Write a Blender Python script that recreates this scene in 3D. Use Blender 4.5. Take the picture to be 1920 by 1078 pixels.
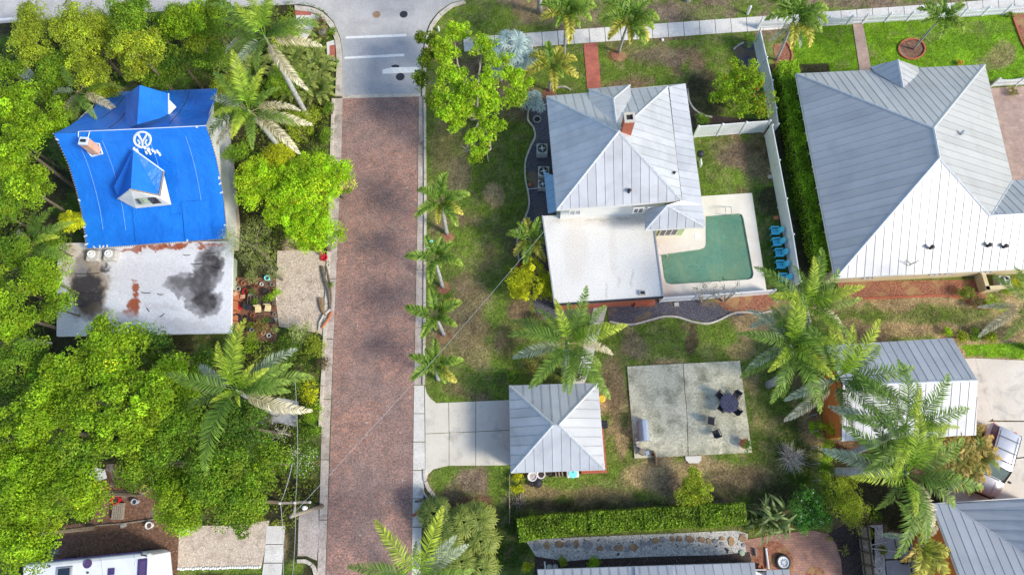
import bpy, math, random
import numpy as np
from mathutils import Vector, Matrix

# ------------------------------------------------------------------ camera, light, exposure
for o in list(bpy.data.objects): bpy.data.objects.remove(o)
S = bpy.context.scene
COL = S.collection
H = 50.0
F_PX, CX, CY = 1298.0, 960.0, 539.0
def _n(v): v = np.array(v, float); return v/np.linalg.norm(v)
CN = _n((-192, -4481, 1298)); _e = np.array((1, -.045, -.007)); CE = _n(_e - _e.dot(CN)*CN); CU = np.cross(CE, CN)
def W(c): c = np.array(c, float); return np.array((c@CE, c@CN, c@CU))
def P(px, py, z=0.0):
    w = W((px-CX, py-CY, F_PX)); t = (z-H)/w[2]
    return Vector((t*w[0], t*w[1], z))
def to_px(x, y, z=0.0):
    X = np.outer(x, CE)+np.outer(y, CN)+np.outer(np.zeros_like(x)+z-H, CU)
    return CX+F_PX*X[:,0]/X[:,2], CY+F_PX*X[:,1]/X[:,2]
cam = bpy.data.cameras.new('camera'); camo = bpy.data.objects.new('camera', cam); COL.objects.link(camo)
X, Y, Z = W((1,0,0)), W((0,-1,0)), W((0,0,-1))
camo.matrix_world = Matrix(((X[0],Y[0],Z[0],0),(X[1],Y[1],Z[1],0),(X[2],Y[2],Z[2],H),(0,0,0,1)))
cam.sensor_fit = 'HORIZONTAL'; cam.sensor_width = 36; cam.lens = F_PX/1920*36; cam.clip_start = .5; cam.clip_end = 2000
S.camera = camo
SUN_EL, SUN_AZ = math.radians(37), math.radians(117)
w = bpy.data.worlds.new("World"); S.world = w; w.use_nodes = True
nt = w.node_tree; nt.nodes.clear()
sky = nt.nodes.new('ShaderNodeTexSky'); sky.sky_type = 'NISHITA'; sky.sun_disc = False
sky.sun_elevation = SUN_EL; sky.sun_rotation = SUN_AZ
bg = nt.nodes.new('ShaderNodeBackground'); bg.inputs[1].default_value = .15
wo = nt.nodes.new('ShaderNodeOutputWorld')
nt.links.new(sky.outputs[0], bg.inputs[0]); nt.links.new(bg.outputs[0], wo.inputs[0])
sl = bpy.data.lights.new('sun', 'SUN'); sl.energy = 2.45; sl.angle = math.radians(13); sl.color = (1, .93, .80)
so = bpy.data.objects.new('sun', sl); COL.objects.link(so)
sv = Vector((math.cos(SUN_EL)*math.sin(SUN_AZ), math.cos(SUN_EL)*math.cos(SUN_AZ), math.sin(SUN_EL)))
so.rotation_euler = sv.to_track_quat('Z', 'Y').to_euler(); so.location = sv*60
S.view_settings.view_transform = 'Standard'; S.view_settings.look = 'None'
S.view_settings.exposure = .68; S.view_settings.gamma = 1; S.view_settings.use_curve_mapping = False
random.seed(7); RNG = np.random.default_rng(11)

# ------------------------------------------------------------------ object helpers
ORG = {}
def T(name, label, cat, loc=(0,0,0), rz=0, group=None, local=False):
    o = bpy.data.objects.new(name, None); COL.objects.link(o); o.location = loc; o.rotation_euler = (0,0,rz)
    o.empty_display_size = .3; o['label'] = label; o['category'] = cat
    if group: o['group'] = group
    ORG[o.name] = np.zeros(3) if (local or rz) else np.array(loc, float)
    return o
def tag(o, label=None, cat=None, group=None, kind=None):
    if label: o['label'] = label
    if cat: o['category'] = cat
    if group: o['group'] = group
    if kind: o['kind'] = kind
    return o
def mesh_np(name, V, faces, mat, cols=None, smooth=False):
    """faces: list of index arrays (each n x k)"""
    me = bpy.data.meshes.new(name); V = np.asarray(V, np.float32)
    me.vertices.add(len(V)); me.vertices.foreach_set('co', V.ravel())
    idx = np.concatenate([f.ravel() for f in faces]).astype(np.int32)
    tot = np.concatenate([np.full(len(f), f.shape[1]) for f in faces]).astype(np.int32)
    st = np.concatenate([[0], np.cumsum(tot)[:-1]]).astype(np.int32)
    me.loops.add(len(idx)); me.loops.foreach_set('vertex_index', idx)
    me.polygons.add(len(tot)); me.polygons.foreach_set('loop_start', st); me.polygons.foreach_set('loop_total', tot)
    if smooth: me.polygons.foreach_set('use_smooth', np.ones(len(tot), bool))
    me.update(calc_edges=True)
    if cols is not None:
        a = me.color_attributes.new('Col', 'FLOAT_COLOR', 'POINT')
        c = np.ones((len(V), 4), np.float32); c[:, :3] = cols; a.data.foreach_set('color', c.ravel())
    me.materials.append(mat)
    return me
class MB:
    """collects faces for one mesh"""
    def __init__(s): s.v, s.f = [], []
    def add(s, v, f):
        n = len(s.v); s.v += [tuple(p) for p in v]; s.f += [tuple(n+i for i in q) for q in f]; return s
    def box(s, c, d, rz=0, M=None):
        x, y, z = d[0]/2, d[1]/2, d[2]/2
        vs = [Vector((a*x, b*y, e*z)) for e in (-1,1) for a, b in ((-1,-1),(1,-1),(1,1),(-1,1))]
        R = M if M is not None else Matrix.Rotation(rz, 3, 'Z')
        return s.add([R@v+Vector(c) for v in vs], [(3,2,1,0),(4,5,6,7),(0,1,5,4),(1,2,6,5),(2,3,7,6),(3,0,4,7)])
    def prism(s, pts, z0, z1, bottom=True):
        a = sum(pts[i][0]*pts[(i+1)%len(pts)][1]-pts[(i+1)%len(pts)][0]*pts[i][1] for i in range(len(pts)))
        if a < 0: pts = pts[::-1]
        n = len(pts)
        v = [(p[0], p[1], z0) for p in pts]+[(p[0], p[1], z1) for p in pts]
        f = [tuple(range(n, 2*n))]+[(i, (i+1)%n, n+(i+1)%n, n+i) for i in range(n)]
        if bottom: f.append(tuple(range(n-1, -1, -1)))
        return s.add(v, f)
    def tube(s, path, radii, sides=7, cap=True):
        path = [Vector(p) for p in path]; n = len(path)
        if not hasattr(radii, '__len__'): radii = [radii]*n
        vs, fs = [], []
        for i, p in enumerate(path):
            t = (path[min(i+1, n-1)]-path[max(i-1, 0)]).normalized()
            a = t.cross(Vector((0,0,1)) if abs(t.z) < .9 else Vector((1,0,0))).normalized(); b = t.cross(a)
            for k in range(sides):
                q = 2*math.pi*k/sides; vs.append(p+(a*math.cos(q)+b*math.sin(q))*radii[i])
        for i in range(n-1):
            for k in range(sides):
                k2 = (k+1)%sides; fs.append((i*sides+k, (i+1)*sides+k, (i+1)*sides+k2, i*sides+k2))
        if cap: fs += [tuple(range(sides)), tuple((n-1)*sides+k for k in range(sides-1, -1, -1))]
        return s.add(vs, fs)
    def lathe(s, c, prof, sides=16, cap=True):
        vs = [(c[0]+r*math.cos(2*math.pi*k/sides), c[1]+r*math.sin(2*math.pi*k/sides), c[2]+z) for r, z in prof for k in range(sides)]
        fs = [(i*sides+k, i*sides+(k+1)%sides, (i+1)*sides+(k+1)%sides, (i+1)*sides+k) for i in range(len(prof)-1) for k in range(sides)]
        if cap: fs += [tuple(range(sides-1, -1, -1)), tuple((len(prof)-1)*sides+k for k in range(sides))]
        return s.add(vs, fs)
    def mesh(s, name, mat):
        me = bpy.data.meshes.new(name); me.from_pydata(s.v, [], s.f); me.materials.append(mat); me.update(); return me
    def build(s, name, mat, parent=None, smooth=False, bevel=0):
        if parent is not None and ORG[parent.name].any():
            b = ORG[parent.name]; s.v = [(v[0]-b[0], v[1]-b[1], v[2]-b[2]) for v in s.v]
        me = s.mesh(name, mat)
        if smooth: me.polygons.foreach_set('use_smooth', [True]*len(me.polygons))
        o = link(name, me, parent)
        if bevel:
            m = o.modifiers.new('b', 'BEVEL'); m.width = bevel; m.segments = 2; m.limit_method = 'ANGLE'
        return o
def link(name, me, parent=None):
    o = bpy.data.objects.new(name, me); COL.objects.link(o)
    if parent is not None: o.parent = parent; ORG[o.name] = ORG[parent.name]
    else: ORG[o.name] = np.zeros(3)
    return o
KIDS = {}
def copy_tree(o, parent=None):
    c = o.copy(); COL.objects.link(c)
    if parent is not None: c.parent = parent
    ORG[c.name] = ORG[o.name]
    for ch in list(o.children): copy_tree(ch, c)
    return c

# ------------------------------------------------------------------ materials
def ramp(nt, src, stops):
    r = nt.nodes.new('ShaderNodeValToRGB'); nt.links.new(src, r.inputs[0]); cr = r.color_ramp
    while len(cr.elements) < len(stops): cr.elements.new(.5)
    for e, (p, c) in zip(cr.elements, stops): e.position = p; e.color = (*c, 1) if len(c) == 3 else c
    return r.outputs[0]
def mix(nt, f, a, b, mode='MIX'):
    m = nt.nodes.new('ShaderNodeMix'); m.data_type = 'RGBA'; m.blend_type = mode
    for s, i in ((f, 0), (a, 6), (b, 7)):
        if isinstance(s, (int, float)): m.inputs[i].default_value = s
        elif isinstance(s, tuple): m.inputs[i].default_value = (*s, 1)
        else: nt.links.new(s, m.inputs[i])
    return m.outputs[2]
def noise(nt, vec, scale, detail=4, rough=.6, dist=0):
    n = nt.nodes.new('ShaderNodeTexNoise'); n.inputs['Scale'].default_value = scale; n.inputs['Detail'].default_value = detail
    n.inputs['Roughness'].default_value = rough; n.inputs['Distortion'].default_value = dist
    nt.links.new(vec, n.inputs['Vector']); return n.outputs['Fac']
def base_mat(name, rough=.8, metal=0, spec=.3):
    m = bpy.data.materials.new(name); m.use_nodes = True; nt = m.node_tree; b = nt.nodes['Principled BSDF']
    b.inputs['Roughness'].default_value = rough; b.inputs['Metallic'].default_value = metal; b.inputs['Specular IOR Level'].default_value = spec
    return m, nt, b
def pos(nt, local=False):
    if local: return nt.nodes.new('ShaderNodeTexCoord').outputs['Object']
    return nt.nodes.new('ShaderNodeNewGeometry').outputs['Position']
def bump(nt, b, h, dist=.02, strength=.6):
    n = nt.nodes.new('ShaderNodeBump'); n.inputs['Distance'].default_value = dist; n.inputs['Strength'].default_value = strength
    nt.links.new(h, n.inputs['Height']); nt.links.new(n.outputs[0], b.inputs['Normal'])
def M_noise(name, c1, c2, scale=2., c3=None, s3=.3, f3=(.5,.62), rough=.85, metal=0, spec=.3, bmp=.01, local=False, fine=None, lo=.35, hi=.65, det=5):
    """two-tone noise colour, plus an optional larger stain colour"""
    m, nt, b = base_mat(name, rough, metal, spec); v = pos(nt, local)
    n = noise(nt, v, scale, det); c = ramp(nt, n, [(lo, c1), (hi, c2)])
    if c3 is not None:
        c = mix(nt, ramp(nt, noise(nt, v, s3, 6, .62, .3), [(f3[0], (0,0,0)), (f3[1], (1,1,1))]), c, c3)
    if fine:
        c = mix(nt, fine[1], c, ramp(nt, noise(nt, v, fine[0], 2), [(.35, (.35,.35,.35)), (.65, (1.5,1.5,1.5))]), 'MULTIPLY')
    nt.links.new(c, b.inputs['Base Color'])
    if bmp: bump(nt, b, n, bmp)
    return m
def M_leaf(name, trans=.35, rough=.55):
    m = bpy.data.materials.new(name); m.use_nodes = True; nt = m.node_tree; b = nt.nodes['Principled BSDF']
    b.inputs['Roughness'].default_value = rough; b.inputs['Specular IOR Level'].default_value = .35
    a = nt.nodes.new('ShaderNodeAttribute'); a.attribute_name = 'Col'
    nt.links.new(a.outputs['Color'], b.inputs['Base Color'])
    t = nt.nodes.new('ShaderNodeBsdfTranslucent')
    h = nt.nodes.new('ShaderNodeHueSaturation'); h.inputs['Value'].default_value = 1.5; h.inputs['Hue'].default_value = .485
    nt.links.new(a.outputs['Color'], h.inputs['Color']); nt.links.new(h.outputs[0], t.inputs[0])
    mx = nt.nodes.new('ShaderNodeMixShader'); mx.inputs[0].default_value = trans
    nt.links.new(b.outputs[0], mx.inputs[1]); nt.links.new(t.outputs[0], mx.inputs[2])
    nt.links.new(mx.outputs[0], nt.nodes['Material Output'].inputs[0])
    return m
LEAF = M_leaf('foliage')
FROND = M_leaf('palm_leaf', .28, .5)
def plain(name, c, rough=.6, metal=0, spec=.4, var=.12, scale=6, bmp=.004):
    a = tuple(x*(1-var) for x in c); d = tuple(min(1, x*(1+var)) for x in c)
    return M_noise(name, a, d, scale, rough=rough, metal=metal, spec=spec, bmp=bmp, local=True)
MT = {}
MT['bark'] = M_noise('bark', (.10,.075,.05), (.22,.18,.13), 8, bmp=.03, local=True)
MT['bark_pale'] = M_noise('bark_pale', (.30,.26,.20), (.48,.43,.36), 8, bmp=.02, local=True)
MT['palm_trunk'] = M_noise('palm_trunk', (.27,.27,.26), (.50,.49,.46), 5, bmp=.02, local=True)
MT['palm_boot'] = M_noise('palm_boot', (.16,.10,.05), (.34,.24,.13), 12, bmp=.03, local=True)
MT['shaft'] = M_noise('crownshaft', (.10,.17,.05), (.20,.28,.09), 5, rough=.4, local=True)
MT['white'] = M_noise('white_vinyl', (.70,.72,.75), (.80,.81,.82), 1.2, rough=.45, bmp=0)
MT['white_paint'] = M_noise('white_paint', (.70,.70,.67), (.80,.79,.76), 1.5, rough=.6, bmp=.002)
MT['cream'] = M_noise('cream_render', (.60,.50,.30), (.70,.60,.38), 1.5, rough=.8)
MT['orange'] = M_noise('orange_render', (.62,.17,.035), (.72,.22,.05), 1.5, rough=.8)
MT['redbrick'] = M_noise('red_brick', (.36,.09,.05), (.50,.17,.10), 9, rough=.9, bmp=.01)
MT['greenwall'] = M_noise('green_render', (.32,.42,.30), (.44,.52,.38), 2, rough=.85)
MT['dark'] = plain('dark_plastic', (.025,.025,.03), .5)
MT['glass'] = plain('window_glass', (.02,.03,.05), .08, spec=.8, var=.05, bmp=0)
MT['metal_g'] = plain('grey_metal', (.42,.44,.46), .45, .3)
MT['darkmetal'] = plain('dark_metal', (.05,.05,.06), .5, .4)
MT['purple_f'] = plain('dark_wicker', (.045,.042,.055), .6, var=.4, scale=30)
MT['cyan'] = plain('turquoise_plastic', (.10,.62,.86), .45, var=.06, bmp=0)
MT['terra'] = plain('terracotta', (.48,.17,.08), .85)
MT['rope'] = plain('cable_sheath', (.55,.54,.52), .5)
MT['timber'] = M_noise('weathered_timber', (.20,.17,.13), (.36,.31,.25), 9, bmp=.01, local=True)
MT['timber_d'] = M_noise('dark_timber', (.07,.055,.04), (.15,.12,.09), 9, bmp=.01, local=True)
MT['yellow'] = plain('yellow_plastic', (.75,.55,.05), .5)
MT['red'] = plain('red_plastic', (.55,.02,.03), .45)
MT['beige'] = plain('beige_plastic', (.72,.60,.34), .5)
MT['stone_w'] = M_noise('pale_stone', (.38,.36,.33), (.58,.55,.5), 5, bmp=.01, local=True)
MT['cover'] = plain('grey_cover', (.36,.42,.50), .6)
MT['gutter'] = M_noise('concrete_gutter', (.42,.35,.30), (.58,.50,.45), 1.2, c3=(.20,.16,.13), s3=.5, f3=(.52,.7), fine=(12,.35))
MT['kerb'] = M_noise('kerb_concrete', (.50,.45,.37), (.64,.58,.50), 1.5, c3=(.22,.19,.15), s3=.8, f3=(.55,.7), fine=(14,.35))
MT['conc'] = M_noise('driveway_concrete', (.62,.57,.48), (.71,.66,.57), .5, c3=(.42,.40,.36), s3=.9, f3=(.52,.75), fine=(16,.10), bmp=.003)
MT['conc_w'] = M_noise('sidewalk_concrete', (.62,.59,.55), (.72,.69,.64), .7, c3=(.45,.42,.38), s3=1.3, f3=(.55,.75), fine=(14,.25), bmp=.003)
MT['deck'] = M_noise('pool_deck_paint', (.74,.68,.60), (.82,.77,.69), .6, c3=(.70,.60,.50), s3=.5, f3=(.5,.75), fine=(16,.1), bmp=.003)
MT['flatroof'] = M_noise('flat_roof_membrane', (.66,.64,.60), (.78,.76,.72), .35, c3=(.58,.53,.47), s3=.35, f3=(.50,.8), fine=(9,.12), bmp=.002)
MT['asphalt'] = M_noise('pale_road', (.46,.44,.42), (.54,.52,.50), .5, c3=(.38,.365,.36), s3=.45, f3=(.50,.75), fine=(22,.35), bmp=.003)
MT['asphalt_b'] = M_noise('blue_grey_road', (.38,.385,.40), (.46,.46,.475), .6, c3=(.31,.32,.345), s3=.6, f3=(.5,.75), fine=(22,.35), bmp=.003)
MT['paint'] = M_noise('road_paint', (.74,.74,.72), (.84,.84,.82), 3, c3=(.5,.5,.49), s3=5, f3=(.6,.7), bmp=0)
MT['patio'] = M_noise('mossy_slab', (.62,.58,.42), (.76,.71,.53), .6, c3=(.30,.29,.20), s3=.9, f3=(.46,.70), fine=(7,.30), bmp=.003)
MT['mulch'] = M_noise('dark_mulch', (.025,.02,.018), (.10,.07,.06), 11, bmp=.05)
MT['redmulch'] = M_noise('red_mulch', (.16,.05,.025), (.42,.19,.12), 9, c3=(.36,.22,.10), s3=.8, f3=(.5,.6), bmp=.05)
MT['blackgravel'] = M_noise('black_gravel', (.05,.05,.065), (.16,.15,.18), 10, c3=(.22,.16,.10), s3=.5, f3=(.52,.62), bmp=.05)
MT['dirt'] = M_noise('brown_dirt', (.13,.07,.045), (.26,.14,.09), 5, c3=(.30,.29,.27), s3=.5, f3=(.58,.66), fine=(14,.7), bmp=.04)
MT['sand'] = M_noise('pale_shell_gravel', (.52,.42,.33), (.68,.57,.46), 6, c3=(.42,.33,.26), s3=1.5, f3=(.5,.7), fine=(16,.5), bmp=.02)
MT['pebble'] = M_noise('white_pebbles', (.46,.44,.42), (.68,.66,.64), 9, c3=(.05,.05,.06), s3=3.2, f3=(.60,.63), fine=(14,.6), bmp=.03)
MT['ac'] = plain('ac_casing', (.50,.50,.48), .5)
MT['carpaint'] = plain('silver_paint', (.62,.62,.64), .3, .4, bmp=0, var=.04)
MT['leadblue'] = plain('awning_metal', (.25,.42,.62), .4, .2)

def M_metal_roof(name, c, c2, stain=(.45,.46,.47), f=(.55,.72), metal=.6):
    m, nt, b = base_mat(name, .34, metal, .5); v = pos(nt)
    n = noise(nt, v, .6, 5); col = ramp(nt, n, [(.3, c), (.7, c2)])
    col = mix(nt, ramp(nt, noise(nt, v, .45, 6, .65, .4), [(f[0], (0,0,0)), (f[1], (.75,.75,.75))]), col, stain)
    a = nt.nodes.new('ShaderNodeObjectInfo').outputs['Random']
    r = ramp(nt, a, [(0, (.93,.93,.93)), (1, (1.06,1.06,1.06))])
    nt.links.new(mix(nt, 1., col, r, 'MULTIPLY'), b.inputs['Base Color'])
    return m
MT['roof_a'] = M_metal_roof('galvanised_roof', (.53,.53,.54), (.60,.60,.60), (.41,.41,.42), f=(.46,.70), metal=.3)
MT['roof_b'] = M_metal_roof('white_metal_roof', (.50,.50,.50), (.56,.555,.55), (.42,.42,.42), f=(.5,.72), metal=.3)
MT['roof_under'] = plain('roof_underlay', (.13,.14,.16), .8)
MT['ridge'] = plain('ridge_cap', (.60,.61,.62), .45, .3)

def M_brickroad():
    m, nt, b = base_mat('brick_paving', .85, 0, .25); v = pos(nt)
    br = nt.nodes.new('ShaderNodeTexBrick'); nt.links.new(v, br.inputs['Vector'])
    br.inputs['Scale'].default_value = 1; br.inputs['Brick Width'].default_value = .21; br.inputs['Row Height'].default_value = .10
    br.inputs['Mortar Size'].default_value = .010; br.inputs['Bias'].default_value = -.1
    br.inputs['Color1'].default_value = (.44,.24,.18,1); br.inputs['Color2'].default_value = (.25,.175,.155,1); br.inputs['Mortar'].default_value = (.22,.18,.17,1)
    c = br.outputs['Color']
    n1 = noise(nt, v, .22, 5, .6, .5)
    c = mix(nt, ramp(nt, n1, [(.42, (0,0,0)), (.62, (.75,.75,.75))]), c, (.25,.185,.17))
    c = mix(nt, 1., c, ramp(nt, noise(nt, v, 1.2, 5), [(.3, (.78,.78,.78)), (.7, (1.22,1.18,1.15))]), 'MULTIPLY')
    c = mix(nt, .8, c, ramp(nt, noise(nt, v, 9, 3), [(.34, (.6,.6,.62)), (.66, (1.5,1.45,1.4))]), 'MULTIPLY')
    vo = nt.nodes.new('ShaderNodeTexVoronoi'); vo.inputs['Scale'].default_value = .9; nt.links.new(v, vo.inputs['Vector'])
    c = mix(nt, ramp(nt, vo.outputs['Distance'], [(.035, (.8,.8,.8)), (.07, (0,0,0))]), c, (.55,.5,.45))
    nt.links.new(c, b.inputs['Base Color']); bump(nt, b, br.outputs['Fac'], -.01)
    return m
MT['brickroad'] = M_brickroad()
def M_paver(name, c1, c2, mortar, w_=.2, h=.1):
    m, nt, b = base_mat(name, .85, 0, .25); v = pos(nt)
    br = nt.nodes.new('ShaderNodeTexBrick'); nt.links.new(v, br.inputs['Vector'])
    br.inputs['Scale'].default_value = 1; br.inputs['Brick Width'].default_value = w_; br.inputs['Row Height'].default_value = h
    br.inputs['Mortar Size'].default_value = .008
    for k, c in (('Color1', c1), ('Color2', c2), ('Mortar', mortar)): br.inputs[k].default_value = (*c, 1)
    c = mix(nt, 1., br.outputs['Color'], ramp(nt, noise(nt, v, 1.5, 5), [(.3, (.8,.8,.8)), (.7, (1.2,1.2,1.2))]), 'MULTIPLY')
    nt.links.new(c, b.inputs['Base Color']); return m
MT['redpaver'] = M_paver('red_pavers', (.50,.15,.10), (.42,.12,.09), (.28,.12,.09))
MT['pinkpaver'] = M_paver('pink_pavers', (.50,.36,.29), (.40,.28,.24), (.26,.2,.17))
MT['terrapaver'] = M_paver('terracotta_pavers', (.46,.25,.17), (.34,.19,.16), (.2,.13,.1), .24, .16)
def M_tarp():
    m, nt, b = base_mat('blue_tarp', .38, 0, .45); v = pos(nt)
    c = ramp(nt, noise(nt, v, .35, 4), [(.3, (.006,.13,.56)), (.7, (.012,.20,.74))])
    nt.links.new(c, b.inputs['Base Color'])
    bump(nt, b, noise(nt, v, 1.1, 6, .6, .9), .15, .7); return m
MT['tarp'] = M_tarp()
MT['tape'] = plain('white_spray', (.62,.70,.82), .6)
MT['seam'] = plain('tarp_seam', (.16,.36,.80), .5)
MT['stain'] = M_noise('white_roof_worn', (.66,.66,.68), (.80,.80,.82), .8, c3=(.42,.41,.42), s3=.55, f3=(.55,.75), fine=(9,.2), bmp=.004)
MT['stain_d'] = M_noise('dark_roof_stain', (.06,.055,.055), (.20,.19,.19), .9, fine=(8,.5), bmp=.004)
MT['stain_m'] = M_noise('mid_roof_stain', (.28,.27,.28), (.44,.43,.44), 1.2, fine=(8,.4), bmp=.004)
MT['stain_br'] = M_noise('brown_roof_stain', (.16,.12,.08), (.38,.31,.25), .8, fine=(6,.5), bmp=.004)
MT['rust'] = M_noise('rust_debris', (.22,.05,.02), (.42,.14,.07), 5, fine=(12,.5), bmp=.03)

# ------------------------------------------------------------------ ground with painted kinds of soil and grass, some cast shade painted in
def vnoise(x, y, s, seed):
    r = np.random.default_rng(seed).random((64, 64)); u, v = x*s+500, y*s+500
    i, j = np.floor(u).astype(int), np.floor(v).astype(int); fu, fv = u-i, v-j
    fu = fu*fu*(3-2*fu); fv = fv*fv*(3-2*fv); g = lambda a, b: r[a % 64, b % 64]
    return (g(i,j)*(1-fu)+g(i+1,j)*fu)*(1-fv)+(g(i,j+1)*(1-fu)+g(i+1,j+1)*fu)*fv
def fbm(x, y, s, seed): return .5*vnoise(x,y,s,seed)+.27*vnoise(x,y,s*2.1,seed+1)+.15*vnoise(x,y,s*4.3,seed+2)+.08*vnoise(x,y,s*9,seed+3)
def inpoly(px, py, poly):
    ins = np.zeros(len(px), bool); n = len(poly)
    for i in range(n):
        x1, y1 = poly[i]; x2, y2 = poly[(i+1) % n]
        c = ((y1 > py) != (y2 > py)) & (px < (x2-x1)*(py-y1)/((y2-y1) if y2 != y1 else 1e-9)+x1); ins ^= c
    return ins
def sst(a, b, x): t = np.clip((x-a)/(b-a), 0, 1); return t*t*(3-2*t)
C_ = lambda *a: np.array(a)
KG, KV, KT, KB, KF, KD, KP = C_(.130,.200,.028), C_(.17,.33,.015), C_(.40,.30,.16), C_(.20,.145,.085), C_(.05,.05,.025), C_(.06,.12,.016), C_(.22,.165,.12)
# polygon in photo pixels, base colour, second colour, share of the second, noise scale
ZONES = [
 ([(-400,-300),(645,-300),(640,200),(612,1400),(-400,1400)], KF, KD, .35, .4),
 ([(795,-60),(2300,-60),(2300,110),(870,110)], KP, KG, .52, .5),
 ([(795,70),(1300,70),(1300,180),(1030,180),(1000,300),(990,760),(795,760)], KG, KB, .40, .33),
 ([(1060,84),(1420,68),(1440,225),(1280,240),(1060,180)], KB, KG, .56, .45),
 ([(1290,240),(1450,225),(1460,375),(1300,375)], KB, KG, .48, .4),
 ([(1405,355),(1455,350),(1500,530),(1430,560)], KF, KD, .6, .6),
 ([(1120,575),(1520,560),(1560,980),(960,990),(960,880),(1120,880)], KT, KG, .52, .35),
 ([(795,870),(990,870),(990,1100),(795,1100)], KG, KB, .42, .4),
 ([(1480,45),(1950,20),(1950,150),(1480,150)], KV, KV*.8, .5, .4),
 ([(1560,555),(2000,540),(2000,700),(1560,700)], KG, KT, .55, .35),
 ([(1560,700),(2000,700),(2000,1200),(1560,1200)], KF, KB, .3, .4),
 ([(1800,645),(2000,642),(2000,676),(1812,668)], KV, KG, .4, .5),
 ([(1440,120),(1555,120),(1600,560),(1490,560)], KF, KD, .4, .4),
]
# soft patches: centre, radii, colour, strength
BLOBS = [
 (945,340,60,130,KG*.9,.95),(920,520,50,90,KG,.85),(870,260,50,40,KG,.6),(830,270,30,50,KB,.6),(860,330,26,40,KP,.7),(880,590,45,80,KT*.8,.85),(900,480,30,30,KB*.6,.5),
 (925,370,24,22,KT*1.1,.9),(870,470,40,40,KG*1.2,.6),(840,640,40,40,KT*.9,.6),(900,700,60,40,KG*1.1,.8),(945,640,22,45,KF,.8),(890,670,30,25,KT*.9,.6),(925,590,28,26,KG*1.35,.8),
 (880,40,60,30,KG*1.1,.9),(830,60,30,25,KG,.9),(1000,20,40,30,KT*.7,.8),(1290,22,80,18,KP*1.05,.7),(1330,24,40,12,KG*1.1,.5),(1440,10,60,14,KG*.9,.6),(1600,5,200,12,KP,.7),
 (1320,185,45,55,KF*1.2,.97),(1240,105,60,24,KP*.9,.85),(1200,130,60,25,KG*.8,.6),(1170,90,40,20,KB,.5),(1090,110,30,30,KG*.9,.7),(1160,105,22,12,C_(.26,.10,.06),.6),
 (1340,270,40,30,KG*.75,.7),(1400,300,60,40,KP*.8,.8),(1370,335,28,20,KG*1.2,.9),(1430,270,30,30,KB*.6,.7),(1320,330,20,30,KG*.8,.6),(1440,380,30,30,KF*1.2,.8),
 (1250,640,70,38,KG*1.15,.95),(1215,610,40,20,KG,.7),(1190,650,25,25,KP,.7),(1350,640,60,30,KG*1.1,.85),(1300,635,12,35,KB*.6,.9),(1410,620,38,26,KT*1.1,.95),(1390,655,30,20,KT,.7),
 (1150,720,26,60,KB*1.1,.9),(1160,820,26,50,KT*.95,.9),(1145,840,10,30,KG,.8),(1168,785,10,18,KG,.7),(1450,730,40,70,KG*.9,.95),(1475,860,60,90,KD*.62,.97),(1420,850,25,60,KG*.6,.7),  # large dark green patch around the brush pile paints the palms' shadow
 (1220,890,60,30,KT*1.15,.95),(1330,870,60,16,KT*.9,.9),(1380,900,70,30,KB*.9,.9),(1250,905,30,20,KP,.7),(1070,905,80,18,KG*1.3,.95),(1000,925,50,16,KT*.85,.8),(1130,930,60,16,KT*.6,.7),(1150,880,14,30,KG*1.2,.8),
 (1330,925,60,25,KF*1.5,.85),(1150,950,200,14,KF*1.3,.8),(1450,930,60,25,KF*1.2,.8),(1000,950,70,14,KF*1.4,.7),  # long flat dark strips paint the hedge's shadow on its north side
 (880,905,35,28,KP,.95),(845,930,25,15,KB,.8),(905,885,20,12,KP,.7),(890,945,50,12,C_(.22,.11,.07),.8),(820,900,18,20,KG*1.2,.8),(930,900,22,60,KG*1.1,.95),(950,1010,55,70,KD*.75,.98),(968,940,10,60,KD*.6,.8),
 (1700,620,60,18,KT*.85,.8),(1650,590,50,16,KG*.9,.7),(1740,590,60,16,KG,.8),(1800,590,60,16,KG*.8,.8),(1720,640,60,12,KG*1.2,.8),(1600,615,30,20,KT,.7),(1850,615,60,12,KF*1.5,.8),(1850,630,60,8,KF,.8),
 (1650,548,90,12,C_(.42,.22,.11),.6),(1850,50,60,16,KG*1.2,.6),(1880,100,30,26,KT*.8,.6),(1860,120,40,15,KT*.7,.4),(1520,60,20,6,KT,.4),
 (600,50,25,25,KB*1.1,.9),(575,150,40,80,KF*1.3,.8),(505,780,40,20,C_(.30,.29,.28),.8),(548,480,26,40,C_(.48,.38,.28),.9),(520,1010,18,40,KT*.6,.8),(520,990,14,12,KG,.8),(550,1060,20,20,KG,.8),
 (420,1068,120,12,KG,.9),(350,1070,60,10,KG,.8),(250,930,90,30,C_(.16,.07,.04),.8),
]
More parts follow.
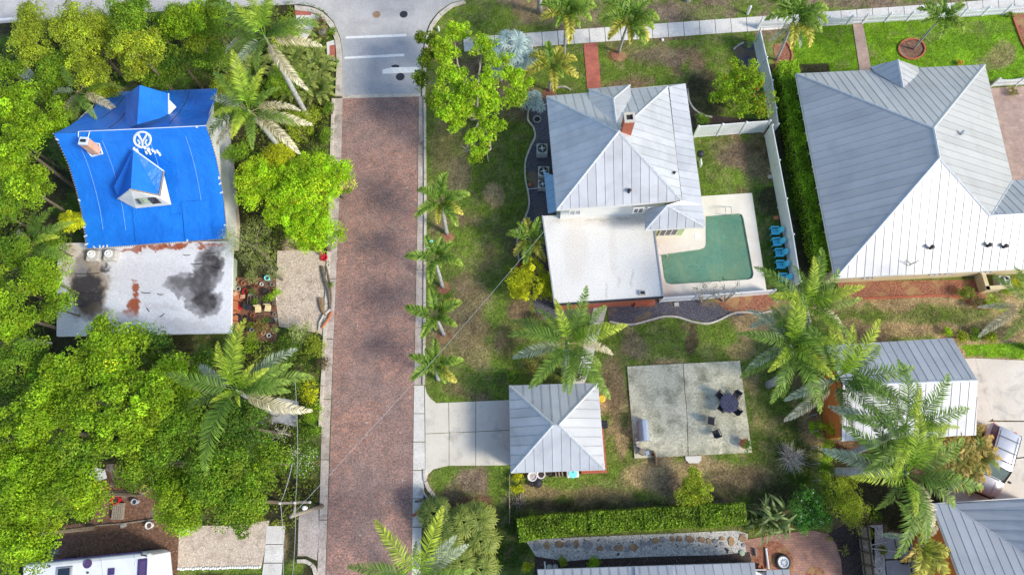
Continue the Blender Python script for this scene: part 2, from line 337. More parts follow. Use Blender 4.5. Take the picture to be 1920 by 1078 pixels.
def ground_colour(x, y):
    px, py = to_px(x, y); wx, wy = px+(fbm(x,y,.5,5)-.5)*26, py+(fbm(x,y,.5,15)-.5)*26
    c = np.tile(KG*.8+KB*.2, (len(x), 1))
    for i, (poly, a, b, sh, sc) in enumerate(ZONES):
        m = inpoly(px, py, poly)
        if not m.any(): continue
        n = fbm(x[m], y[m], sc, 40+i*7); t = sst(1-sh-.16, 1-sh+.10, n*1.15-.05)[:,None]
        c[m] = a*(1-t)+b*t
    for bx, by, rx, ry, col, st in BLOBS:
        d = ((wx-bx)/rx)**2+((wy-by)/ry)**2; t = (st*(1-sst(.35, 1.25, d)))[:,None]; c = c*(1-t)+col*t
    dry = sst(.50, .68, fbm(x, y, 1.3, 120))[:,None]*.22*(c[:,1:2] < .27)*(c[:,1:2] > .07); c = c*(1-dry)+KP*1.25*dry
    dry = sst(.56, .70, fbm(x, y, 3.1, 130))[:,None]*.22*(c[:,1:2] < .27)*(c[:,1:2] > .07); c = c*(1-dry)+KT*.9*dry
    f = (.62+.76*fbm(x, y, 2.4, 90))[:,None]; g = (.75+.5*vnoise(x, y, 5.5, 95))[:,None]
    return c*f*g
gx = np.concatenate([[-900,-300,-120,-70], np.arange(-48, 48.01, .17), [70,120,300,900]])
gy = np.concatenate([[-900,-300,-60,-20], np.arange(-10, 44.01, .17), [60,120,300,900]])
GX, GY = np.meshgrid(gx, gy, indexing='ij'); fx, fy = GX.ravel(), GY.ravel(); nx, ny = len(gx), len(gy)
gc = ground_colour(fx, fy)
ii = (np.arange(nx-1)[:,None]*ny+np.arange(ny-1)[None,:]).ravel()
def M_ground():
    m, nt, b = base_mat('soil_and_grass', .95, 0, .1); v = pos(nt)
    a = nt.nodes.new('ShaderNodeAttribute'); a.attribute_name = 'Col'
    n1 = noise(nt, v, 7, 4, .7); n2 = noise(nt, v, 22, 2)
    c = mix(nt, 1., a.outputs['Color'], ramp(nt, n1, [(.33, (.42,.42,.42)), (.68, (1.55,1.5,1.4))]), 'MULTIPLY')
    c = mix(nt, .7, c, ramp(nt, n2, [(.35, (.5,.5,.5)), (.65, (1.5,1.5,1.5))]), 'MULTIPLY')
    nt.links.new(c, b.inputs['Base Color']); bump(nt, b, n1, .06, .8); return m
zz = (fbm(fx, fy, .6, 33)-.5)*.02
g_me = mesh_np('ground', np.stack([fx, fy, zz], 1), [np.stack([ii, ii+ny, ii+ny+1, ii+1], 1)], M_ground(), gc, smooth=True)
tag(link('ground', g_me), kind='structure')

PAVED = []
def painted_quad(name, corners, z, base, blobs, parent, step=.09, warp=16, rough=.8, seed=70):
    """flat sheet between four photo-pixel corners whose wear marks are colour blobs"""
    c = [np.array(P(x, y, z)) for x, y in corners]; n = int(np.linalg.norm(c[1]-c[0])/step); m = int(np.linalg.norm(c[3]-c[0])/step)
    U, V_ = np.meshgrid(np.linspace(0,1,n+1), np.linspace(0,1,m+1), indexing='ij'); U = U.ravel()[:,None]; V_ = V_.ravel()[:,None]
    Q = (c[0]*(1-U)+c[1]*U)*(1-V_)+(c[3]*(1-U)+c[2]*U)*V_; x, y = Q[:,0], Q[:,1]; px, py = to_px(x, y, z)
    wx = px+(fbm(x,y,1.1,seed)-.5)*warp+(vnoise(x,y,6,seed+5)-.5)*warp*.25; wy = py+(fbm(x,y,1.1,seed+9)-.5)*warp+(vnoise(x,y,6,seed+6)-.5)*warp*.25
    col = np.tile(np.array(base, float), (len(x),1))*(.93+.14*fbm(x,y,.7,seed+3))[:,None]
    for bx, by, rx, ry, cc, st, *e in blobs:
        lo, hi = e if e else (.35, 1.2); d = ((wx-bx)/rx)**2+((wy-by)/ry)**2; t = (st*(1-sst(lo, hi, d))*(.65+.7*fbm(x,y,3.,seed+8)))[:,None].clip(0,1); col = col*(1-t)+np.array(cc)*t
    i = (np.arange(n)[:,None]*(m+1)+np.arange(m)[None,:]).ravel(); f = np.stack([i, i+m+1, i+m+2, i+1], 1)
    if parent is not None: Q = Q-ORG[parent.name]
    mt, nt, b_ = base_mat(name, rough, 0, .3); at = nt.nodes.new('ShaderNodeAttribute'); at.attribute_name = 'Col'; v = pos(nt)
    nt.links.new(mix(nt, .35, at.outputs['Color'], ramp(nt, noise(nt, v, 9, 4, .7), [(.33, (.6,.6,.6)), (.67, (1.35,1.35,1.35))]), 'MULTIPLY'), b_.inputs['Base Color'])
    me = mesh_np(name, Q, [f], mt, col)
    if me.polygons[0].normal.z < 0: me.flip_normals()
    return link(name, me, parent)
def px_poly(pts, z=0.): return [P(x, y, z)[:] for x, y in pts]
def slab(name, pts, z, mat, parent=None, kind=None, th=.15, excl=True, bevel=0):
    if excl: PAVED.append(pts)
    w_ = px_poly(pts, z); o = MB().prism([(p[0], p[1]) for p in w_], z-th, z).build(name, MT[mat], parent, bevel=bevel)
    if kind: o['kind'] = kind
    return o
def struct_root(name):
    o = bpy.data.objects.new(name, None); COL.objects.link(o); o['kind'] = 'structure'; ORG[o.name] = np.zeros(3); return o
def arc(cx, cy, rx, ry, a0, a1, n): return [(cx+rx*math.cos(math.radians(a0+(a1-a0)*i/n)), cy-ry*math.sin(math.radians(a0+(a1-a0)*i/n))) for i in range(n+1)]
def line(x0, y0, x1, y1, n): return [(x0+(x1-x0)*i/n, y0+(y1-y0)*i/n) for i in range(n+1)]
def interp(pts, y):
    for (x0,y0),(x1,y1) in zip(pts, pts[1:]):
        if y0 <= y <= y1: return x0+(x1-x0)*(y-y0)/(y1-y0)
    return pts[-1][0] if y > pts[-1][1] else pts[0][0]

# the streets
slab('brick_road', [(643,184),(785,180),(782,400),(777,640),(772,1078),(770,1300),(600,1300),(611,1078),(627,600),(638,300)], .02, 'brickroad', kind='structure', th=.1)
slab('asphalt_road', [(-300,-200),(2200,-260),(2200,-90),(1300,-36),(1000,-14),(900,-4),(868,0),(845,6),(822,22),(806,42),(797,66),(793,95),(791,130),(789,176),(642,180),(643,130),(642,95),(638,70),(626,42),(608,22),(585,12),(560,8),(480,12),(300,22),(0,44),(-300,60)], .03, 'asphalt', kind='structure', th=.1)
slab('asphalt_road', [(642,74),(792,68),(789,177),(642,180)], .034, 'asphalt_b', kind='structure', th=.004)
slab('concrete_band', [(642,179),(789,175),(789,181),(642,185)], .04, 'kerb', kind='structure', th=.02)
def mark(pts): slab('road_marking', pts, .038, 'paint', kind='structure', th=.003, excl=False)
mark([(648,69),(762,64),(762,69),(648,73)]); mark([(646,107),(758,101),(758,106),(646,111)]); mark([(717,131),(734,127),(785,126),(785,136),(717,139)])
mark([(-20,36),(32,33),(32,37),(-20,41)])
def strip_pieces(root_name, piece, inner, outer, step, z, mat, th=.2, gap=.05):
    """inner/outer: polylines in photo pixels, cut in pieces of about `step` pixels"""
    r = struct_root(root_name); PAVED.append(list(inner)+list(outer)[::-1])
    def resamp(pl, n):
        d = [0.]
        for a, b in zip(pl, pl[1:]): d.append(d[-1]+math.dist(a, b))
        out = []
        for k in range(n+1):
            t = d[-1]*k/n
            for i in range(len(pl)-1):
                if t <= d[i+1]+1e-6: f = (t-d[i])/max(1e-9, d[i+1]-d[i]); out.append((pl[i][0]+(pl[i+1][0]-pl[i][0])*f, pl[i][1]+(pl[i+1][1]-pl[i][1])*f)); break
        return out, d[-1]
    L = resamp(inner, 1)[1]; n = max(1, round(L/step)); sub = 4
    a, _ = resamp(inner, n*sub); b, _ = resamp(outer, n*sub)
    for k in range(n):
        A = a[k*sub:(k+1)*sub+1]; B = b[k*sub:(k+1)*sub+1]
        wA = [P(*q, z) for q in A]; wB = [P(*q, z) for q in B]
        d = (wA[-1]-wA[0]); d = d.normalized()*gap*.5 if d.length else d
        wA[0] += d; wA[-1] -= d; wB[0] += d; wB[-1] -= d
        zz_ = z+random.uniform(-.008, .008)
        MB().prism([(p.x, p.y) for p in wA+wB[::-1]], z-th, zz_).build(piece, MT[mat], r)
    return r
GL = [(643,184),(640,300),(634,430),(627,600),(619,800),(613,1000),(606,1200)]
GLo = [(628,184),(624,300),(621,430),(613,600),(603,800),(598,1000),(590,1200)]
strip_pieces('gutter', 'gutter_slab', [(x-.5,y) for x,y in GL], GLo, 110, .035, 'gutter')
strip_pieces('kerb', 'kerb_stone', [(x-.6,y) for x,y in GLo[:5]], [(x-6,y) for x,y in GLo[:5]], 75, .14, 'kerb')
GR = [(785.5,181),(783,400),(778,640),(773,1000),(770,1200)]
GRo = [(794,181),(796,400),(795,640),(794,725)]
strip_pieces('gutter', 'gutter_slab', GR[:3]+[(776.6,722)], [(793,181),(794,400),(792,640),(791,722)], 110, .035, 'gutter')
strip_pieces('kerb', 'kerb_stone', [(794,181),(795,400),(793,640),(792,722)], [(798.5,181),(799.5,400),(797.5,640),(796.5,722)], 75, .14, 'kerb')
strip_pieces('gutter', 'gutter_slab', [(776.6,722),(773,1000),(770,1200)], [(795,722),(797,880),(790,1000),(784,1200)], 54, .04, 'conc_w')
strip_pieces('kerb', 'kerb_stone', [(870,1),(846,7),(824,23),(808,43),(799,67),(795,95),(793,130),(791,180)], [(874,5),(850,12),(830,27),(814,46),(804.5,68),(800.5,95),(799,130),(796.5,180)], 50, .15, 'kerb')
strip_pieces('kerb', 'kerb_stone', [(552,10),(586,14),(607,24),(625,43),(636.5,70),(640.5,95),(641,130),(641,180)], [(552,19),(583,22),(601,31),(617,48),(627.5,73),(630.5,95),(630.5,130),(628.5,180)], 50, .15, 'kerb')
strip_pieces('kerb', 'kerb_stone', [(598,1085),(590,1058),(574,1048),(556,1048)], [(590,1085),(584,1062),(572,1055),(556,1055)], 30, .12, 'kerb')
slab('apron', [(560,968),(585,950),(597,948),(598,1000),(594,1050),(588,1048),(575,1042),(558,1042)], .03, 'gutter', kind='structure')
strip_pieces('kerb', 'kerb_stone', [(793,880),(794,900),(800,918),(812,932),(822,941)], [(797,880),(799,898),(806,914),(817,928),(824,936)], 22, .14, 'kerb')

# front pavements
def side_pieces(root, piece, p0, p1, width_px, n, z, mat):
    """parallel strip with bottom edge = top edge + width"""
    return strip_pieces(root, piece, [p0, p1], [(p0[0]+2, p0[1]+width_px), (p1[0]+2, p1[1]+width_px)], math.dist(p0, p1)/n, z, mat)
side_pieces('sidewalk', 'paving_slab', (868,71), (1990,-9), 26, 38, .05, 'conc_w')
strip_pieces('sidewalk', 'paving_slab', [(500,985),(497,1030),(490,1090)], [(534,985),(531,1030),(526,1090)], 34, .05, 'conc_w')
slab('sidewalk', [(556,19),(600,30),(583,60),(570,80),(553,60)], .05, 'conc_w', kind='structure')
slab('brick_path', [(553,20),(585,22),(583,29),(553,29)], .06, 'redpaver', kind='structure')
slab('sidewalk', [(612,80),(630,74),(629,115),(614,112)], .05, 'conc_w', kind='structure')
slab('brick_path', [(618,86),(630,84),(630,108),(618,111)], .056, 'redpaver', kind='structure', th=.05)
slab('brick_path', [(1094,82),(1120,80),(1127,165),(1101,167)], .05, 'redpaver', kind='structure')
slab('paver_path', [(1599,46),(1618,45),(1634,132),(1612,133)], .05, 'pinkpaver', kind='structure')
slab('paved_yard', [(1856,166),(1990,158),(1990,345),(1900,345)], .03, 'pinkpaver', kind='structure')

# driveway of the pavilion
dr = struct_root('driveway')
def piece(pts, z=.05, mat='conc', nm='paving_slab', r=None, th=.15):
    cx_ = sum(p[0] for p in pts)/len(pts); cy_ = sum(p[1] for p in pts)/len(pts)
    q = [(x+(cx_-x)*.5/max(8, abs(cx_-x)), y+(cy_-y)*.5/max(8, abs(cy_-y))) for x, y in pts]
    return slab(nm, q, z+random.uniform(-.004,.004), mat, r or dr, th=th)
piece([(796,722),(799,735),(806,746),(818,755),(841,754),(842,811),(797,813)])
piece([(797,813),(842,811),(842,873),(828,876),(812,880),(802,890),(797,905)])
piece([(841,754),(892,752),(892,809),(842,811)]); piece([(842,811),(892,809),(892,873),(842,873)])
piece([(892,752),(958,749),(959,806),(892,809)]); piece([(892,809),(959,806),(959,872),(892,873)])
slab('access_cover', [(843,810),(857,809),(857,824),(843,825)], .062, 'kerb', kind='structure', th=.02)
slab('access_cover', [(845.5,812),(854.5,811.5),(854.5,821.5),(845.5,822.5)], .068, 'conc', kind='structure', th=.02)

# patio slab in the yard
pt = struct_root('patio_slab')
slab('concrete_slab', [(1176,687),(1280,681.5),(1284,740),(1287,762),(1290,854),(1190,859)], .13, 'patio', pt, th=.3)
slab('concrete_slab', [(1281.2,681.4),(1387,676),(1410,848),(1291.2,854),(1288.2,762),(1285.2,740)], .125, 'patio', pt, th=.3)
slab('concrete_step', [(1285,855),(1315,854),(1315,862),(1310,868),(1292,868),(1286,862)], .09, 'deck', kind='structure')
# grey path from the brick house to the pavilion
strip_pieces('footpath', 'paving_slab', [(1116,562),(1108,600),(1093,650),(1086,690),(1072,722)], [(1142,562),(1132,600),(1116,650),(1108,690),(1094,722)], 42, .05, 'conc_w')
# west neighbour's drive
slab('driveway_west', [(520,470),(606,470),(613,500),(612,640),(600,625),(523,612),(517,560)], .04, 'sand', kind='structure')
slab('shell_drive', [(336,990),(380,985),(440,985),(505,975),(497,1028),(490,1062),(333,1066)], .03, 'sand', kind='structure')
slab('mulch_bed', [(120,985),(180,975),(282,972),(336,990),(333,1100),(60,1100)], .02, 'dirt', kind='structure', th=.05)
slab('garden_floor', [(200,870),(330,860),(320,972),(170,978)], .015, 'dirt', kind='structure', th=.05)
slab('yard_floor', [(433,520),(520,520),(520,640),(433,640)], .015, 'dirt', kind='structure', th=.05)
slab('footpath', [(520,745),(560,752),(556,800),(510,790)], .02, 'asphalt_b', kind='structure', th=.05)
# right side
dv = struct_root('driveway')
for q in ([(1806,672),(1828,671),(1862,785),(1840,800),(1815,790)], [(1828,671),(1985,678),(1985,790),(1862,788)], [(1845,790),(1985,790),(1985,850),(1886,860),(1800,860)],
          [(1800,862),(1886,862),(1905,935),(1900,960),(1760,960)], [(1886,861),(1985,852),(1985,960),(1905,960)]):
    piece(q, .04, 'conc', 'paving_slab', dv)
slab('paver_patio', [(1395,1012),(1440,1004),(1480,998),(1525,994),(1553,1000),(1568,1020),(1577,1050),(1582,1110),(1420,1110)], .04, 'terrapaver', kind='structure')
slab('mulch_bed', arc(1448,1058,40,44,0,360,28)[:-1], .055, 'redmulch', kind='structure', th=.03)
slab('mulch_bed', arc(1529,1082,19,21,0,360,20)[:-1], .055, 'redmulch', kind='structure', th=.03)
slab('mulch_bed', [(1553,1000),(1600,975),(1640,990),(1640,1100),(1582,1110),(1577,1050),(1568,1020)], .03, 'mulch', kind='structure')
for q in ([(1655,1006),(1702,1003),(1706,1046),(1660,1048)], [(1660,1050),(1706,1048),(1712,1100),(1665,1100)], [(1704,1003),(1745,1001),(1750,1045),(1708,1046)], [(1708,1048),(1752,1047),(1756,1100),(1714,1100)]):
    piece(q, .05, 'asphalt_b', 'paving_slab', dv)
slab('pebble_bed', [(1626,985),(1655,983),(1662,1100),(1640,1100)], .03, 'pebble', kind='structure')
slab('pebble_path', [(985,1012),(1100,1006),(1250,1000),(1380,994),(1402,1000),(1402,1035),(1350,1042),(1250,1044),(1100,1050),(1020,1056),(1003,1040)], .03, 'pebble', kind='structure')
slab('mulch_bed', [(1003,1042),(1060,1052),(1100,1048),(1250,1042),(1350,1040),(1405,1034),(1420,1100),(1000,1100)], .042, 'mulch', kind='structure')
slab('mulch_bed', [(1565,528),(1840,524),(1850,562),(1800,556),(1740,555),(1640,561),(1590,563)], .02, 'redmulch', kind='structure')
slab('gravel_bed', [(1140,575),(1245,562),(1330,562),(1400,590),(1370,594),(1330,606),(1305,600),(1260,592),(1235,600),(1190,609),(1140,600)], .02, 'blackgravel', kind='structure')
slab('mulch_bed', [(1330,556),(1440,548),(1460,580),(1400,590),(1360,580)], .024, 'redmulch', kind='structure')
slab('gravel_bed', [(990,190),(1027,185),(1040,400),(1020,410),(1030,560),(1130,570),(1130,590),(1010,600),(975,470),(988,400),(992,340),(985,300),(1002,250)], .02, 'blackgravel', kind='structure')
slab('mulch_bed', [(1285,165),(1297,195),(1320,216),(1440,225),(1452,236),(1300,245)], .02, 'mulch', kind='structure')
slab('gravel_bed', [(1372,90),(1412,75),(1430,140),(1400,135)], .02, 'blackgravel', kind='structure')
slab('mulch_bed', [(1450,85),(1478,78),(1484,100),(1484,125),(1465,135),(1455,130)], .02, 'redmulch', kind='structure')
slab('mulch_bed', arc(1709,93,25,19,0,360,24)[:-1], .03, 'dirt', kind='structure')
slab('mulch_bed', [(1898,28),(1990,20),(1990,90),(1925,88)], .02, 'redmulch', kind='structure')
for cx_, cy_ in ((840,445),(833,540),(834,632),(1030,175),(1160,105)):
    slab('mulch_bed', [(x+random.uniform(-2,2), y+random.uniform(-2,2)) for x, y in arc(cx_,cy_,13,11,0,360,14)[:-1]], .015, 'redmulch', kind='structure', th=.03)

# pool and its deck
POOL = [(1323,405),(1383,400),(1391,402),(1394,409),(1413,513),(1411,521),(1404,524),(1258,533),(1249,530),(1245,520),(1239,477),(1312,467),(1321,464),(1323,458)]
DECK = [(1316,368),(1410,362),(1438,549),(1428,552),(1236,566),(1225,430)]
pool_w = px_poly(POOL); deck_w = px_poly(DECK, .08); PAVED.append(DECK)
# hole in the ground under the pool is not needed: the shell stands in a raised deck of 0.3 m
def ring(outer, inner, z0, z1):
    bm = MB(); from mathutils.geometry import tessellate_polygon
    o3 = [Vector((p[0], p[1], 0)) for p in outer]; i3 = [Vector((p[0], p[1], 0)) for p in inner]
    tris = tessellate_polygon([o3, i3]); allp = o3+i3
    def up(t):
        a, b, c = (allp[k] for k in t); return t if (b-a).cross(c-a).z > 0 else t[::-1]
    bm.add([(p.x, p.y, z1) for p in allp], [up(t) for t in tris])
    n = len(outer); m = len(inner)
    bm.add([(p[0], p[1], z0) for p in outer]+[(p[0], p[1], z1) for p in outer], [(i, (i+1)%n, n+(i+1)%n, n+i) for i in range(n)])
    bm.add([(p[0], p[1], z0) for p in inner]+[(p[0], p[1], z1) for p in inner], [(i, (i+1)%m, m+(i+1)%m, m+i) for i in range(m)])
    return bm
# pool: a basin let into the ground (ground faces over it are cut away)
gm = bpy.data.objects['ground'].data
import bmesh
bm = bmesh.new(); bm.from_mesh(gm)
pxs, pys = to_px(np.array([f.calc_center_median().x for f in bm.faces]), np.array([f.calc_center_median().y for f in bm.faces]))
kill = inpoly(pxs, pys, [(1322,402),(1396,396),(1418,524),(1243,537),(1236,474),(1321,463)])
bmesh.ops.delete(bm, geom=[f for f, k in zip(bm.faces, kill) if k], context='FACES'); bm.to_mesh(gm); bm.free()
dk = tag(ring(deck_w, [(p[0], p[1]) for p in px_poly(POOL, .08)], -.3, .08).build('pool_deck', MT['deck']), 'pale cream deck round the green L-shaped pool behind the brick house', 'pool deck')
pl = T('swimming_pool', 'L-shaped swimming pool with green water between brick house and white fence', 'swimming pool', P(1340,480,0))
n = len(pool_w); ctr = np.mean([p[:2] for p in pool_w], 0)
def depth(p):
    px_, py_ = to_px(np.array([p[0]]), np.array([p[1]])); t = float(sst(1335, 1400, px_[0]-(py_[0]-460)*.12)); return -.9-1.5*t
bs = MB(); fl = []
# floor as a fine grid clipped to the outline
bm = bmesh.new()
vs = [bm.verts.new((p[0], p[1], 0)) for p in pool_w]; fc = bm.faces.new(vs)
for k in range(40):
    x = min(p[0] for p in pool_w)+k*.25
    bmesh.ops.bisect_plane(bm, geom=bm.verts[:]+bm.edges[:]+bm.faces[:], plane_co=(x,0,0), plane_no=(1,0,0))
for v in bm.verts: v.co.z = depth(v.co)
bmesh.ops.recalc_face_normals(bm, faces=bm.faces)
me = bpy.data.meshes.new('pool_floor'); bm.to_mesh(me); bm.free()
b = ORG[pl.name]; me.transform(Matrix.Translation(-Vector(b)))
MT['plaster'] = M_noise('algae_plaster', (.40,.50,.38), (.52,.60,.46), .35, c3=(.32,.50,.42), s3=.5, f3=(.42,.62), fine=(2.5,.35), bmp=.01)
me.materials.append(MT['plaster']); link('pool_floor', me, pl)
MB().add([(p[0], p[1], depth(p)-.02) for p in pool_w]+[(p[0], p[1], .07) for p in pool_w], [(i, n+i, n+(i+1)%n, (i+1)%n) for i in range(n)]).build('pool_wall', MT['plaster'], pl)
m = bpy.data.materials.new('pool_water'); m.use_nodes = True; nt = m.node_tree; nt.nodes.clear()
tr = nt.nodes.new('ShaderNodeBsdfTransparent'); tr.inputs[0].default_value = (.80,.94,.86,1)
gl = nt.nodes.new('ShaderNodeBsdfGlossy'); gl.inputs['Roughness'].default_value = .06
df = nt.nodes.new('ShaderNodeBsdfDiffuse'); df.inputs[0].default_value = (1,1,1,1); nt.links.new(ramp(nt, noise(nt, pos(nt), .45, 6, .62, .8), [(.32, (.22,.56,.42)), (.68, (.42,.68,.42))]), df.inputs[0])
fr = nt.nodes.new('ShaderNodeFresnel'); fr.inputs[0].default_value = 1.33; bp = nt.nodes.new('ShaderNodeBump')
nn = noise(nt, pos(nt), 2.2, 3); bp.inputs['Distance'].default_value = .03; nt.links.new(nn, bp.inputs['Height'])
for q in (gl, fr): nt.links.new(bp.outputs[0], q.inputs['Normal'])
m0 = nt.nodes.new('ShaderNodeMixShader'); m0.inputs[0].default_value = .38; nt.links.new(tr.outputs[0], m0.inputs[1]); nt.links.new(df.outputs[0], m0.inputs[2])
m1 = nt.nodes.new('ShaderNodeMixShader'); nt.links.new(fr.outputs[0], m1.inputs[0]); nt.links.new(m0.outputs[0], m1.inputs[1]); nt.links.new(gl.outputs[0], m1.inputs[2])
om = nt.nodes.new('ShaderNodeOutputMaterial'); nt.links.new(m1.outputs[0], om.inputs[0])
MB().add([(p[0], p[1], -.04) for p in pool_w], [tuple(range(n-1, -1, -1))] if sum(pool_w[i][0]*pool_w[(i+1)%n][1]-pool_w[(i+1)%n][0]*pool_w[i][1] for i in range(n)) < 0 else [tuple(range(n))]).build('pool_water', m, pl)
MT['tile'] = M_noise('waterline_tile', (.03,.07,.10), (.08,.14,.17), 8, rough=.3)
for i in range(n):
    a_, b_ = Vector(pool_w[i][:2]), Vector(pool_w[(i+1)%n][:2]); cc_ = Vector(ctr); f_ = lambda q: q+(cc_-q).normalized()*.05
    MB().add([(*a_,.06),(*b_,.06),(*f_(b_),-.10),(*f_(a_),-.10)], [(0,1,2,3)]).build('waterline_tile', MT['tile'], pl)
# corner steps, main drains, inlet jets, pool light
for r_ in (26, 19, 12):
    q = P(1238,476,0); pts = [(q.x, q.y)]+[(q.x+r_/25*math.cos(math.radians(a)), q.y+r_/25*math.sin(math.radians(a))) for a in range(-88, 8, 8)]
    z_ = -.3-(r_-12)*.03; MB().prism(pts, -1.0, z_).build('pool_step', MT['plaster'], pl)
    MB().tube([(x, y, z_+.01) for x, y in pts[1:]], .022, 4).build('step_edge', MT['dark'], pl)
for cx_, cy_ in ((1306,507),(1356,480)):
    for k, (dx, dy) in enumerate(((-14,0),(-8,0),(8,0),(14,0),(0,-8),(1,8),(0,0))):
        if cx_ == 1356 and abs(dx) == 14: continue
        p = P(cx_+dx, cy_+dy-6, -1.0); p.z = depth(p)+.02
        MB().lathe(p, [(.07,0),(.06,.03)], 8).build('drain_cover', MT['dark'], pl)
MT['aqua'] = plain('aqua_tile', (.25,.95,.95), .5, bmp=0)
p = P(1359,440,-1.2); p.z = depth(p)+.03; MB().box(p, (.5,.38,.03), .3).build('drain_plate', MT['aqua'], pl)
p = P(1347,432,-1.2); p.z = depth(p)+.03; MB().box(p, (.16,.14,.03), .3).build('drain_plate', MT['aqua'], pl)
p = P(1386,490,-1.2); p.z = depth(p)+.03; MB().lathe(p, [(.14,0),(.12,.05)], 10).build('pool_light', MT['aqua'], pl)
ld = T('pool_ladder', 'chrome grab rails curving into the north edge of the pool', 'ladder', P(1364,398,.08))
for x in (1360,1371):
    MB().tube([P(x,388,.1),P(x,389,.75),P(x+.3,396,.95),P(x+.6,402,.75),P(x+1,405,-.4)], .022, 6).build('rail', MT['metal_g'], ld)
for z in (-.25,-.5): MB().tube([P(1361,405,z),P(1372,405,z)], .03, 5).build('tread', MT['metal_g'], ld)
ld = T('pool_rail', 'slanting white handrail over the pool corner steps beside the flat roof', 'handrail', P(1243,475,.08))
MB().tube([P(1236,462,.1),P(1236,462,.9),P(1252,480,.75),P(1253,482,-.5)], .022, 6).build('rail', MT['white'], ld)
o = slab('deck_hatch', [(1302,438),(1312,437),(1312.5,447),(1302.5,448)], .095, 'white', excl=False, th=.02); tag(o, 'small square skimmer cover on the deck under the lime green wall', 'hatch')
o = slab('deck_grate', [(1233,441),(1251,440),(1251,442.5),(1233,443.5)], .095, 'rust', excl=False, th=.02); tag(o, 'narrow brown door mat strip at the edge of the flat roof', 'mat')

# ------------------------------------------------------------------ buildings
def clip(poly, nrm, d):
    out = []
    for i in range(len(poly)):
        a, b = poly[i], poly[(i+1) % len(poly)]; da, db = a.dot(nrm)-d, b.dot(nrm)-d
        if da >= 0: out.append(a)
        if (da >= 0) != (db >= 0): out.append(a+(b-a)*(da/(da-db)))
    return out
def roof_face(roof, pts, mat, width=.6, phase=.3, gap=.015, rib=.026, panel='metal_panel'):
    """pts: 3D polygon whose first two points are the eave; panels run up the slope"""
    pts = [Vector(p) for p in pts]
    e = (pts[1]-pts[0]); e.z = 0; e.normalize()
    nrm = Vector((0,0,0))
    for i in range(1, len(pts)-1): nrm += (pts[i]-pts[0]).cross(pts[i+1]-pts[0])
    nrm.normalize()
    if nrm.z < 0: nrm = -nrm
    ds = [p.dot(e) for p in pts]; lo, hi = min(ds), max(ds)
    k = lo-width*phase
    while k < hi:
        q = clip(clip(pts, e, k+gap/2), -e, -(k+width-gap/2))
        if len(q) >= 3:
            area = sum(((q[i]-q[0]).cross(q[i+1]-q[0])).length for i in range(1, len(q)-1))/2
            if area > .02:
                nq = len(q); b = MB()
                top = [p+nrm*.03 for p in q]; bot = [p-nrm*.01 for p in q]
                b.add(top+bot, [tuple(range(nq))]+[(i, nq+i, nq+(i+1)%nq, (i+1)%nq) for i in range(nq)])
                r = clip(clip(pts, e, k+gap/2), -e, -(k+gap/2+.045))
                if len(r) >= 3 and area > .15:
                    m_ = len(r); b.add([p+nrm*(.03+rib) for p in r]+[p+nrm*.031 for p in r], [tuple(range(m_))]+[(i, m_+i, m_+(i+1)%m_, (i+1)%m_) for i in range(m_)])
                o = b.build(panel, MT[mat], roof)
        k += width
def roof(house, faces, under=True, mat='roof_a', width=.6, ridge=True, rmat='ridge', rr=.09):
    """faces in photo pixels with heights; one underlay mesh carries the panels"""
    W3 = [[P(*p) for p in f] for f in faces]
    b = MB()
    for f in W3: b.add([p-Vector((0,0,.14)) for p in f], [tuple(range(len(f)))])
    rf = b.build('roof', MT['roof_under'], house)
    for i, f in enumerate(W3): roof_face(rf, f, mat, width, .3+.1*i)
    if ridge:
        seen = {}
        for f in W3:
            for i in range(len(f)):
                a, c = f[i], f[(i+1) % len(f)]; kx = tuple(sorted([tuple(round(t, 2) for t in a), tuple(round(t, 2) for t in c)]))
                seen.setdefault(kx, []).append((a, c))
        for kx, l in seen.items():
            a, c = l[0]; L = (c-a).length
            if L < .5: continue
            if len(l) == 2:
                d = (c-a).normalized(); s_ = d.cross(Vector((0,0,1))).normalized(); up = Vector((0,0,1))
                MB().add([a+s_*rr+up*.035, c+s_*rr+up*.035, c+up*.10, a+up*.10, a-s_*rr+up*.035, c-s_*rr+up*.035], [(0,1,2,3),(3,2,5,4)]).build('ridge_cap', MT[rmat], rf)
    # white fascia along the outer edges
    return rf
def fascia(house, pts, z, h=.18, t=.05, mat='white_paint', name='fascia', close=True):
    w_ = [P(x, y, z) for x, y in pts]
    for i in range(len(w_) if close else len(w_)-1):
        a, c = w_[i], w_[(i+1) % len(w_)]; d = c-a; m = (a+c)/2
        MB().box((m.x, m.y, z-h/2-.045), (d.length, t, h), math.atan2(d.y, d.x)).build(name, MT[mat], house)
def inset(pts, d):
    c = sum((Vector((p[0], p[1])) for p in pts), Vector((0,0)))/len(pts); out = []; n = len(pts)
    area = sum(pts[i][0]*pts[(i+1)%n][1]-pts[(i+1)%n][0]*pts[i][1] for i in range(n)); sg = 1 if area > 0 else -1
    for i in range(n):
        a, b, e = (Vector(pts[k % n][:2]) for k in (i-1, i, i+1)); u = (b-a).normalized(); v = (e-b).normalized()
        nu, nv = Vector((-u.y, u.x))*sg, Vector((-v.y, v.x))*sg; m = (nu+nv); m = m/max(.3, m.dot(nu)) if m.length else nu
        out.append((b.x+m.x*d, b.y+m.y*d))
    return out
def walls(house, pts, z_eave, z1, mat, over=.45, name='wall', z0=-.1):
    w_ = [(P(x, y, z_eave).x, P(x, y, z_eave).y) for x, y in pts]; w_ = inset(w_, over)
    MB().prism(w_, z0, z1).build(name, MT[mat], house); return w_
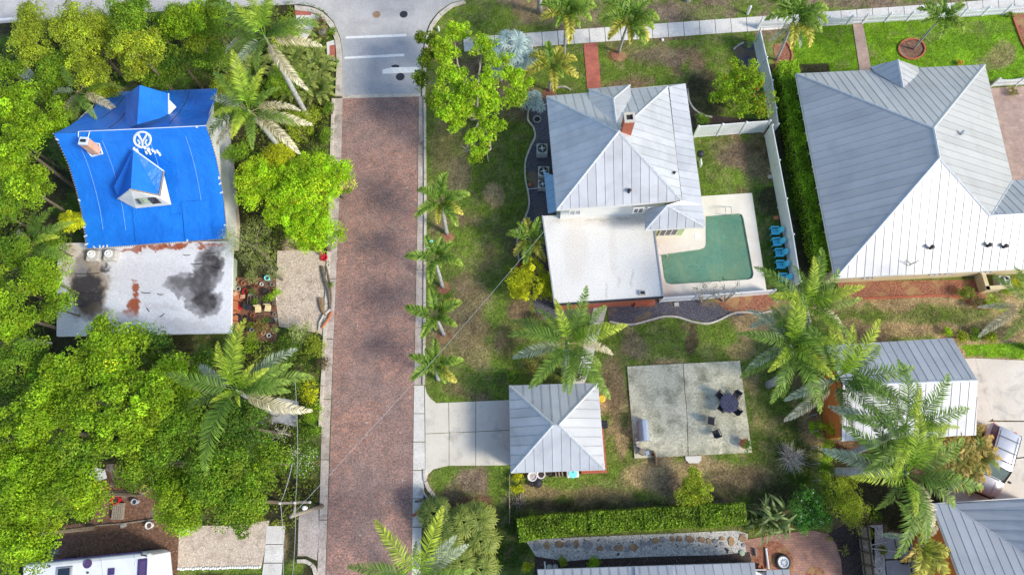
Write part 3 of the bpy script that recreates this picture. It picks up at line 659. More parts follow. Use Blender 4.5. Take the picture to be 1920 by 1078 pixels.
def opening(house, a, b, z0, z1, proud=.04, name='window', nsplit=2, frame='white_paint', glass='glass', side=1):
    """window or door on the wall line a-b (world xy); side gives the outward normal"""
    a, b = Vector(a[:2]), Vector(b[:2]); d = (b-a); L = d.length; d.normalize(); n_ = Vector((d.y, -d.x))*side; ang = math.atan2(d.y, d.x)
    m = (a+b)/2+n_*proud*.5; zc = (z0+z1)/2
    wn = MB().box((m.x, m.y, zc), (L, proud, z1-z0), ang).build(name, MT[glass], house)
    fb = MB(); m2 = (a+b)/2+n_*(proud*.5+.02)
    for z in (z0, z1): fb.box((m2.x, m2.y, z), (L+.12, proud+.03, .08), ang)
    for k in range(nsplit+1):
        p = a+d*(L*k/nsplit)+n_*(proud*.5+.02); fb.box((p.x, p.y, zc), (.07, proud+.025, z1-z0-.085), ang)
    fb.build('frame', MT[frame], wn)
    return wn
def vent(house_or_none, px, py, z, r=.09, h=.35, label=None, mat='dark'):
    p = P(px, py, z); b = MB().lathe((p.x,p.y,p.z-.1), [(r,0),(r,h),(r*1.5,h),(r*1.5,h+.06),(.02,h+.1)], 10)
    return b.build('roof_vent', MT[mat], house_or_none)

# --- brick and white house with pool
h1 = T('two_storey_house', 'house with grey hipped metal roof and flat white garage roof beside the green pool', 'house', P(1160,300,0))
A, B, Cc, D, ap = (1025,181,5.8), (1252,163,5.8), (1278,376,5.8), (1044,393,5.8), (1160,247,8.7)
rf = roof(h1, [[A,D,ap], [D,Cc,ap], [Cc,B,ap], [B,A,ap]])
# cross hip over the front porch
pe = 5.85
roof(h1, [[(1104,168,pe),(1107,216,7.0),(1156,236,8.2),(1150,186,7.3)], [(1181,160,pe),(1104,168,pe),(1150,186,7.3)], [(1186,208,6.9),(1181,160,pe),(1150,186,7.3),(1156,236,8.2)]])
# lower roof strip on the east side with its hipped south end
rf2 = roof(h1, [[(1322,425,5.0),(1285,157,5.0),(1254,163,5.72),(1268,290,5.74),(1279,376,5.76),(1251,385,6.1)],
          [(1210,431,5.0),(1322,425,5.0),(1251,385,6.1)], [(1210,395,5.0),(1210,431,5.0),(1251,385,6.1)]])
roof(h1, [[(1020,322,3.1),(1028,400,3.1),(1044,397,3.7),(1040,330,3.7)]], mat='leadblue', ridge=False)
fascia(h1, [(1025,181),(1044,393),(1278,376)], 5.8, close=False)
fascia(h1, [(1210,431),(1322,425),(1285,157),(1025,181)], 5.0, close=False)
w1 = walls(h1, [(1027,183),(1252,165),(1278,376),(1045,392)], 5.8, 5.72, 'white_paint', .35)
MT['limewall'] = M_noise('lime_render', (.40,.52,.25), (.48,.60,.30), 1.5)
q_ = [P(1224,445,0), P(1277,442,0), P(1252,250,0), P(1220,252,0)]
MB().prism([(p.x,p.y) for p in q_], -.1, 4.95).build('wall', MT['limewall'], h1)
opening(h1, P(1232,444.6,0), P(1264,442.9,0), .4, 2.4, nsplit=3)
fr = [(1017,405),(1222,394),(1243,557),(1040,571)]; zf = 3.0
wf = [(P(x,y,zf).x, P(x,y,zf).y) for x,y in fr]
MB().prism(wf, zf-.25, zf).build('flat_roof', MT['flatroof'], h1)
for i in (0,1,2,3):
    if i in (0,): continue
    q, r_ = Vector(wf[i]), Vector(wf[(i+1)%4]); m_ = (q+r_)/2; d = r_-q
    MB().box((m_.x, m_.y, zf-.08), (d.length+.06, .09, .30), math.atan2(d.y, d.x)).build('roof_edging', MT['metal_g' if i != 2 else 'darkmetal'], h1)
painted_quad('roof_membrane', fr, zf+.006, (.72,.70,.66), [(1130,415,110,10,(.62,.56,.49),.6),(1060,412,20,6,(.5,.44,.38),.35),(1120,413,30,3,(.42,.38,.33),.5),(1165,410,20,3,(.42,.38,.33),.5),(1080,470,26,60,(.66,.60,.53),.5),(1150,470,8,50,(.64,.60,.55),.5),(1185,520,3,22,(.45,.43,.42),.5),(1135,545,3,18,(.45,.43,.42),.5),(1160,530,3,14,(.5,.48,.46),.5),(1215,470,14,60,(.66,.62,.57),.35)], h1, warp=10, seed=170)
MB().prism(inset(wf, .3), -.1, zf-.251).build('garage_wall', MT['redbrick'], h1)
p = P(1204,550,3); MB().box((p.x,p.y,3.1), (.42,.32,.2), -.05).build('skylight_curb', MT['kerb'], h1); MB().box((p.x,p.y,3.17), (.30,.22,.09), -.05).build('skylight', MT['glass'], h1)
# red brick steps at the south wall
for x0, x1, yy, hh in ((1146,1183,566,.5),(1188,1212,567,.8),(1212,1226,566,.5)):
    MB().prism([p[:2] for p in px_poly([(x0,yy),(x1,yy-1),(x1,yy+8),(x0,yy+9)], .0)], -.1, hh).build('brick_ledge', MT['redbrick'], h1)
opening(h1, P(1188,393,5.0), P(1206,392,5.0), 4.5, 5.3, side=1); opening(h1, P(1214,392,5.0), P(1232,391,5.0), 4.5, 5.3, side=1)
opening(h1, P(1068,397,5.0), P(1088,396,5.0), 4.5, 5.3, side=1, glass='metal_g')
c = P(1175,240,8.6); MB().box((c.x,c.y,8.9), (.68,.66,1.9), -.06).build('chimney', MT['redbrick'], h1)
ch = MB()
for dx, dy, sx, sy in ((-.28,0,.14,.68),(.28,0,.14,.68),(0,-.27,.43,.14),(0,.27,.43,.14)): ch.box((c.x+dx,c.y+dy,9.93), (sx,sy,.16), 0)
ch.build('chimney_cap', MT['kerb'], h1)
MB().box((c.x,c.y,9.87), (.42,.40,.04)).build('flue', MT['dark'], h1)
vent(h1, 1179,360,6.35); vent(h1, 1263,327,5.95, .07)
# --- eastern house
h2 = T('large_metal_roof_house', 'large house with wide white and blue-shaded hipped metal roof at the right', 'house', P(1720,340,0))
ez, az, wz = 3.2, 7.2, 5.25
NW, NE, SW, SE, N1, S1, V1, V2, R2, E2 = (1493,139,ez), (1846,122,ez), (1567,521,ez), (2010,499,ez), (1750,241,az), (1761,297,az), (1857,405,wz), (1898,339,ez), (2010,396,wz), (2000,332,ez)
rf = roof(h2, [[NW,SW,S1,N1], [NE,NW,N1], [V2,NE,N1,S1,V1], [SW,SE,R2,V1,S1], [E2,V2,V1,R2]], mat='roof_b', width=.58)
roof(h2, [[(1632,126,3.3),(1640,136,3.5),(1693,166,4.6),(1683,113,4.6)], [(1724,141,3.6),(1721,126,3.3),(1683,113,4.6),(1693,166,4.6)]], mat='roof_b', width=.5)
fascia(h2, [(1846,122),(1493,139),(1567,521),(2010,499)], ez, close=False, mat='white_paint')
w2 = walls(h2, [(1493,139),(1846,122),(1900,345),(2010,340),(2010,499),(1567,521)], ez, ez-.1, 'cream', .5)
for y0, y1 in ((160,235),(250,300),(310,372),(400,425)):
    f = lambda y: P(1493+(y-139)*.1937, y, ez)+Vector((.5,0,0))
    opening(h2, f(y0), f(y1), .5, 2.7, side=1, nsplit=max(1, int((y1-y0)/22)), proud=.09)
for x0, x1 in ((1650,1668),(1780,1800),(1812,1822),(1880,1900)):
    g = lambda x: P(x, 521-(x-1567)*.0497, ez)+Vector((0,.52,0)); opening(h2, g(x0), g(x1), .9, 2.3, side=1)
for x, y, z in ((1679,342,4.9),(1803,251,5.9),(1745,465,4.3),(1853,461,4.25),(1883,463,4.2)): vent(h2, x, y, z, .1, .3, mat='dark' if z < 4.5 else 'metal_g')
an = T('roof_aerial', 'thin dark V-shaped aerial on the white south slope of the large roof', 'aerial', P(1704,498,3.7))
p = P(1704,498,3.6); MB().tube([p, p+Vector((0,0,.6))], .03, 5).build('mast', MT['darkmetal'], an)
for s_ in (-1,1): MB().tube([p+Vector((0,0,.3)), p+Vector((s_*.4,.15,.6))], .025, 5).build('arm', MT['darkmetal'], an)
# --- garden pavilion / garage
h3 = T('pavilion_garage', 'small square garage with pyramid metal roof at the end of the concrete driveway', 'garage', P(1045,800,0))
gz = 2.8
rf = roof(h3, [[(955,723,gz),(958,886,gz),(1037,796,4.7)], [(958,886,gz),(1134,880,gz),(1048,796,4.7),(1037,796,4.7)], [(1134,880,gz),(1121,718,gz),(1048,796,4.7)], [(1121,718,gz),(955,723,gz),(1037,796,4.7),(1048,796,4.7)]])
fascia(h3, [(955,723),(958,886),(1134,880),(1121,718)], gz, .2)
w3 = walls(h3, [(955,723),(958,886),(1134,880),(1121,718)], gz, gz-.1, 'redbrick', .28)
MB().prism([p[:2] for p in px_poly([(1090,888),(1138,886),(1131,800),(1126,800),(1128,878),(1090,881)], .6)], -.1, .7).build('brick_ledge', MT['redbrick'], h3)
opening(h3, w3[0], Vector(w3[0])*.02+Vector(w3[1])*.98, .1, 2.3, name='garage_door', glass='white_paint', nsplit=4, side=-1)
# --- red garage on the right
h4 = T('gabled_outbuilding', 'gabled outbuilding with white ribbed metal roof and orange-red gable wall behind palms', 'garage', P(1700,730,0))
gz = 3.0
rf = roof(h4, [[(1786,634,gz),(1546,648,gz),(1580,723,4.7),(1832,713,4.7)], [(1578,826,gz),(1830,815,gz),(1832,713,4.7),(1580,723,4.7)]], mat='roof_b', width=.56)
w4 = walls(h4, [(1546,648),(1578,826),(1830,815),(1786,634)], gz, gz-.08, 'orange', .3)
a_, b_, t_ = P(1556,650,gz), P(1588,824,gz), P(1590,722,4.62)
MB().add([a_, b_, t_, a_+Vector((.15,0,0)), b_+Vector((.15,0,0)), t_+Vector((.15,0,0))], [(0,1,2),(5,4,3),(0,2,5,3),(2,1,4,5)]).build('gable_wall', MT['orange'], h4)
fascia(h4, [(1578,826),(1830,815)], gz, close=False)
# --- orange house bottom right
h5 = T('orange_house', 'orange walled house with pale blue metal roof at the bottom right corner', 'house', P(1850,1060,0))
gz = 3.6
rf = roof(h5, [[(1778,945,gz),(1748,944,gz),(1797,1078,5.3),(1838,1180,6.7),(2060,1175,6.7),(1930,1043,4.95)], [(2060,1175,6.7),(2005,928,6.7),(1778,945,gz),(1930,1043,4.95)]], mat='roof_b', width=.58)
for a_, b_ in ((P(1751,946,gz-.08),P(1800,1078,5.2)),(P(1800,1078,5.2),P(1840,1178,6.6))):
    o_ = Vector((.12,0,0)); a_ = a_+o_; b_ = b_+o_
    MB().add([(a_.x,a_.y,-.1),(b_.x,b_.y,-.1),b_,a_,(a_.x+.2,a_.y,-.1),(b_.x+.2,b_.y,-.1),b_+Vector((.2,0,0)),a_+Vector((.2,0,0))], [(0,1,2,3),(7,6,5,4),(3,2,6,7)]).build('gable_wall', MT['orange'], h5)
fascia(h5, [(2005,928),(1748,944)], gz, close=False)
w5 = walls(h5, [(1778,946),(1860,1180),(2050,1180),(2000,929)], gz, gz-.1, 'orange', .3)
for (x0,y0,z0_),(x1,y1,z1_) in (((1748,944,gz),(1797,1078,5.3)),((1797,1078,5.3),(1838,1180,6.7))):
    A_, B_ = P(x0,y0,z0_), P(x1,y1,z1_); MB().tube([A_+Vector((0,0,-.05)), B_+Vector((0,0,-.05))], .07, 4).build('rake_trim', MT['white_paint'], h5)
MB().prism([p[:2] for p in px_poly([(1740,1005),(1756,1003),(1768,1050),(1752,1052)], 1.2)], -.1, 1.2).build('side_porch', MT['white_paint'], h5)
# --- house at the bottom edge
h6 = T('bottom_edge_house', 'house with pale blue metal roof cut off by the bottom edge of the photo', 'house', P(1240,1150,0))
gz = 3.0
rf = roof(h6, [[(1190,1062,gz),(1008,1068,gz),(1030,1240,4.6),(1200,1240,5.6)], [(1262,1060,gz+.1),(1190,1062,gz+.1),(1200,1240,5.9),(1262,1240,5.9)], [(1415,1055,gz),(1262,1060,gz),(1262,1240,5.6),(1430,1240,4.6)]], mat='roof_b', width=.58)
roof(h6, [[(1480,1067,2.9),(1437,1068,2.9),(1440,1240,4.4),(1495,1240,4.4)]], mat='roof_b', width=.58, ridge=False)
fascia(h6, [(1437,1068),(1415,1068),(1415,1055),(1008,1068),(1030,1240)], gz, close=False, mat='white_paint')
walls(h6, [(1008,1068),(1415,1055),(1440,1068),(1480,1067),(1500,1240),(1030,1240)], gz, gz-.12, 'white_paint', .4)

# --- blue-tarped house
h0 = T('tarp_covered_house', 'house whose steep roof is covered with bright blue tarpaulin', 'house', P(280,330,0))
ridge_l, ridge_r = P(101,251,8.5), P(386,236,8.5)
ev_l, ev_r = P(163,466,3.3), P(425,447,3.3)
prof = [(0,0),(.08,.16),(.22,.38),(.42,.60),(.62,.775),(.82,.905),(1,1)]        # run, drop: a concave slope
def slope_pt(u, t):
    a = ridge_l.lerp(ridge_r, u); b = ev_l.lerp(ev_r, u)
    for (r0,d0),(r1,d1) in zip(prof, prof[1:]):
        if t <= r1+1e-9:
            k = (t-r0)/(r1-r0); d = d0+(d1-d0)*k; break
    q = a.lerp(b, t); q.z = a.z+(b.z-a.z)*d; return q
nu, nv = 60, 40; V_, F_ = [], []
rs = np.random.default_rng(3)
for i in range(nu+1):
    for j in range(nv+1):
        u, t = i/nu, j/nv; q = slope_pt(u, t)
        sag = .035*math.sin(u*math.pi*9)**2*math.sin(math.pi*min(1,t*1.1))+.05*(float(vnoise(np.array([u*7]), np.array([t*5]), 1, 4)[0])-.5)
        V_.append((q.x, q.y, q.z+sag))
for i in range(nu):
    for j in range(nv): F_.append((i*(nv+1)+j, i*(nv+1)+j+1, (i+1)*(nv+1)+j+1, (i+1)*(nv+1)+j))
b = ORG[h0.name]; tp = MB().add(V_, F_).build('tarp', MT['tarp'], h0, smooth=True)
# north slope (flared at the eave)
nl, nr = P(180,176,3.6), P(408,166,3.6); nl2 = P(177,200,4.3)
nm = MB().add([ridge_l, P(131,236,7.2), P(177,203,5.0), P(186,176,3.6), P(408,166,3.6), P(398,206,5.4), ridge_r, P(239,243,8.45), P(236,210,5.5), P(236,172,3.7), P(320,206,5.5), P(318,170,3.7)],
     [(0,1,7),(1,2,8,7),(2,3,9,8),(8,9,11,10),(7,8,10),(7,10,5,6),(10,11,4,5)]).build('tarp', MT['tarp'], h0)
def fold(pts, nm='tarp_seam', r=.035, parent=None, mat='tape'):
    MB().tube(pts, r, 5).build(nm, MT[mat], parent or tp)
for u, t0, t1 in ((.13,.10,.82),(.29,.06,.84),(.60,.02,.80),(.845,.06,.92),(.43,.80,.95),(.56,.72,.93)):
    fold([slope_pt(u+(t1-t0)*.0*k, t0+(t1-t0)*k/8)+Vector((0,0,.05)) for k in range(9)], r=.02, mat='seam')
# patch of newer tarp at the foot of the slope and overlaps
def patch(u0, u1, t0, t1, dz=.09, parent=None, name='tarp_patch', mat='tarp'):
    b_ = MB(); vs = [slope_pt(u0+(u1-u0)*i/8, t0+(t1-t0)*j/6)+Vector((0,0,dz)) for i in range(9) for j in range(7)]
    b_.add(vs, [(i*7+j, i*7+j+1, (i+1)*7+j+1, (i+1)*7+j) for i in range(8) for j in range(6)]); return b_.build(name, MT[mat], parent or tp)
patch(.355,.70,.72,.985); patch(.36,.62,.60,.73,.10); patch(.705,.90,.60,.99,.08)
# fringe of clips along the eave and the left verge
fr_ = MB()
for k in range(64): p = slope_pt(k/63, 1.0); fr_.box(p+Vector((0,-.03,-.03)), (.08,.06,.05))
for k in range(50): p = slope_pt(0, k/49); fr_.box(p+Vector((-.03,0,.03)), (.06,.07,.06)); p = slope_pt(1, k/49); fr_.box(p+Vector((.03,0,.03)), (.06,.07,.06))
tag(fr_.build('tarp_fringe', MT['timber'], h0), kind='stuff')
for k in range(16):
    p = slope_pt(*random.choice([(random.random(), .995), (0.004, random.random()), (random.random(), .01), (.996, random.random())])) + Vector((0,0,.09))
    MB().box(p, (.16+.1*random.random(), .10, .03), random.random()*3).build('sandbag', MT['tape'], h0)
# sprayed circle with a forked sign and dots on the tarp
def on_tarp(px, py, dz=.07):
    z = 6.5
    for _ in range(60):
        q = P(px, py, z); u = min(1, max(0, (q.x-ridge_l.x)/(ridge_r.x-ridge_l.x)))
        a = ridge_l.lerp(ridge_r, u); e_ = ev_l.lerp(ev_r, u); t = min(1, max(0, (q.y-a.y)/(e_.y-a.y))); z += .25*(slope_pt(u, t).z+dz-z)
    return P(px, py, z)
sg = [([on_tarp(x, y) for x, y in arc(267,262,15.5,14.5,0,360,26)], .085), ([on_tarp(*p) for p in ((267,277),(267,266),(260,254),(257,250))], .075), ([on_tarp(*p) for p in ((267,266),(273,256),(276,250))], .075),
      ([on_tarp(*p) for p in ((258,262),(262,268),(259,273))], .06), ([on_tarp(*p) for p in ((275,262),(272,268),(276,273))], .06)]
for k, (x, y) in enumerate(((252,279),(257,282),(271,277),(277,281),(281,287),(286,282),(290,285),(295,284),(299,289),(274,286),(279,280))): sg.append(([on_tarp(x-1.5,y-3), on_tarp(x+1.5,y+3)], .085))
for pts, r in sg: MB().tube(pts, r, 5).build('sprayed_mark', MT['tape'], tp)
# chimney through the west part of the slope
def box_px(px, py, z0, z1, sx, sy, rz=0): p = P(px, py, z1); return MB().box((p.x, p.y, (z0+z1)/2), (sx, sy, z1-z0), rz)
MT['peach'] = M_noise('peach_render', (.55,.30,.20), (.68,.42,.30), 2)
q = P(157,265,9.0); ck = MB().box((q.x,q.y,8.3), (.56,.52,1.4), -.1).build('chimney', MT['peach'], h0)
MB().box((q.x,q.y,9.03), (.60,.56,.06), -.1).build('chimney_cap', MT['tape'], ck); MB().box((q.x,q.y,9.08), (.36,.2,.05), -.1).build('flue', MT['dark'], ck)
fold([on_tarp(*p, .08) for p in ((168,268),(186,270),(192,288),(172,293),(164,284))], 'chimney_flashing', .07, ck, 'tape')
for x0, x1 in ((147,149),(165,170)): fold([on_tarp(x0,258,.6), on_tarp(x1-2,247,.1)], 'tie_rope', .03, h0)
# south dormer
dd = MB(); t0, t1 = P(250,280,7.9), P(245,356,7.9); r0, r1 = P(308,322,6.7), P(299,367,6.3); l0, l1 = P(226,326,6.6), P(222,373,5.6); m0 = P(214,350,6.2)
dd.add([t0,t1,r1,r0], [(0,1,2,3)]); dd.add([t0,m0,l1,t1], [(0,1,2,3)]); dd.add([t0,r0,on_tarp(311,330,.0)], [(0,1,2)])
dm = dd.build('dormer', MT['tarp'], h0)
fr0 = MB().add([P(223,374,5.55), P(245,357,7.78), P(299,367,6.25), P(300,372,6.1), P(308,330,6.45), P(321,384,4.9), P(255,391,4.6), P(240,384,4.9)], [(0,1,2,3,5,6,7),(3,4,5)]).build('dormer_wall', MT['white_paint'], dm)
def quad_on(px, wz_, name, mat, parent): MB().add([P(x, y, wz_) for x, y in px], [(0,1,2,3)]).build(name, MT[mat], parent)
dw1 = MB().add([P(252,373,6.35),P(262,372,6.4),P(272,384,5.7),P(262,385,5.65)], [(3,2,1,0)]).build('window_pane', MT['greenwall'], dm)
MB().add([P(264,372,6.4),P(274,371,6.4),P(284,382,5.75),P(274,383,5.7)], [(3,2,1,0)]).build('window_pane', MT['greenwall'], dm)
MB().add([P(276,371,6.4),P(291,370,6.4),P(304,381,5.75),P(286,383,5.75)], [(3,2,1,0)]).build('window_pane', MT['glass'], dm)
MB().add([P(254,374,6.42),P(260,373.5,6.42),P(267,382,5.85),P(261,383,5.8)], [(3,2,1,0)]).build('window_pane', MT['glass'], dm)
fold([t1+Vector((0,0,.05)), r1+Vector((0,0,.05)), r0+Vector((0,0,.05))], 'dormer_trim', .07, dm, 'timber')
fold([l1+Vector((0,0,.03)), t1+Vector((0,0,.03))], 'dormer_trim', .06, dm, 'white_paint')
fold([t0+Vector((0,0,.05)), r0+Vector((0,0,.05))], 'tarp_fold', .05, dm, 'tape')
# north cross gable
gb = MB(); g0, g1 = P(262,160,8.9), P(257,234,8.75)
gb.add([g0,g1,P(239,242,8.0),P(234,226,7.2),P(238,176,6.2)], [(0,1,2,3,4)]); gb.add([g0,P(316,176,7.0),P(316,214,7.0),P(300,222,7.6),g1], [(0,1,2,3,4)])
ng = gb.build('cross_gable', MT['tarp'], h0)
MB().add([P(317,187,6.4),P(331,201,5.6),P(317,216,6.2)], [(0,1,2)]).build('gable_wall', MT['white_paint'], ng)
fold([P(316,176,7.05),P(316,214,7.05)], 'gable_trim', .05, ng, 'tape')
fold([P(148,247,8.4),P(239,243,8.55),P(386,236,8.6)], 'tarp_fold', .03, h0, 'tape')
for pts in ([(262,233),(285,224),(314,216)], [(235,212),(222,228),(205,240)], [(355,170),(350,190),(335,212),(318,232)], [(234,180),(215,205),(190,222)]): fold([P(x,y,8.3-abs(240-y)*.058) for x,y in pts], 'tarp_crease', .025, h0, 'dark')
wl = walls(h0, [(188,172),(408,166),(425,447),(163,466)], 3.4, 3.3, 'white_paint', .5)
tri = lambda u, e_: MB().add([ridge_l.lerp(ridge_r, u)-Vector((0,0,.3)), slope_pt(u, .3)-Vector((0,0,.3)), slope_pt(u, .6)-Vector((0,0,.3)), slope_pt(u, .97)-Vector((0,0,.2)), P(*e_)-Vector((0,0,.2))], [(0,1,2,3,4)]).build('gable_wall', MT['white_paint'], h0)
tri(.975, (404,170,3.5)); tri(.03, (186,180,3.6))
# pale side steps and rail along the east wall
slab('side_walk', [(412,300),(438,300),(450,420),(448,470),(430,470)], .02, 'sand', kind='structure', th=.05)
h0f = [(108,456),(436,452),(433,624),(106,630)]; zf = 2.5
wf0 = [(P(x,y,zf).x, P(x,y,zf).y) for x,y in h0f]
fr = MB().prism(wf0, zf-.25, zf).build('flat_roof', MT['stain'], h0)
MB().prism(inset(wf0, .65), -.1, zf-.251).build('extension_wall', MT['greenwall'], h0)
def blotch(pts, mat, z=3.005, jit=3, nm='roof_stain'):
    out = []
    for i in range(len(pts)):
        a, b_ = pts[i], pts[(i+1)%len(pts)]; 
        for k in range(5): out.append((a[0]+(b_[0]-a[0])*k/5+random.uniform(-jit,jit), a[1]+(b_[1]-a[1])*k/5+random.uniform(-jit,jit)))
    w_ = px_poly(out, z); MB().prism([p[:2] for p in w_], z-.003, z).build(nm, MT[mat], fr)
D1, D2, BR, RU, GR_ = (.045,.04,.042), (.26,.25,.26), (.30,.24,.18), (.33,.09,.04), (.52,.50,.50)
painted_quad('roof_membrane', [(x,y) for x,y in h0f], zf+.006, (.68,.68,.70), [
 (250,520,160,40,GR_,.4),(330,610,80,12,GR_,.5),(165,530,44,68,BR,1,.5,1.15),(162,545,34,52,D1,1.1),(150,500,18,20,D2,.6),(175,590,40,20,(.12,.09,.06),.7),(128,475,20,24,(.62,.52,.44),.9),(118,500,8,40,(.55,.42,.33),.8),
 (388,505,30,46,D2,.95,.75,1.05),(345,532,40,24,D2,.95,.75,1.05),(382,565,36,30,D2,.95,.75,1.05),(394,490,22,30,D1,.85),(375,530,30,30,D1,.75),(385,560,22,26,D1,.9),(340,530,26,12,D1,.5),
 (250,466,24,7,RU,.95,.6,1.1),(300,463,40,6,RU,.95,.6,1.1),(350,459,34,5,RU,.95,.6,1.1),(400,457,30,4,RU,.8),(254,540,9,18,RU,1,.7,1.1),(248,575,12,20,RU,1,.7,1.1),(240,590,16,8,RU,.9),(258,582,5,10,(.75,.7,.7),.9),
 (200,500,7,6,D1,.9),(225,600,50,14,GR_,.6),(410,470,14,8,D2,.7),(300,575,40,8,GR_,.5)], h0, warp=26)
for x0,y0,x1,y1 in ((140,513,186,512),(142,548,190,550),(265,548,282,549),(295,551,306,552),(300,594,308,588),(344,478,356,478),(385,475,402,474),(398,500,412,502),(358,495,380,494),(275,577,280,584)):
    MB().tube([P(x0,y0,2.52),P((x0+x1)/2,(y0+y1)/2+1,2.525),P(x1,y1,2.52)], .03, 4).build('roof_seam', MT['dark'], fr)

# ------------------------------------------------------------------ foliage
rng = np.random.default_rng(5)
def unit(v): return v/np.maximum(1e-9, np.linalg.norm(v, axis=1, keepdims=True))
def leaves_mesh(name, C, N, size, col, mat=None, aspect=.5, jitter=.6):
    """diamond leaves at C with normals near N"""
    n = len(C); N = unit(N+rng.normal(0, jitter, (n,3))); a = unit(np.cross(N, rng.normal(0,1,(n,3)))); b = np.cross(N, a)
    s = np.broadcast_to(size, (n,))[:,None]*rng.uniform(.7, 1.35, (n,1))
    V = np.stack([C-a*s*.5, C-b*s*aspect*.5+N*s*.10, C+a*s*.5-N*s*.05, C+b*s*aspect*.5+N*s*.10], 1).reshape(-1,3)
    idx = np.arange(n)[:,None]*4
    F = [np.concatenate([np.concatenate([idx, idx+1, idx+2], 1), np.concatenate([idx, idx+2, idx+3], 1)])]
    return mesh_np(name, V, F, mat or LEAF, np.repeat(col, 4, 0))
def clump_pts(cc, cr, per, flat=.8, up=.55):
    """leaf points spread on and in balls at cc with radii cr"""
    n = len(cc); d = unit(rng.normal(0,1,(n*per,3))); d[:,2] = np.abs(d[:,2])*1.0-.25; d = unit(d)
    r = rng.uniform(.55, 1.05, (n*per,1)); C = np.repeat(cc, per, 0)+d*r*np.repeat(cr, per)[:,None]*np.array((1,1,flat))
    N = d*(1-up)+np.array((0,0,1))*up
    return C, N
def shade(n, base, cl, v1=.22, v2=.16, yel=.25, yellow=(.42,.40,.03)):
    """leaf colours: clump-to-clump and leaf-to-leaf variation, some towards yellow"""
    k = len(cl); per = n//k
    f = np.repeat(np.exp(rng.normal(0, v1, k)), per)*np.exp(rng.normal(0, v2, n)); y = np.clip(np.repeat(rng.normal(0, 1, k), per)*.5+rng.normal(0,.4,n), 0, 1)[:,None]*yel
    return np.clip((np.array(base)*(1-y)+np.array(yellow)*y)*f[:,None]*1.28, 0, .9)
def blob_centres(R, n, lobes=7, seed=0, low=-.15, fill=.35):
    r = np.random.default_rng(seed); L = unit(r.normal(0,1,(lobes,3))); L[:,2] *= .4; Lr = r.uniform(.30,.5,lobes)
    out = []
    while len(out) < n:
        i = r.integers(lobes+2)
        d = r.normal(0,1,3); d /= np.linalg.norm(d); 
        if d[2] < low: d[2] = -d[2]*.5
        rad = r.uniform(1-fill, 1)
        if i < lobes: q = L[i]*(1-Lr[i])+d*rad*Lr[i]
        else: q = d*rad*.72
        out.append(q*np.array(R))
    return np.array(out)
PALM_POS = []
def tree(px, py, r, h, base, label, name='broadleaf_tree', cat='tree', n=None, leaf=.19, clump=.48, per=92, yel=.3, v1=.28, bark='bark', group=None, seed=None,
         rz=None, limbs=6, low=-.15, lobes=7, aspect=.55, yellow=(.46,.46,.02), fill=.35, ry=None, flowers=None, trunk=True, up=.55, cz=None, squash=.8):
    """px, py, r in photo pixels (crown centre and radius), h metres of height"""
    seed = seed if seed is not None else int(px*7+py*13); rz = rz or min(h*.42, r/25*.75); cz = cz if cz is not None else h-rz
    c = P(px, py, cz); sc = (H-cz)/50/25.3; R = (r*sc, (ry or r)*sc, rz)
    t = T(name, label, cat, (c.x, c.y, 0), group=group)
    n = n or int(max(16, 4.4*R[0]*R[1]/clump**2))
    cc = blob_centres(R, n, lobes, seed, low, fill); cr = np.full(n, clump)*rng.uniform(.55,1.4,n)
    C, N = clump_pts(cc, cr, per, squash, up)
    col = shade(len(C), base, cc, v1, .15, yel, yellow)
    if flowers:
        m = rng.random(len(C)) < flowers[0]; m &= C[:,2] > R[2]*.1; col[m] = np.array(flowers[1])
        if len(flowers) > 2: m2 = np.repeat(np.linalg.norm(cc[:,:2]/np.array(R[:2])-np.array(flowers[2]), axis=1) < .45, per) & (rng.random(len(C)) < .10); col[m2] = np.array(flowers[1])
    C = C+np.array((0,0,cz)); C[:,2] = np.maximum(C[:,2], .05)
    link('crown', leaves_mesh('crown', C, N, leaf*.74, col, aspect=aspect), t); ORG['crown'] = np.zeros(3)
    if trunk:
        tb = MB(); tr_ = max(.06, R[0]*.055); top = Vector((rng.normal(0,.15), rng.normal(0,.15), max(.3, cz-R[2]*.3)))
        tb.tube([(0,0,-.05), (top.x*.4,top.y*.4,top.z*.5), top], [tr_*1.25, tr_, tr_*.75], 7)
        link('trunk', tb.mesh('trunk', MT[bark]), t)
        lb = MB(); ks = rng.choice(len(cc), min(limbs, len(cc)), replace=False)
        for k in ks:
            e_ = Vector(cc[k]*.9)+Vector((0,0,cz)); mid = top.lerp(e_, .5)+Vector((rng.normal(0,.12), rng.normal(0,.12), R[2]*.12)); lb.tube([top, mid, e_], [tr_*.6, tr_*.38, tr_*.12], 5)
        link('limb', lb.mesh('limb', MT[bark]), t)
    return t
def M_(c, f): return tuple(x*f for x in c)
LIME, BRIGHT, MIDG, OLIVE, DARKG, YELG, GREY = (.25,.42,.010), (.180,.305,.010), (.125,.235,.014), (.235,.305,.022), (.06,.14,.014), (.40,.44,.012), (.26,.32,.11)
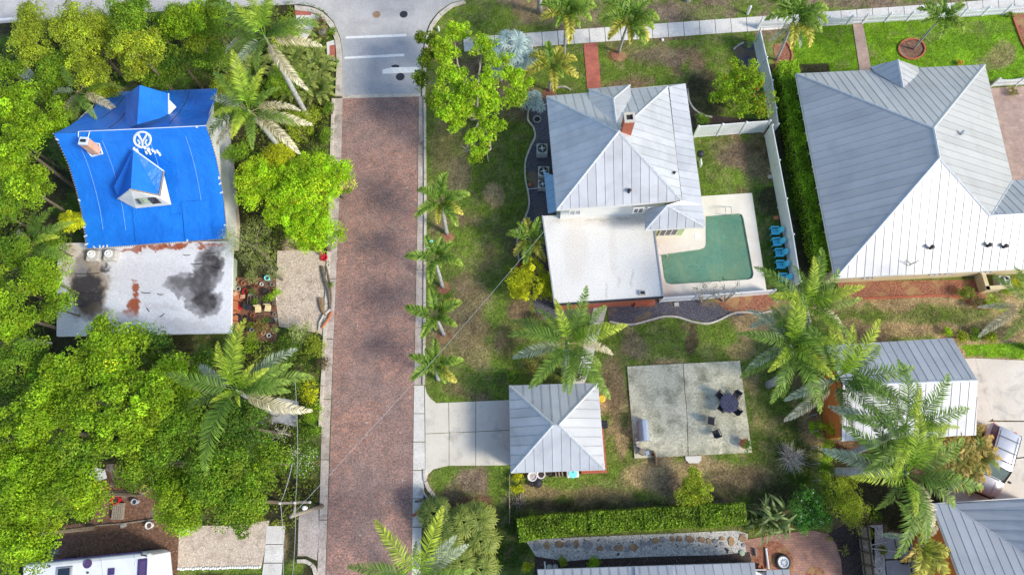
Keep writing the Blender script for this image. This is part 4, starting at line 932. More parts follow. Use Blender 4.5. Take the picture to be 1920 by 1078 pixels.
TREES = [
 # px, py, r, h, colour, label, options
 (62,30,46,7,OLIVE,'sparse olive tree in the top left corner beside the glimpse of street',dict(leaf=.16)),
 (55,82,52,8,OLIVE,'yellow-tinged round tree just below the top left corner',dict(yel=.5,squash=.8)),
 (140,52,62,8.5,OLIVE,'tall olive green tree third from the left along the top edge',dict(yel=.3)),
 (165,112,64,8,OLIVE,'olive crown directly north-west of the blue roof',dict(yel=.35)),
 (110,130,44,7,MIDG,'mid green crown between the yellow-tinged tree and the palm by the blue roof',dict()),
 (240,35,60,8.5,MIDG,'green tree touching the top edge above the blue gable',dict(yel=.35)),
 (262,105,62,8.5,OLIVE,'largest yellow-green dome immediately north of the blue gable',dict(yel=.55,n=110)),
 (200,170,34,5,OLIVE,'olive tree tucked behind the west side of the blue gable',dict(leaf=.15)),
 (300,140,40,5,MIDG,'small tree just right of the blue gable peak',dict(leaf=.15,yel=.3)),
 (430,165,42,4.5,OLIVE,'soft olive tree between the two leaning palm crowns',dict(leaf=.14)),
 (390,20,48,6.5,MIDG,'tree on the top edge beside the uppermost palm',dict(yel=.3)),
 (545,60,36,3.5,OLIVE,'olive tree behind the corner bed of the kerb',dict(leaf=.15)),
 (560,240,40,3.5,OLIVE,'olive bushy tree between the two leaning trunks',dict(leaf=.14,yel=.35)),
 (530,150,44,3,MIDG,'low green thicket tree under the upper leaning palm',dict(leaf=.14)),
 (445,290,30,4,MIDG,'green tree touching the south-east side of the lower palm crown',dict(leaf=.15)),
 (595,310,40,4.5,LIME,'lime tree at the top of the kerbside row by the road',dict(leaf=.15,yel=.4)),
 (20,250,50,7,DARKG,'dark tree behind the bright ones at the left edge',dict()),
 (140,290,34,5,DARKG,'dark shaded tree against the west edge of the tarp',dict()),
 (110,470,34,5,MIDG,'green tree above the north-west corner of the flat roof',dict(leaf=.16)),
 (262,868,44,7,MIDG,'rounded tree at the upper edge of the gap with clay pots',dict(leaf=.18)),
 (308,905,44,7,MIDG,'green tree on the right of the gap with clay pots',dict(leaf=.18,yel=.35)),
 (175,930,36,6.5,BRIGHT,'bright tree on the left of the gap with clay pots',dict(leaf=.18)),
 (95,170,44,6,MIDG,'green tree between the left edge and the drooping palm',dict(leaf=.16)),
 (200,60,44,6.5,OLIVE,'olive tree between the tall olive one and the green one on the top edge',dict(leaf=.16)),
 (300,60,44,6,MIDG,'green infill tree below the top edge right of the yellow dome',dict(leaf=.16,yel=.4)),
 (380,80,40,5.5,OLIVE,'olive tree north-east of the blue gable',dict(leaf=.15)),
 (345,42,58,7.5,BRIGHT,'bright green tree on the top edge left of the tall upright palm',dict(yel=.3,v1=.3)),
 (335,112,44,5.5,DARKG,'dark shaded tree behind the north-east corner of the blue roof',dict()),
 (405,112,40,5.5,MIDG,'grey-green soft shrubby tree between blue roof and tall palm',dict(leaf=.14)),
 (405,60,36,6,MIDG,'small green tree left of the uppermost palm crown',dict(leaf=.14,yel=.15)),
 (18,130,42,7,MIDG,'tree at the left edge above the white wall glimpse',dict()),
 (30,195,60,8.5,BRIGHT,'bright green tree on the left edge level with the blue roof top',dict(leaf=.2)),
 (88,228,50,8,BRIGHT,'light green tree overlapping the left tip of the blue roof',dict(yel=.3,leaf=.2)),
 (40,285,68,9,BRIGHT,'big bright green tree at the left edge beside the blue roof',dict(leaf=.2,yel=.3)),
 (60,360,58,8.5,BRIGHT,'bright tree beside the lower left edge of the blue roof',dict(leaf=.2)),
 (5,400,50,8,MIDG,'darker tree cut by the left edge below the bright ones',dict(leaf=.18)),
 (128,418,28,5,YELG,'small yellow-green bush at the south-west corner of the blue roof',dict(leaf=.14,clump=.32)),
 (30,470,46,6.5,MIDG,'mid green tree at the left edge near the shaggy palm',dict()),
 (85,525,50,7.5,BRIGHT,'bright tree west of the stained flat roof',dict(leaf=.18)),
 (22,585,62,8.5,BRIGHT,'rounded bright tree on the left edge west of the flat roof',dict(yel=.35,leaf=.18)),
 (110,575,36,6,MIDG,'green crown touching the flat roof west edge',dict()),
 (-20,520,50,7,MIDG,'green tree mostly outside the left edge beside the flat roof',dict()),
 (205,655,74,9.5,BRIGHT,'big bright tree overlapping the south edge of the stained flat roof',dict(leaf=.2,yel=.28)),
 (35,685,62,8.5,MIDG,'mid green tree at the left edge south of the flat roof',dict(leaf=.18)),
 (120,740,80,10,BRIGHT,'tall bright green tree south-west of the flat roof',dict(leaf=.2,yel=.25)),
 (240,765,84,10.5,BRIGHT,'tallest spreading bright tree in the wood below the flat roof',dict(leaf=.21,yel=.28)),
 (330,715,58,8.5,BRIGHT,'bright tree between the wood and the yellow-fronded palm',dict(leaf=.2,yel=.2)),
 (40,800,72,9.5,BRIGHT,'broad tree on the left edge in the middle of the wood',dict(leaf=.2,yel=.3)),
 (150,845,60,9,MIDG,'darker tree above the white sheet in the wood',dict(leaf=.19)),
 (340,815,66,9,MIDG,'mid green tree below the yellow-fronded palm on its left',dict(leaf=.19,yel=.2)),
 (40,905,78,9.5,BRIGHT,'large tree on the left edge above the camper van',dict(leaf=.2,yel=.2)),
 (130,925,66,9,BRIGHT,'bright tree with a ragged edge over the brown mulch beside the camper',dict(leaf=.2,yel=.35)),
 (55,1000,80,9,BRIGHT,'yellow-green tree overhanging the rear of the white camper van',dict(leaf=.2,yel=.4)),
 (260,860,46,8,MIDG,'small crown between the white sheet and the clay pots',dict(leaf=.18)),
 (460,800,62,8,DARKG,'dark green tree beside the white flowering shrub',dict(leaf=.18,yel=.15)),
 (420,880,76,9,MIDG,'broad green tree north of the pale shell drive',dict(leaf=.19,yel=.25)),
 (345,935,64,8,BRIGHT,'bright low tree overhanging the dark garden and the shell drive',dict(leaf=.18,yel=.35)),
 (455,945,58,8,MIDG,'green tree beside the utility pole crossarm',dict(leaf=.18,yel=.3)),
 (505,870,44,7,MIDG,'tree left of the white blossoms',dict(leaf=.17)),
 (290,655,46,6.5,DARKG,'dark green tree at the south wall of the flat roof extension',dict()),
 (385,672,30,5,DARKG,'small dark tree under the flat roof edge near the palm',dict()),
 (572,365,92,6.5,LIME,'vivid lime round tree leaning over the brick road kerb',dict(leaf=.17,yel=.5,clump=.42)),
 (485,345,62,6,LIME,'yellow-green tree below the two leaning palms',dict(leaf=.16,yel=.5)),
 (592,438,60,5.5,LIME,'lime green tree just above the red pot on the west drive',dict(leaf=.16,yel=.45,clump=.40)),
 (622,335,50,5,LIME,'lime branch tips reaching over the brick road',dict(leaf=.16,yel=.4,clump=.38)),
 (470,455,58,5.5,GREY,'feathery grey-green tree beside the stained flat roof',dict(leaf=.12,aspect=.28,per=46,yel=.35,up=.3)),
 (500,500,40,4.5,GREY,'wispy grey-green tree edging the pale drive',dict(leaf=.12,aspect=.28,per=40,yel=.3,up=.3)),
 (405,210,22,5,MIDG,'small green tree poking over the blue roof east corner',dict(leaf=.14,clump=.3)),
 (520,300,40,5,YELG,'yellowish shrubby tree under the lower leaning palm',dict(leaf=.15)),
 (1388,172,84,4.2,BRIGHT,'rounded lime tree with red blossoms beside the white side fence',dict(leaf=.19,yel=.45,lobes=11,fill=.75,n=150,per=60,flowers=(.004,(.6,.05,.02),(.55,-.25)),clump=.38)),
 (1000,530,50,3.2,YELG,'round yellow-green shrub against the west edge of the flat white roof',dict(leaf=.15,clump=.34)),
 (1303,921,40,2.6,OLIVE,'round olive shrub on the lawn north of the long hedge',dict(leaf=.12,clump=.3,yel=.25)),
 (1580,950,46,3.5,OLIVE,'low olive green tree right of the white-dotted shrub',dict(leaf=.16,yel=.35,aspect=.35)),
 (1515,955,40,2.8,(.06,.19,.02),'bright green shrub dotted with white flowers above the paver patio',dict(leaf=.14,clump=.3,flowers=(.035,(.8,.82,.8)),yel=.05)),
]
def go_trees():
    for px, py, r, h, c, lab, kw in TREES:
        small = h < 4
        tree(px, py, r, h, c, lab, name='shrub' if small else 'broadleaf_tree', cat='shrub' if small else 'tree', group='trees of the western wood' if px < 480 and py > 560 else None, **kw)
go_trees()
SHRUBS = [
 (612,160,16,1.8,DARKG,'dark narrow shrub between cycads and the kerb'),(618,205,15,1.7,MIDG,'green shrub by the kerb below the palmettos'),(612,255,17,1.8,MIDG,'green kerbside shrub left of the top of the brick road'),
 (600,300,22,2.2,BRIGHT,'fresh green kerbside shrub next to the palm trunk'),(585,215,20,1.8,OLIVE,'olive shrub between the two leaning palm trunks'),(628,118,12,1.2,MIDG,'low green plant at the red paving ramp'),
 (625,60,12,.9,MIDG,'small green shrub inside the rounded kerb corner'),(598,45,16,.8,(.20,.15,.10),'dry brownish low shrub in the corner bed'),(606,62,9,.8,(.40,.36,.32),'pale twiggy plant in the corner bed'),
 (560,625,26,2,GREY,'grey-green bush at the foot of the pale west drive'),(590,650,24,2,OLIVE,'green bush near the kerb south of the pale drive'),(606,680,16,1.5,(.10,.085,.045),'brownish shrub spilling over the kerb'),
 (540,655,26,2,DARKG,'dark bush below the junk-strewn yard'),(470,640,22,1.6,BRIGHT,'light green bush below the beige chairs'),(490,612,18,1.2,(.19,.15,.05),'reddish mottled foliage plant among the pots'),
 (575,735,26,2,YELG,'yellow-edged bush beside the kerb and the palm'),(560,720,22,1.8,DARKG,'dark speckled croton by the grey palm shadow'),(592,770,22,1.8,BRIGHT,'bright green bush against the kerb above the white blossoms'),
 (585,800,20,1.6,MIDG,'mid green bush just above the white blossoms'),(440,670,26,2.5,BRIGHT,'green bush between the flat roof wall and the palm'),
 (1403,75,17,2,MIDG,'small dark green shrub inside the front corner of the side fence'),(1315,227,16,1,MIDG,'low green plant at the north side of the white pool fence'),(1448,150,12,1.8,DARKG,'dark shrub squeezed outside the side fence'),
 (1005,600,14,1,(.14,.12,.07),'dull brownish low plant below the round yellow-green shrub'),(1060,528,14,1.5,OLIVE,'sprig of leaves over the flat roof edge'),(957,705,10,.9,MIDG,'thin upright plant at the pavilion north-west corner'),
 (995,690,20,1.2,(.16,.15,.04),'orange-tinged shrub north of the pavilion'),(1090,700,14,1,DARKG,'dark small shrub between palm trunk and pavilion'),
 (970,915,11,.9,YELG,'yellow climbing plant along the low fence'),(972,895,10,.9,YELG,'yellow plant at the pavilion south-west corner'),
 (1535,805,18,1.5,LIME,'lime green shrub beside the wire fence'),(1562,800,20,2.2,LIME,'lime shrub at the foot of the orange gable wall'),(1550,845,22,1.6,BRIGHT,'green shrub under the pale palm trunk'),
 (1545,885,20,1.6,MIDG,'green shrub left of the pale tapered trunk'),(1560,915,24,1.6,DARKG,'dark shrub south of the pale tapered trunk'),(1525,930,18,1.5,DARKG,'dark shrub at the end of the wire fence'),
 (1590,900,22,1.6,OLIVE,'olive shrub below the large palm crown'),(1480,60,7,.6,MIDG,'tiny shrub by the gate post'),(1800,118,7,.4,(.45,.28,.03),'tiny orange-yellow flower cushion on the lawn'),
 (1812,548,16,1,MIDG,'dark green plant left of the yellow air conditioner wall'),(1865,572,22,1.1,BRIGHT,'bright green plant below the air conditioner wall'),(1835,568,16,.9,(.20,.17,.07),'speckled plant at the corner of the air conditioner wall'),
 (1912,540,16,1.2,YELG,'yellow shrub at the right edge by the cream wall'),(1885,545,12,1,BRIGHT,'light green shrub right of the air conditioner'),
 (1800,630,15,.9,OLIVE,'olive plant in the dark strip above the outbuilding'),(1830,628,14,.9,MIDG,'broad-leaved plant in the dark strip by the lawn'),(1858,632,14,.8,OLIVE,'third plant of the dark strip towards the right edge'),(1775,622,10,.7,LIME,'small lime plant at the left end of the dark strip'),
 (1655,1030,9,.7,OLIVE,'small tufted plant in the pebbles by the wooden fence'),(1640,965,14,1,DARKG,'dark shrub above the wooden fence'),(1630,1000,9,.8,OLIVE,'round shrub beside the top of the wooden fence'),
 (1055,1052,9,.7,OLIVE,'wispy green plant in the white pebbles'),(1112,1055,12,.7,LIME,'low lime plant at the eave of the bottom house'),
 (992,1062,12,1.2,YELG,'yellow-green croton in the terracotta edging at the bottom'),(1425,990,14,1.2,OLIVE,'strappy plant at the right end of the stepping stones'),
 (1895,28,8,.5,MIDG,'small shrub in the reddish bed at the top right edge'),(1898,172,12,.6,(.24,.22,.08),'dry straw-coloured shrub along the right-hand white fence'),
 (452,345,14,1.5,OLIVE,'thin shrub beside the white side wall'),(135,205,20,3,(.20,.16,.06),'brownish shrub under the drooping palm'),(340,155,22,3.5,DARKG,'dark plant behind the blue roof'),
 (1510,690,22,2,DARKG,'dark shrub under the cluster of three palms'),(1470,640,24,2,DARKG,'dark plant beneath the left palm of the cluster'),(1530,640,26,2.2,DARKG,'dark shrub between the clustered palms and the lawn'),
]
for px, py, r, h, c, lab in SHRUBS:
    tree(px, py, r, h, c, lab, name='shrub', cat='shrub', leaf=.12 if r > 12 else .09, clump=max(.14, min(.28, r/70)), per=26, limbs=4, rz=h*.48, cz=h*.5, yel=.2, low=-.05)
# open-branched tree over the top end of the road
def open_tree():
    h = 6.5; base = P(905,235,0); t = T('broadleaf_tree', 'big airy bright green tree with pale bare branches beside the crosswalk', 'tree', (base.x, base.y, 0))
    subs = [(830,95,4.9,44),(800,75,4.4,30),(850,60,4.6,28),(905,90,5.2,38),(845,150,5.8,46),(900,150,6.3,46),(790,150,4.6,26),(850,200,5.4,40),(925,195,5.6,38),(960,150,5.0,34),(820,190,5,28),(965,185,4.6,26),(985,160,4.0,20),(890,255,4.4,24),(900,285,3.6,20),(930,235,4.4,22),(870,60,4.4,22),(940,110,4.8,24),(890,300,3.0,10),(878,210,4.8,26),(868,178,5.6,30),(908,185,5.4,28),(855,232,4.4,22),(900,225,4.2,24),(915,260,4,18),(800,110,4.6,28)]
    CC, CR, CB = [], [], []
    for x, y, z, r in subs:
        c = P(x, y, z)-Vector((base.x, base.y, 0)); sc = (H-z)/50/25.3; k = max(6, int((r*sc)**2*26)); 
        cc = blob_centres((r*sc, r*sc, r*sc*.55), k, 4, int(x+y), -.3, .6)+np.array(c); CC.append(cc)
    cc = np.concatenate(CC); cr = rng.uniform(.20,.40,len(cc)); C, N = clump_pts(cc, cr, 44, .8, .5)
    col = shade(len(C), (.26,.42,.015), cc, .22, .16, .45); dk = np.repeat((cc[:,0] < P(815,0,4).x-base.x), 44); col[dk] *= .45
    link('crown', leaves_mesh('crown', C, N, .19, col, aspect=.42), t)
    tb = MB(); top = Vector((0,0,1.2)); tb.tube([(0,0,-.05),(0,0,.6),top],[.30,.24,.22],8); link('trunk', tb.mesh('trunk', MT['bark_pale']), t)
    for tx, ty, tz, pts in ((830,95,4.6,[(880,210,2.8),(848,165,4.2)]),(905,90,4.8,[(895,200,3),(898,140,4.6)]),(850,200,5,[(885,225,3.2)]),(960,150,4.6,[(920,205,2.8),(945,170,4.0)]),(800,150,4.4,[(870,215,3),(825,165,4.4)]),(930,235,4.2,[(925,240,2.6)]),(895,275,3.6,[(880,262,2.6),(872,285,3.2)]),(925,195,5.2,[(905,225,3.4)]),(860,150,5.4,[(885,200,4)]),(905,290,3,[(918,262,2.4),(920,280,2.8)]),(850,60,4.4,[(885,190,3.4),(858,120,4.4)])):
        off = Vector((base.x, base.y, 0)); path = [top]+[P(*q)-off for q in pts]+[P(tx,ty,tz)-off]; n_ = len(path)
        b_ = MB(); b_.tube(path, [.09*(1-i/n_)+.02 for i in range(n_)], 6); e_ = path[-1]
        for k in range(4): d = Vector((rng.normal(), rng.normal(), .5))*.55; b_.tube([path[-2].lerp(e_, .3+.2*k), path[-2].lerp(e_, .5+.15*k)+d], [.035,.012], 4)
        link('limb', b_.mesh('limb', MT['bark_pale']), t)
open_tree()
# hedges: leaves over a box that follows a line
def hedge(pts, width, h, base, label, per_m=520, leaf=.11, yel=.25, name='hedge'):
    w_ = [P(x, y, 0) for x, y in pts]; t = T(name, label, 'hedge', w_[0]); o = np.array(w_[0])
    Cs, Ns, cl = [], [], []
    core = MB()
    for a, b_ in zip(w_, w_[1:]):
        d = b_-a; L = d.length; d = np.array(d/L); s_ = np.array((-d[1], d[0], 0)); n = int(L*per_m)
        u = rng.uniform(0, L, n); v = rng.uniform(-1, 1, n); side = rng.random(n) < .35; v[side] = np.sign(v[side])*rng.uniform(.85,1.1,side.sum())
        z = np.where(side, rng.uniform(.1, h, n), h+rng.normal(0,.06,n))
        z += .16*(vnoise(u, v*width*.5, 1.6, 7)-.5)*2; v2 = v*width*.5*(1+.14*(vnoise(u, z, 1.2, 9)-.5))
        Cs.append(np.array(a)-o+np.outer(u, d)+np.outer(v2, s_)+np.outer(z, (0,0,1))); Ns.append(np.outer(np.where(side, np.sign(v), 0), s_)+np.outer(np.where(side,.5,1), (0,0,1)))
        m = (np.array(a)+np.array(b_))/2-o; core.box((m[0], m[1], h*.44), (L+.05, width*.78, h*.88), math.atan2(d[1], d[0]))
    C = np.concatenate(Cs); N = np.concatenate(Ns); f = np.exp(rng.normal(0,.22,len(C)))*(.7+.7*vnoise(C[:,0], C[:,1], 2.2, 3)); y = (rng.random(len(C))*yel)[:,None]
    link('leaves', leaves_mesh('hedge_leaves', C, N, leaf, np.clip((np.array(base)*(1-y)+np.array((.36,.38,.03))*y)*f[:,None], 0, .9), aspect=.6), t)
    link('branch_core', core.mesh('branch_core', MT['mulch']), t)
hedge([(972,992),(1020,984),(1100,978),(1200,972),(1300,966),(1385,962)], 1.35, 1.7, (.15,.27,.014), 'long clipped hedge between the lawn and the white pebble path', 1100, .15)
hedge([(1462,140),(1480,230),(1500,330),(1513,400),(1530,470),(1545,520)], 1.6, 1.8, (.26,.46,.016), 'tall narrow hedge between white fence and blue-shaded roof', 1100, .15)

# ------------------------------------------------------------------ palms
def frond_mesh(L, a0, a1, seed, base, tip, leaf=.62, pairs=60, wid=.052, plume=.42, droop=.5, dry=0., bend=0.):
    r = np.random.default_rng(seed); n = 22; ts = np.linspace(0, 1, n+1); ang = np.radians(a0+(a1-a0)*ts**1.1); st = L/n
    x = np.concatenate([[0], np.cumsum(np.cos(ang[:-1])*st)]); z = np.concatenate([[0], np.cumsum(np.sin(ang[:-1])*st)]); y = bend*ts**2*L*.25
    path = np.stack([x, y, z], 1); V, F, Cc = [], [], []
    def at(t):
        k = min(n-1, int(t*n)); f = t*n-k; p = path[k]*(1-f)+path[k+1]*f; d = path[k+1]-path[k]; return p, d/np.linalg.norm(d)
    for i in range(pairs*2):
        t = .13+.87*((i//2)+.5)/pairs; t = min(.995, t+r.normal(0,.004)); p, d = at(t); sd = 1 if i % 2 else -1
        s_ = np.cross((0,0,1), d); s_ /= np.linalg.norm(s_); s_ *= sd; up = np.cross(d, s_)*sd; up = up if up[2] > 0 else -up
        l = leaf*1.22*(math.sin(math.pi*min(1, .18+.80*t))**.7)*(1-.25*t)*r.uniform(.85,1.1); fw = .55+.5*t
        pl_ = r.normal(0, plume)+.18; v1 = s_+d*fw+up*pl_; v1 /= np.linalg.norm(v1); mid = p+v1*l*.5; v2 = v1+np.array((0,0,-1))*(droop*r.uniform(.7,1.5)+dry*.6); v2 /= np.linalg.norm(v2); end = mid+v2*l*.5
        wv = np.cross(v1, up); wv = wv/np.linalg.norm(wv)*wid*.5
        b_ = len(V); V += [p-wv*.6, p+wv*.6, mid+wv, mid-wv, end]; F.append((b_, b_+1, b_+2, b_+3)); F.append((b_+3, b_+2, b_+4, b_+4))
        f = math.exp(r.normal(0,.24)); c = 1.12*(np.array(base)*(1-t)+np.array(tip)*t)*f; c2 = c*1.15+np.array((.03,.02,0)); Cc += [c*.8, c*.8, c, c, c2]
    rr = .022+.008*L/3
    for i in range(n):
        b_ = len(V); 
        for k, q in ((i, path[i]), (i+1, path[i+1])):
            w_ = rr*(1-.8*k/n); V += [q+(0,w_,0), q+(0,-w_,0), q+(0,0,-w_)]
        F += [(b_, b_+3, b_+4, b_+1), (b_+1, b_+4, b_+5, b_+2), (b_+2, b_+5, b_+3, b_)]; Cc += [np.array(base)*1.5+np.array((.08,.07,.02))]*6
    V = np.array(V); Cc = np.clip(np.array(Cc), .005, .9)
    q = np.array([f for f in F if f[2] != f[3]]); tr_ = np.array([f[:3] for f in F if f[2] == f[3]])
    return mesh_np('frond', V, [q, tr_], FROND, Cc)
G1, G2, YG1, YG2, DR1, DR2, GY1, GY2 = (.060,.145,.012), (.22,.31,.05), (.17,.33,.015), (.42,.47,.05), (.34,.30,.15), (.62,.57,.42), (.15,.21,.10), (.40,.45,.33)
FR = {
 'hi': [frond_mesh(3.9, 62, -22, s, YG1, YG2, .60) for s in (1,2,3)],
 'mid': [frond_mesh(4.1, 40, -42, s, G1, (.22,.34,.05), .64, bend=b) for s, b in ((4,.3),(5,-.3),(6,.1))],
 'low': [frond_mesh(4.0, 18, -62, s, M_(G1,.9), G2, .62, bend=b) for s, b in ((7,.2),(8,-.25))],
 'dry': [frond_mesh(3.9, 8, -66, s, DR1, DR2, .55, plume=.4, droop=.6, dry=.5, bend=b) for s, b in ((10,.4),(11,-.3))],
 'grey': [frond_mesh(3.9, 20, -60, s, GY1, GY2, .58, droop=.5, bend=b) for s, b in ((12,.3),(13,-.2))],
 'fox': [frond_mesh(2.35, 52, -58, s, (.08,.18,.018), (.27,.38,.05), .50, 64, .085, .75, .25, bend=b) for s, b in ((20,.3),(21,-.3),(22,0))],
 'foxy': [frond_mesh(2.3, 40, -75, s, (.20,.25,.02), (.50,.44,.08), .48, 60, .08, .7, .3) for s in (23,24)],
 'cyc': [frond_mesh(1.5, 50, -35, s, (.10,.17,.025), (.30,.34,.08), .26, 34, .045, .25, .15) for s in (30,31)],
 'pyg': [frond_mesh(1.9, 55, -70, s, (.16,.19,.03), (.52,.34,.08), .34, 40, .055, .3, .3) for s in (32,33)],
 'pygg': [frond_mesh(1.9, 55, -60, s, (.12,.20,.03), (.30,.36,.06), .34, 40, .055, .3, .3) for s in (34,35)],
}
def palm(base, top, h, fr, label, name='palm_tree', r=.16, shaft=True, trunk='palm_trunk', sc=1., group=None, bulge=.15, lean=None):
    """base: ground pixel; top: pixel of the crown centre at height h; fr: (screen angle, kind, scale[, tilt])"""
    B_ = P(*base, 0); Tp = P(*top, h); off = Vector((B_.x, B_.y, 0)); t = T(name, label, 'palm tree', off, group=group)
    d = Tp-off; bend = Vector((0,0,0)) if lean is None else Vector(lean)
    path = [Vector((0,0,-.05))]+[Vector((d.x*u**1.3, d.y*u**1.3, d.z*u))+bend*math.sin(math.pi*u) for u in (.15,.3,.5,.7,.85,1)]
    rad = [r*1.35, r*1.2, r*(1+bulge), r*(1+bulge), r, r*.85, r*.7]
    tm = MB().tube(path, rad, 10).mesh('trunk', MT[trunk]); tm.polygons.foreach_set('use_smooth', [True]*len(tm.polygons)); link('trunk', tm, t)
    if h > 5 and len(fr) > 8 and shaft: fr = fr+[(random.uniform(0,360), random.choice(('mid','low','mid','hi')), random.uniform(.6,.9)) for _ in range(6)]
    top_ = path[-1]; ax = (path[-1]-path[-2]).normalized()
    if shaft: sm = MB().tube([top_-ax*.1, top_+ax*.35, top_+ax*.8], [r*.78, r*.82, r*.35], 9).mesh('crownshaft', MT['shaft']); sm.polygons.foreach_set('use_smooth', [True]*len(sm.polygons)); link('crownshaft', sm, t); top_ = top_+ax*.6
    for k, f in enumerate(fr):
        a, kind, s_ = f[:3]; mesh = FR[kind][(k+int(base[0])) % len(FR[kind])]
        o = link('frond', mesh, t); o.location = top_+Vector((math.cos(math.radians(a)), math.sin(math.radians(a)), 0))*r*.6+Vector((0,0,-.12 if kind in ('dry','low','grey') else .06))
        s_ = s_*sc*1.1*random.uniform(.95,1.05); o.scale = (s_,s_,s_)
        o.rotation_euler = (math.radians(random.uniform(-14,14)), math.radians(random.uniform(-6,6)+(f[3] if len(f) > 3 else 0)), math.radians(a))
    return t
# tall royal palms; the screen angle equals the compass angle to within a few degrees
palm((582,228),(503,82),8.6,[(145,'mid',1),(105,'hi',.95),(62,'hi',1),(180,'dry',.95),(-4,'dry',.95),(-135,'grey',.8),(-62,'dry',1.1),(-92,'mid',.7),(125,'hi',.7),(30,'low',.9),(10,'mid',.9),(165,'low',.8)],'tall leaning palm with upright lime fronds nearest the top edge',r=.17)
palm((562,322),(475,218),7.6,[(135,'mid',.85),(106,'hi',1),(62,'hi',.75),(22,'dry',.85),(-14,'dry',1),(-36,'dry',1),(-75,'mid',.8),(-142,'dry',.9),(172,'low',.75),(-110,'mid',.5),(-160,'low',.9),(85,'mid',.7),(150,'grey',.85)],'leaning palm with pale dry lower fronds beside the blue roof',r=.17)
palm((520,775),(450,735),8.2,[(101,'mid',1.0),(72,'hi',1.12),(38,'grey',1),(16,'low',1.12),(-27,'dry',1.15),(-108,'mid',1.15),(170,'mid',.95),(150,'grey',.9),(-70,'hi',.3),(195,'low',.85),(50,'hi',.5),(20,'mid',.8),(-150,'hi',.4)],'large palm with a yellow upright frond south-east of the stained flat roof',r=.19)
palm((1058,702),(1064,650),5.4,[(105,'hi',.75),(64,'mid',.95),(14,'hi',1.0),(-4,'dry',.85),(-62,'mid',1.05),(-128,'mid',.95),(147,'low',1.0),(168,'mid',.95),(188,'grey',.9),(40,'mid',.8),(125,'mid',.7),(85,'low',.7)],'wide palm just north of the pavilion garage with its fronds over the roof',r=.21)
palm((1560,884),(1688,886),9.0,[(80,'hi',.95),(163,'grey',1.12),(137,'mid',1),(-17,'mid',1.05),(-104,'mid',1.1),(-58,'dry',1),(22,'mid',.95),(178,'hi',1),(-80,'low',.95),(-30,'low',.9),(110,'mid',.8),(45,'hi',.85),(-130,'low',.6)],'largest palm right of the pale tapered trunk, with a yellow central frond',r=.24)
palm((1590,848),(1690,805),8.8,[(83,'mid',.95),(163,'grey',.95),(12,'mid',.95),(42,'mid',.9),(130,'mid',.95),(-100,'low',.8),(-30,'low',.8),(-140,'mid',.9),(105,'low',.8),(60,'low',.8),(-65,'low',.7)],'palm whose crown covers the white roof corner of the gabled outbuilding',r=.22)
palm((1498,738),(1563,712),8.0,[(55,'hi',1.1),(5,'mid',1.08),(-30,'mid',1),(-140,'dry',.95),(196,'grey',.8),(118,'mid',1),(92,'hi',.75),(-55,'mid',.9),(30,'low',1),(150,'low',.9),(-85,'dry',.7),(75,'hi',.8)],'middle palm of the cluster at the orange gable with lime upper fronds',r=.22)
palm((1506,640),(1511,580),7.4,[(64,'mid',.95),(83,'hi',.75),(12,'hi',.9),(-15,'dry',.7),(143,'mid',.9),(176,'hi',.75),(193,'grey',.85),(-85,'low',.8),(110,'grey',.6),(40,'mid',.8),(-120,'low',.8),(-50,'mid',.8)],'uppermost palm of the cluster standing by the pool fence corner',r=.2)
palm((1440,722),(1482,655),7.8,[(30,'low',.9),(75,'mid',.75),(120,'grey',.8),(160,'mid',.75),(200,'grey',.75),(-120,'mid',.9),(-80,'mid',1),(-45,'low',.9),(0,'mid',.8),(-150,'low',.8),(100,'low',.7),(-100,'low',.75)],'leftmost palm of the cluster with a pale curved trunk',r=.22,lean=(.5,0,0))
palm((790,1118),(783,1086),5.0,[(128,'hi',1.1),(68,'hi',1.2),(165,'mid',.95),(30,'grey',.9),(95,'low',.5),(0,'mid',.8),(-90,'mid',.8),(45,'grey',.8),(180,'low',.8)],'palm at the bottom edge with two fronds reaching up over the brick road',r=.2)
palm((1930,655),(1925,580),7.0,[(-130,'mid',.75),(-112,'hi',.75),(-155,'dry',.75),(175,'dry',.6),(130,'mid',.6),(90,'mid',.6),(-90,'low',.7)],'palm at the right edge with thin fronds beyond the air conditioner',r=.16)
palm((1012,24),(1004,-78),9.0,[(k*32,'mid',.9) for k in range(11)],'palm above the top edge of which only the pale trunk is seen',r=.19)
palm((150,215),(146,172),6.0,[(20,'low',.7),(-20,'dry',.8),(-55,'mid',.8),(-90,'low',.7),(60,'dry',.6),(120,'mid',.6),(170,'grey',.6),(-130,'dry',.6)],'shaggy drooping palm at the north-west corner of the blue roof',shaft=False,trunk='palm_boot',r=.15)
palm((80,490),(62,455),5.5,[(20,'mid',.8),(60,'mid',.7),(100,'low',.7),(150,'dry',.6),(-30,'mid',.8),(-70,'low',.8),(-120,'dry',.6),(0,'hi',.7)],'palm with thin fronds between the trees south-west of the blue roof',shaft=False,trunk='palm_boot',r=.14)
palm((10,650),(2,642),5.0,[(0,'dry',.7),(35,'mid',.6),(-40,'mid',.6),(90,'low',.6),(-90,'low',.6)],'pale drooping palm at the left edge below the flat roof',shaft=False,trunk='palm_boot',r=.14)
palm((1735,1050),(1722,1012),5.0,[(120,'mid',.6),(60,'foxy',1.0),(-60,'foxy',1.1),(-85,'foxy',1.1),(-110,'foxy',1.2),(-25,'foxy',1.0),(170,'grey',.5),(20,'dry',.5),(-140,'pyg',1.0)],'slender palm with orange-tipped fronds beside the orange wall',shaft=False,r=.1)
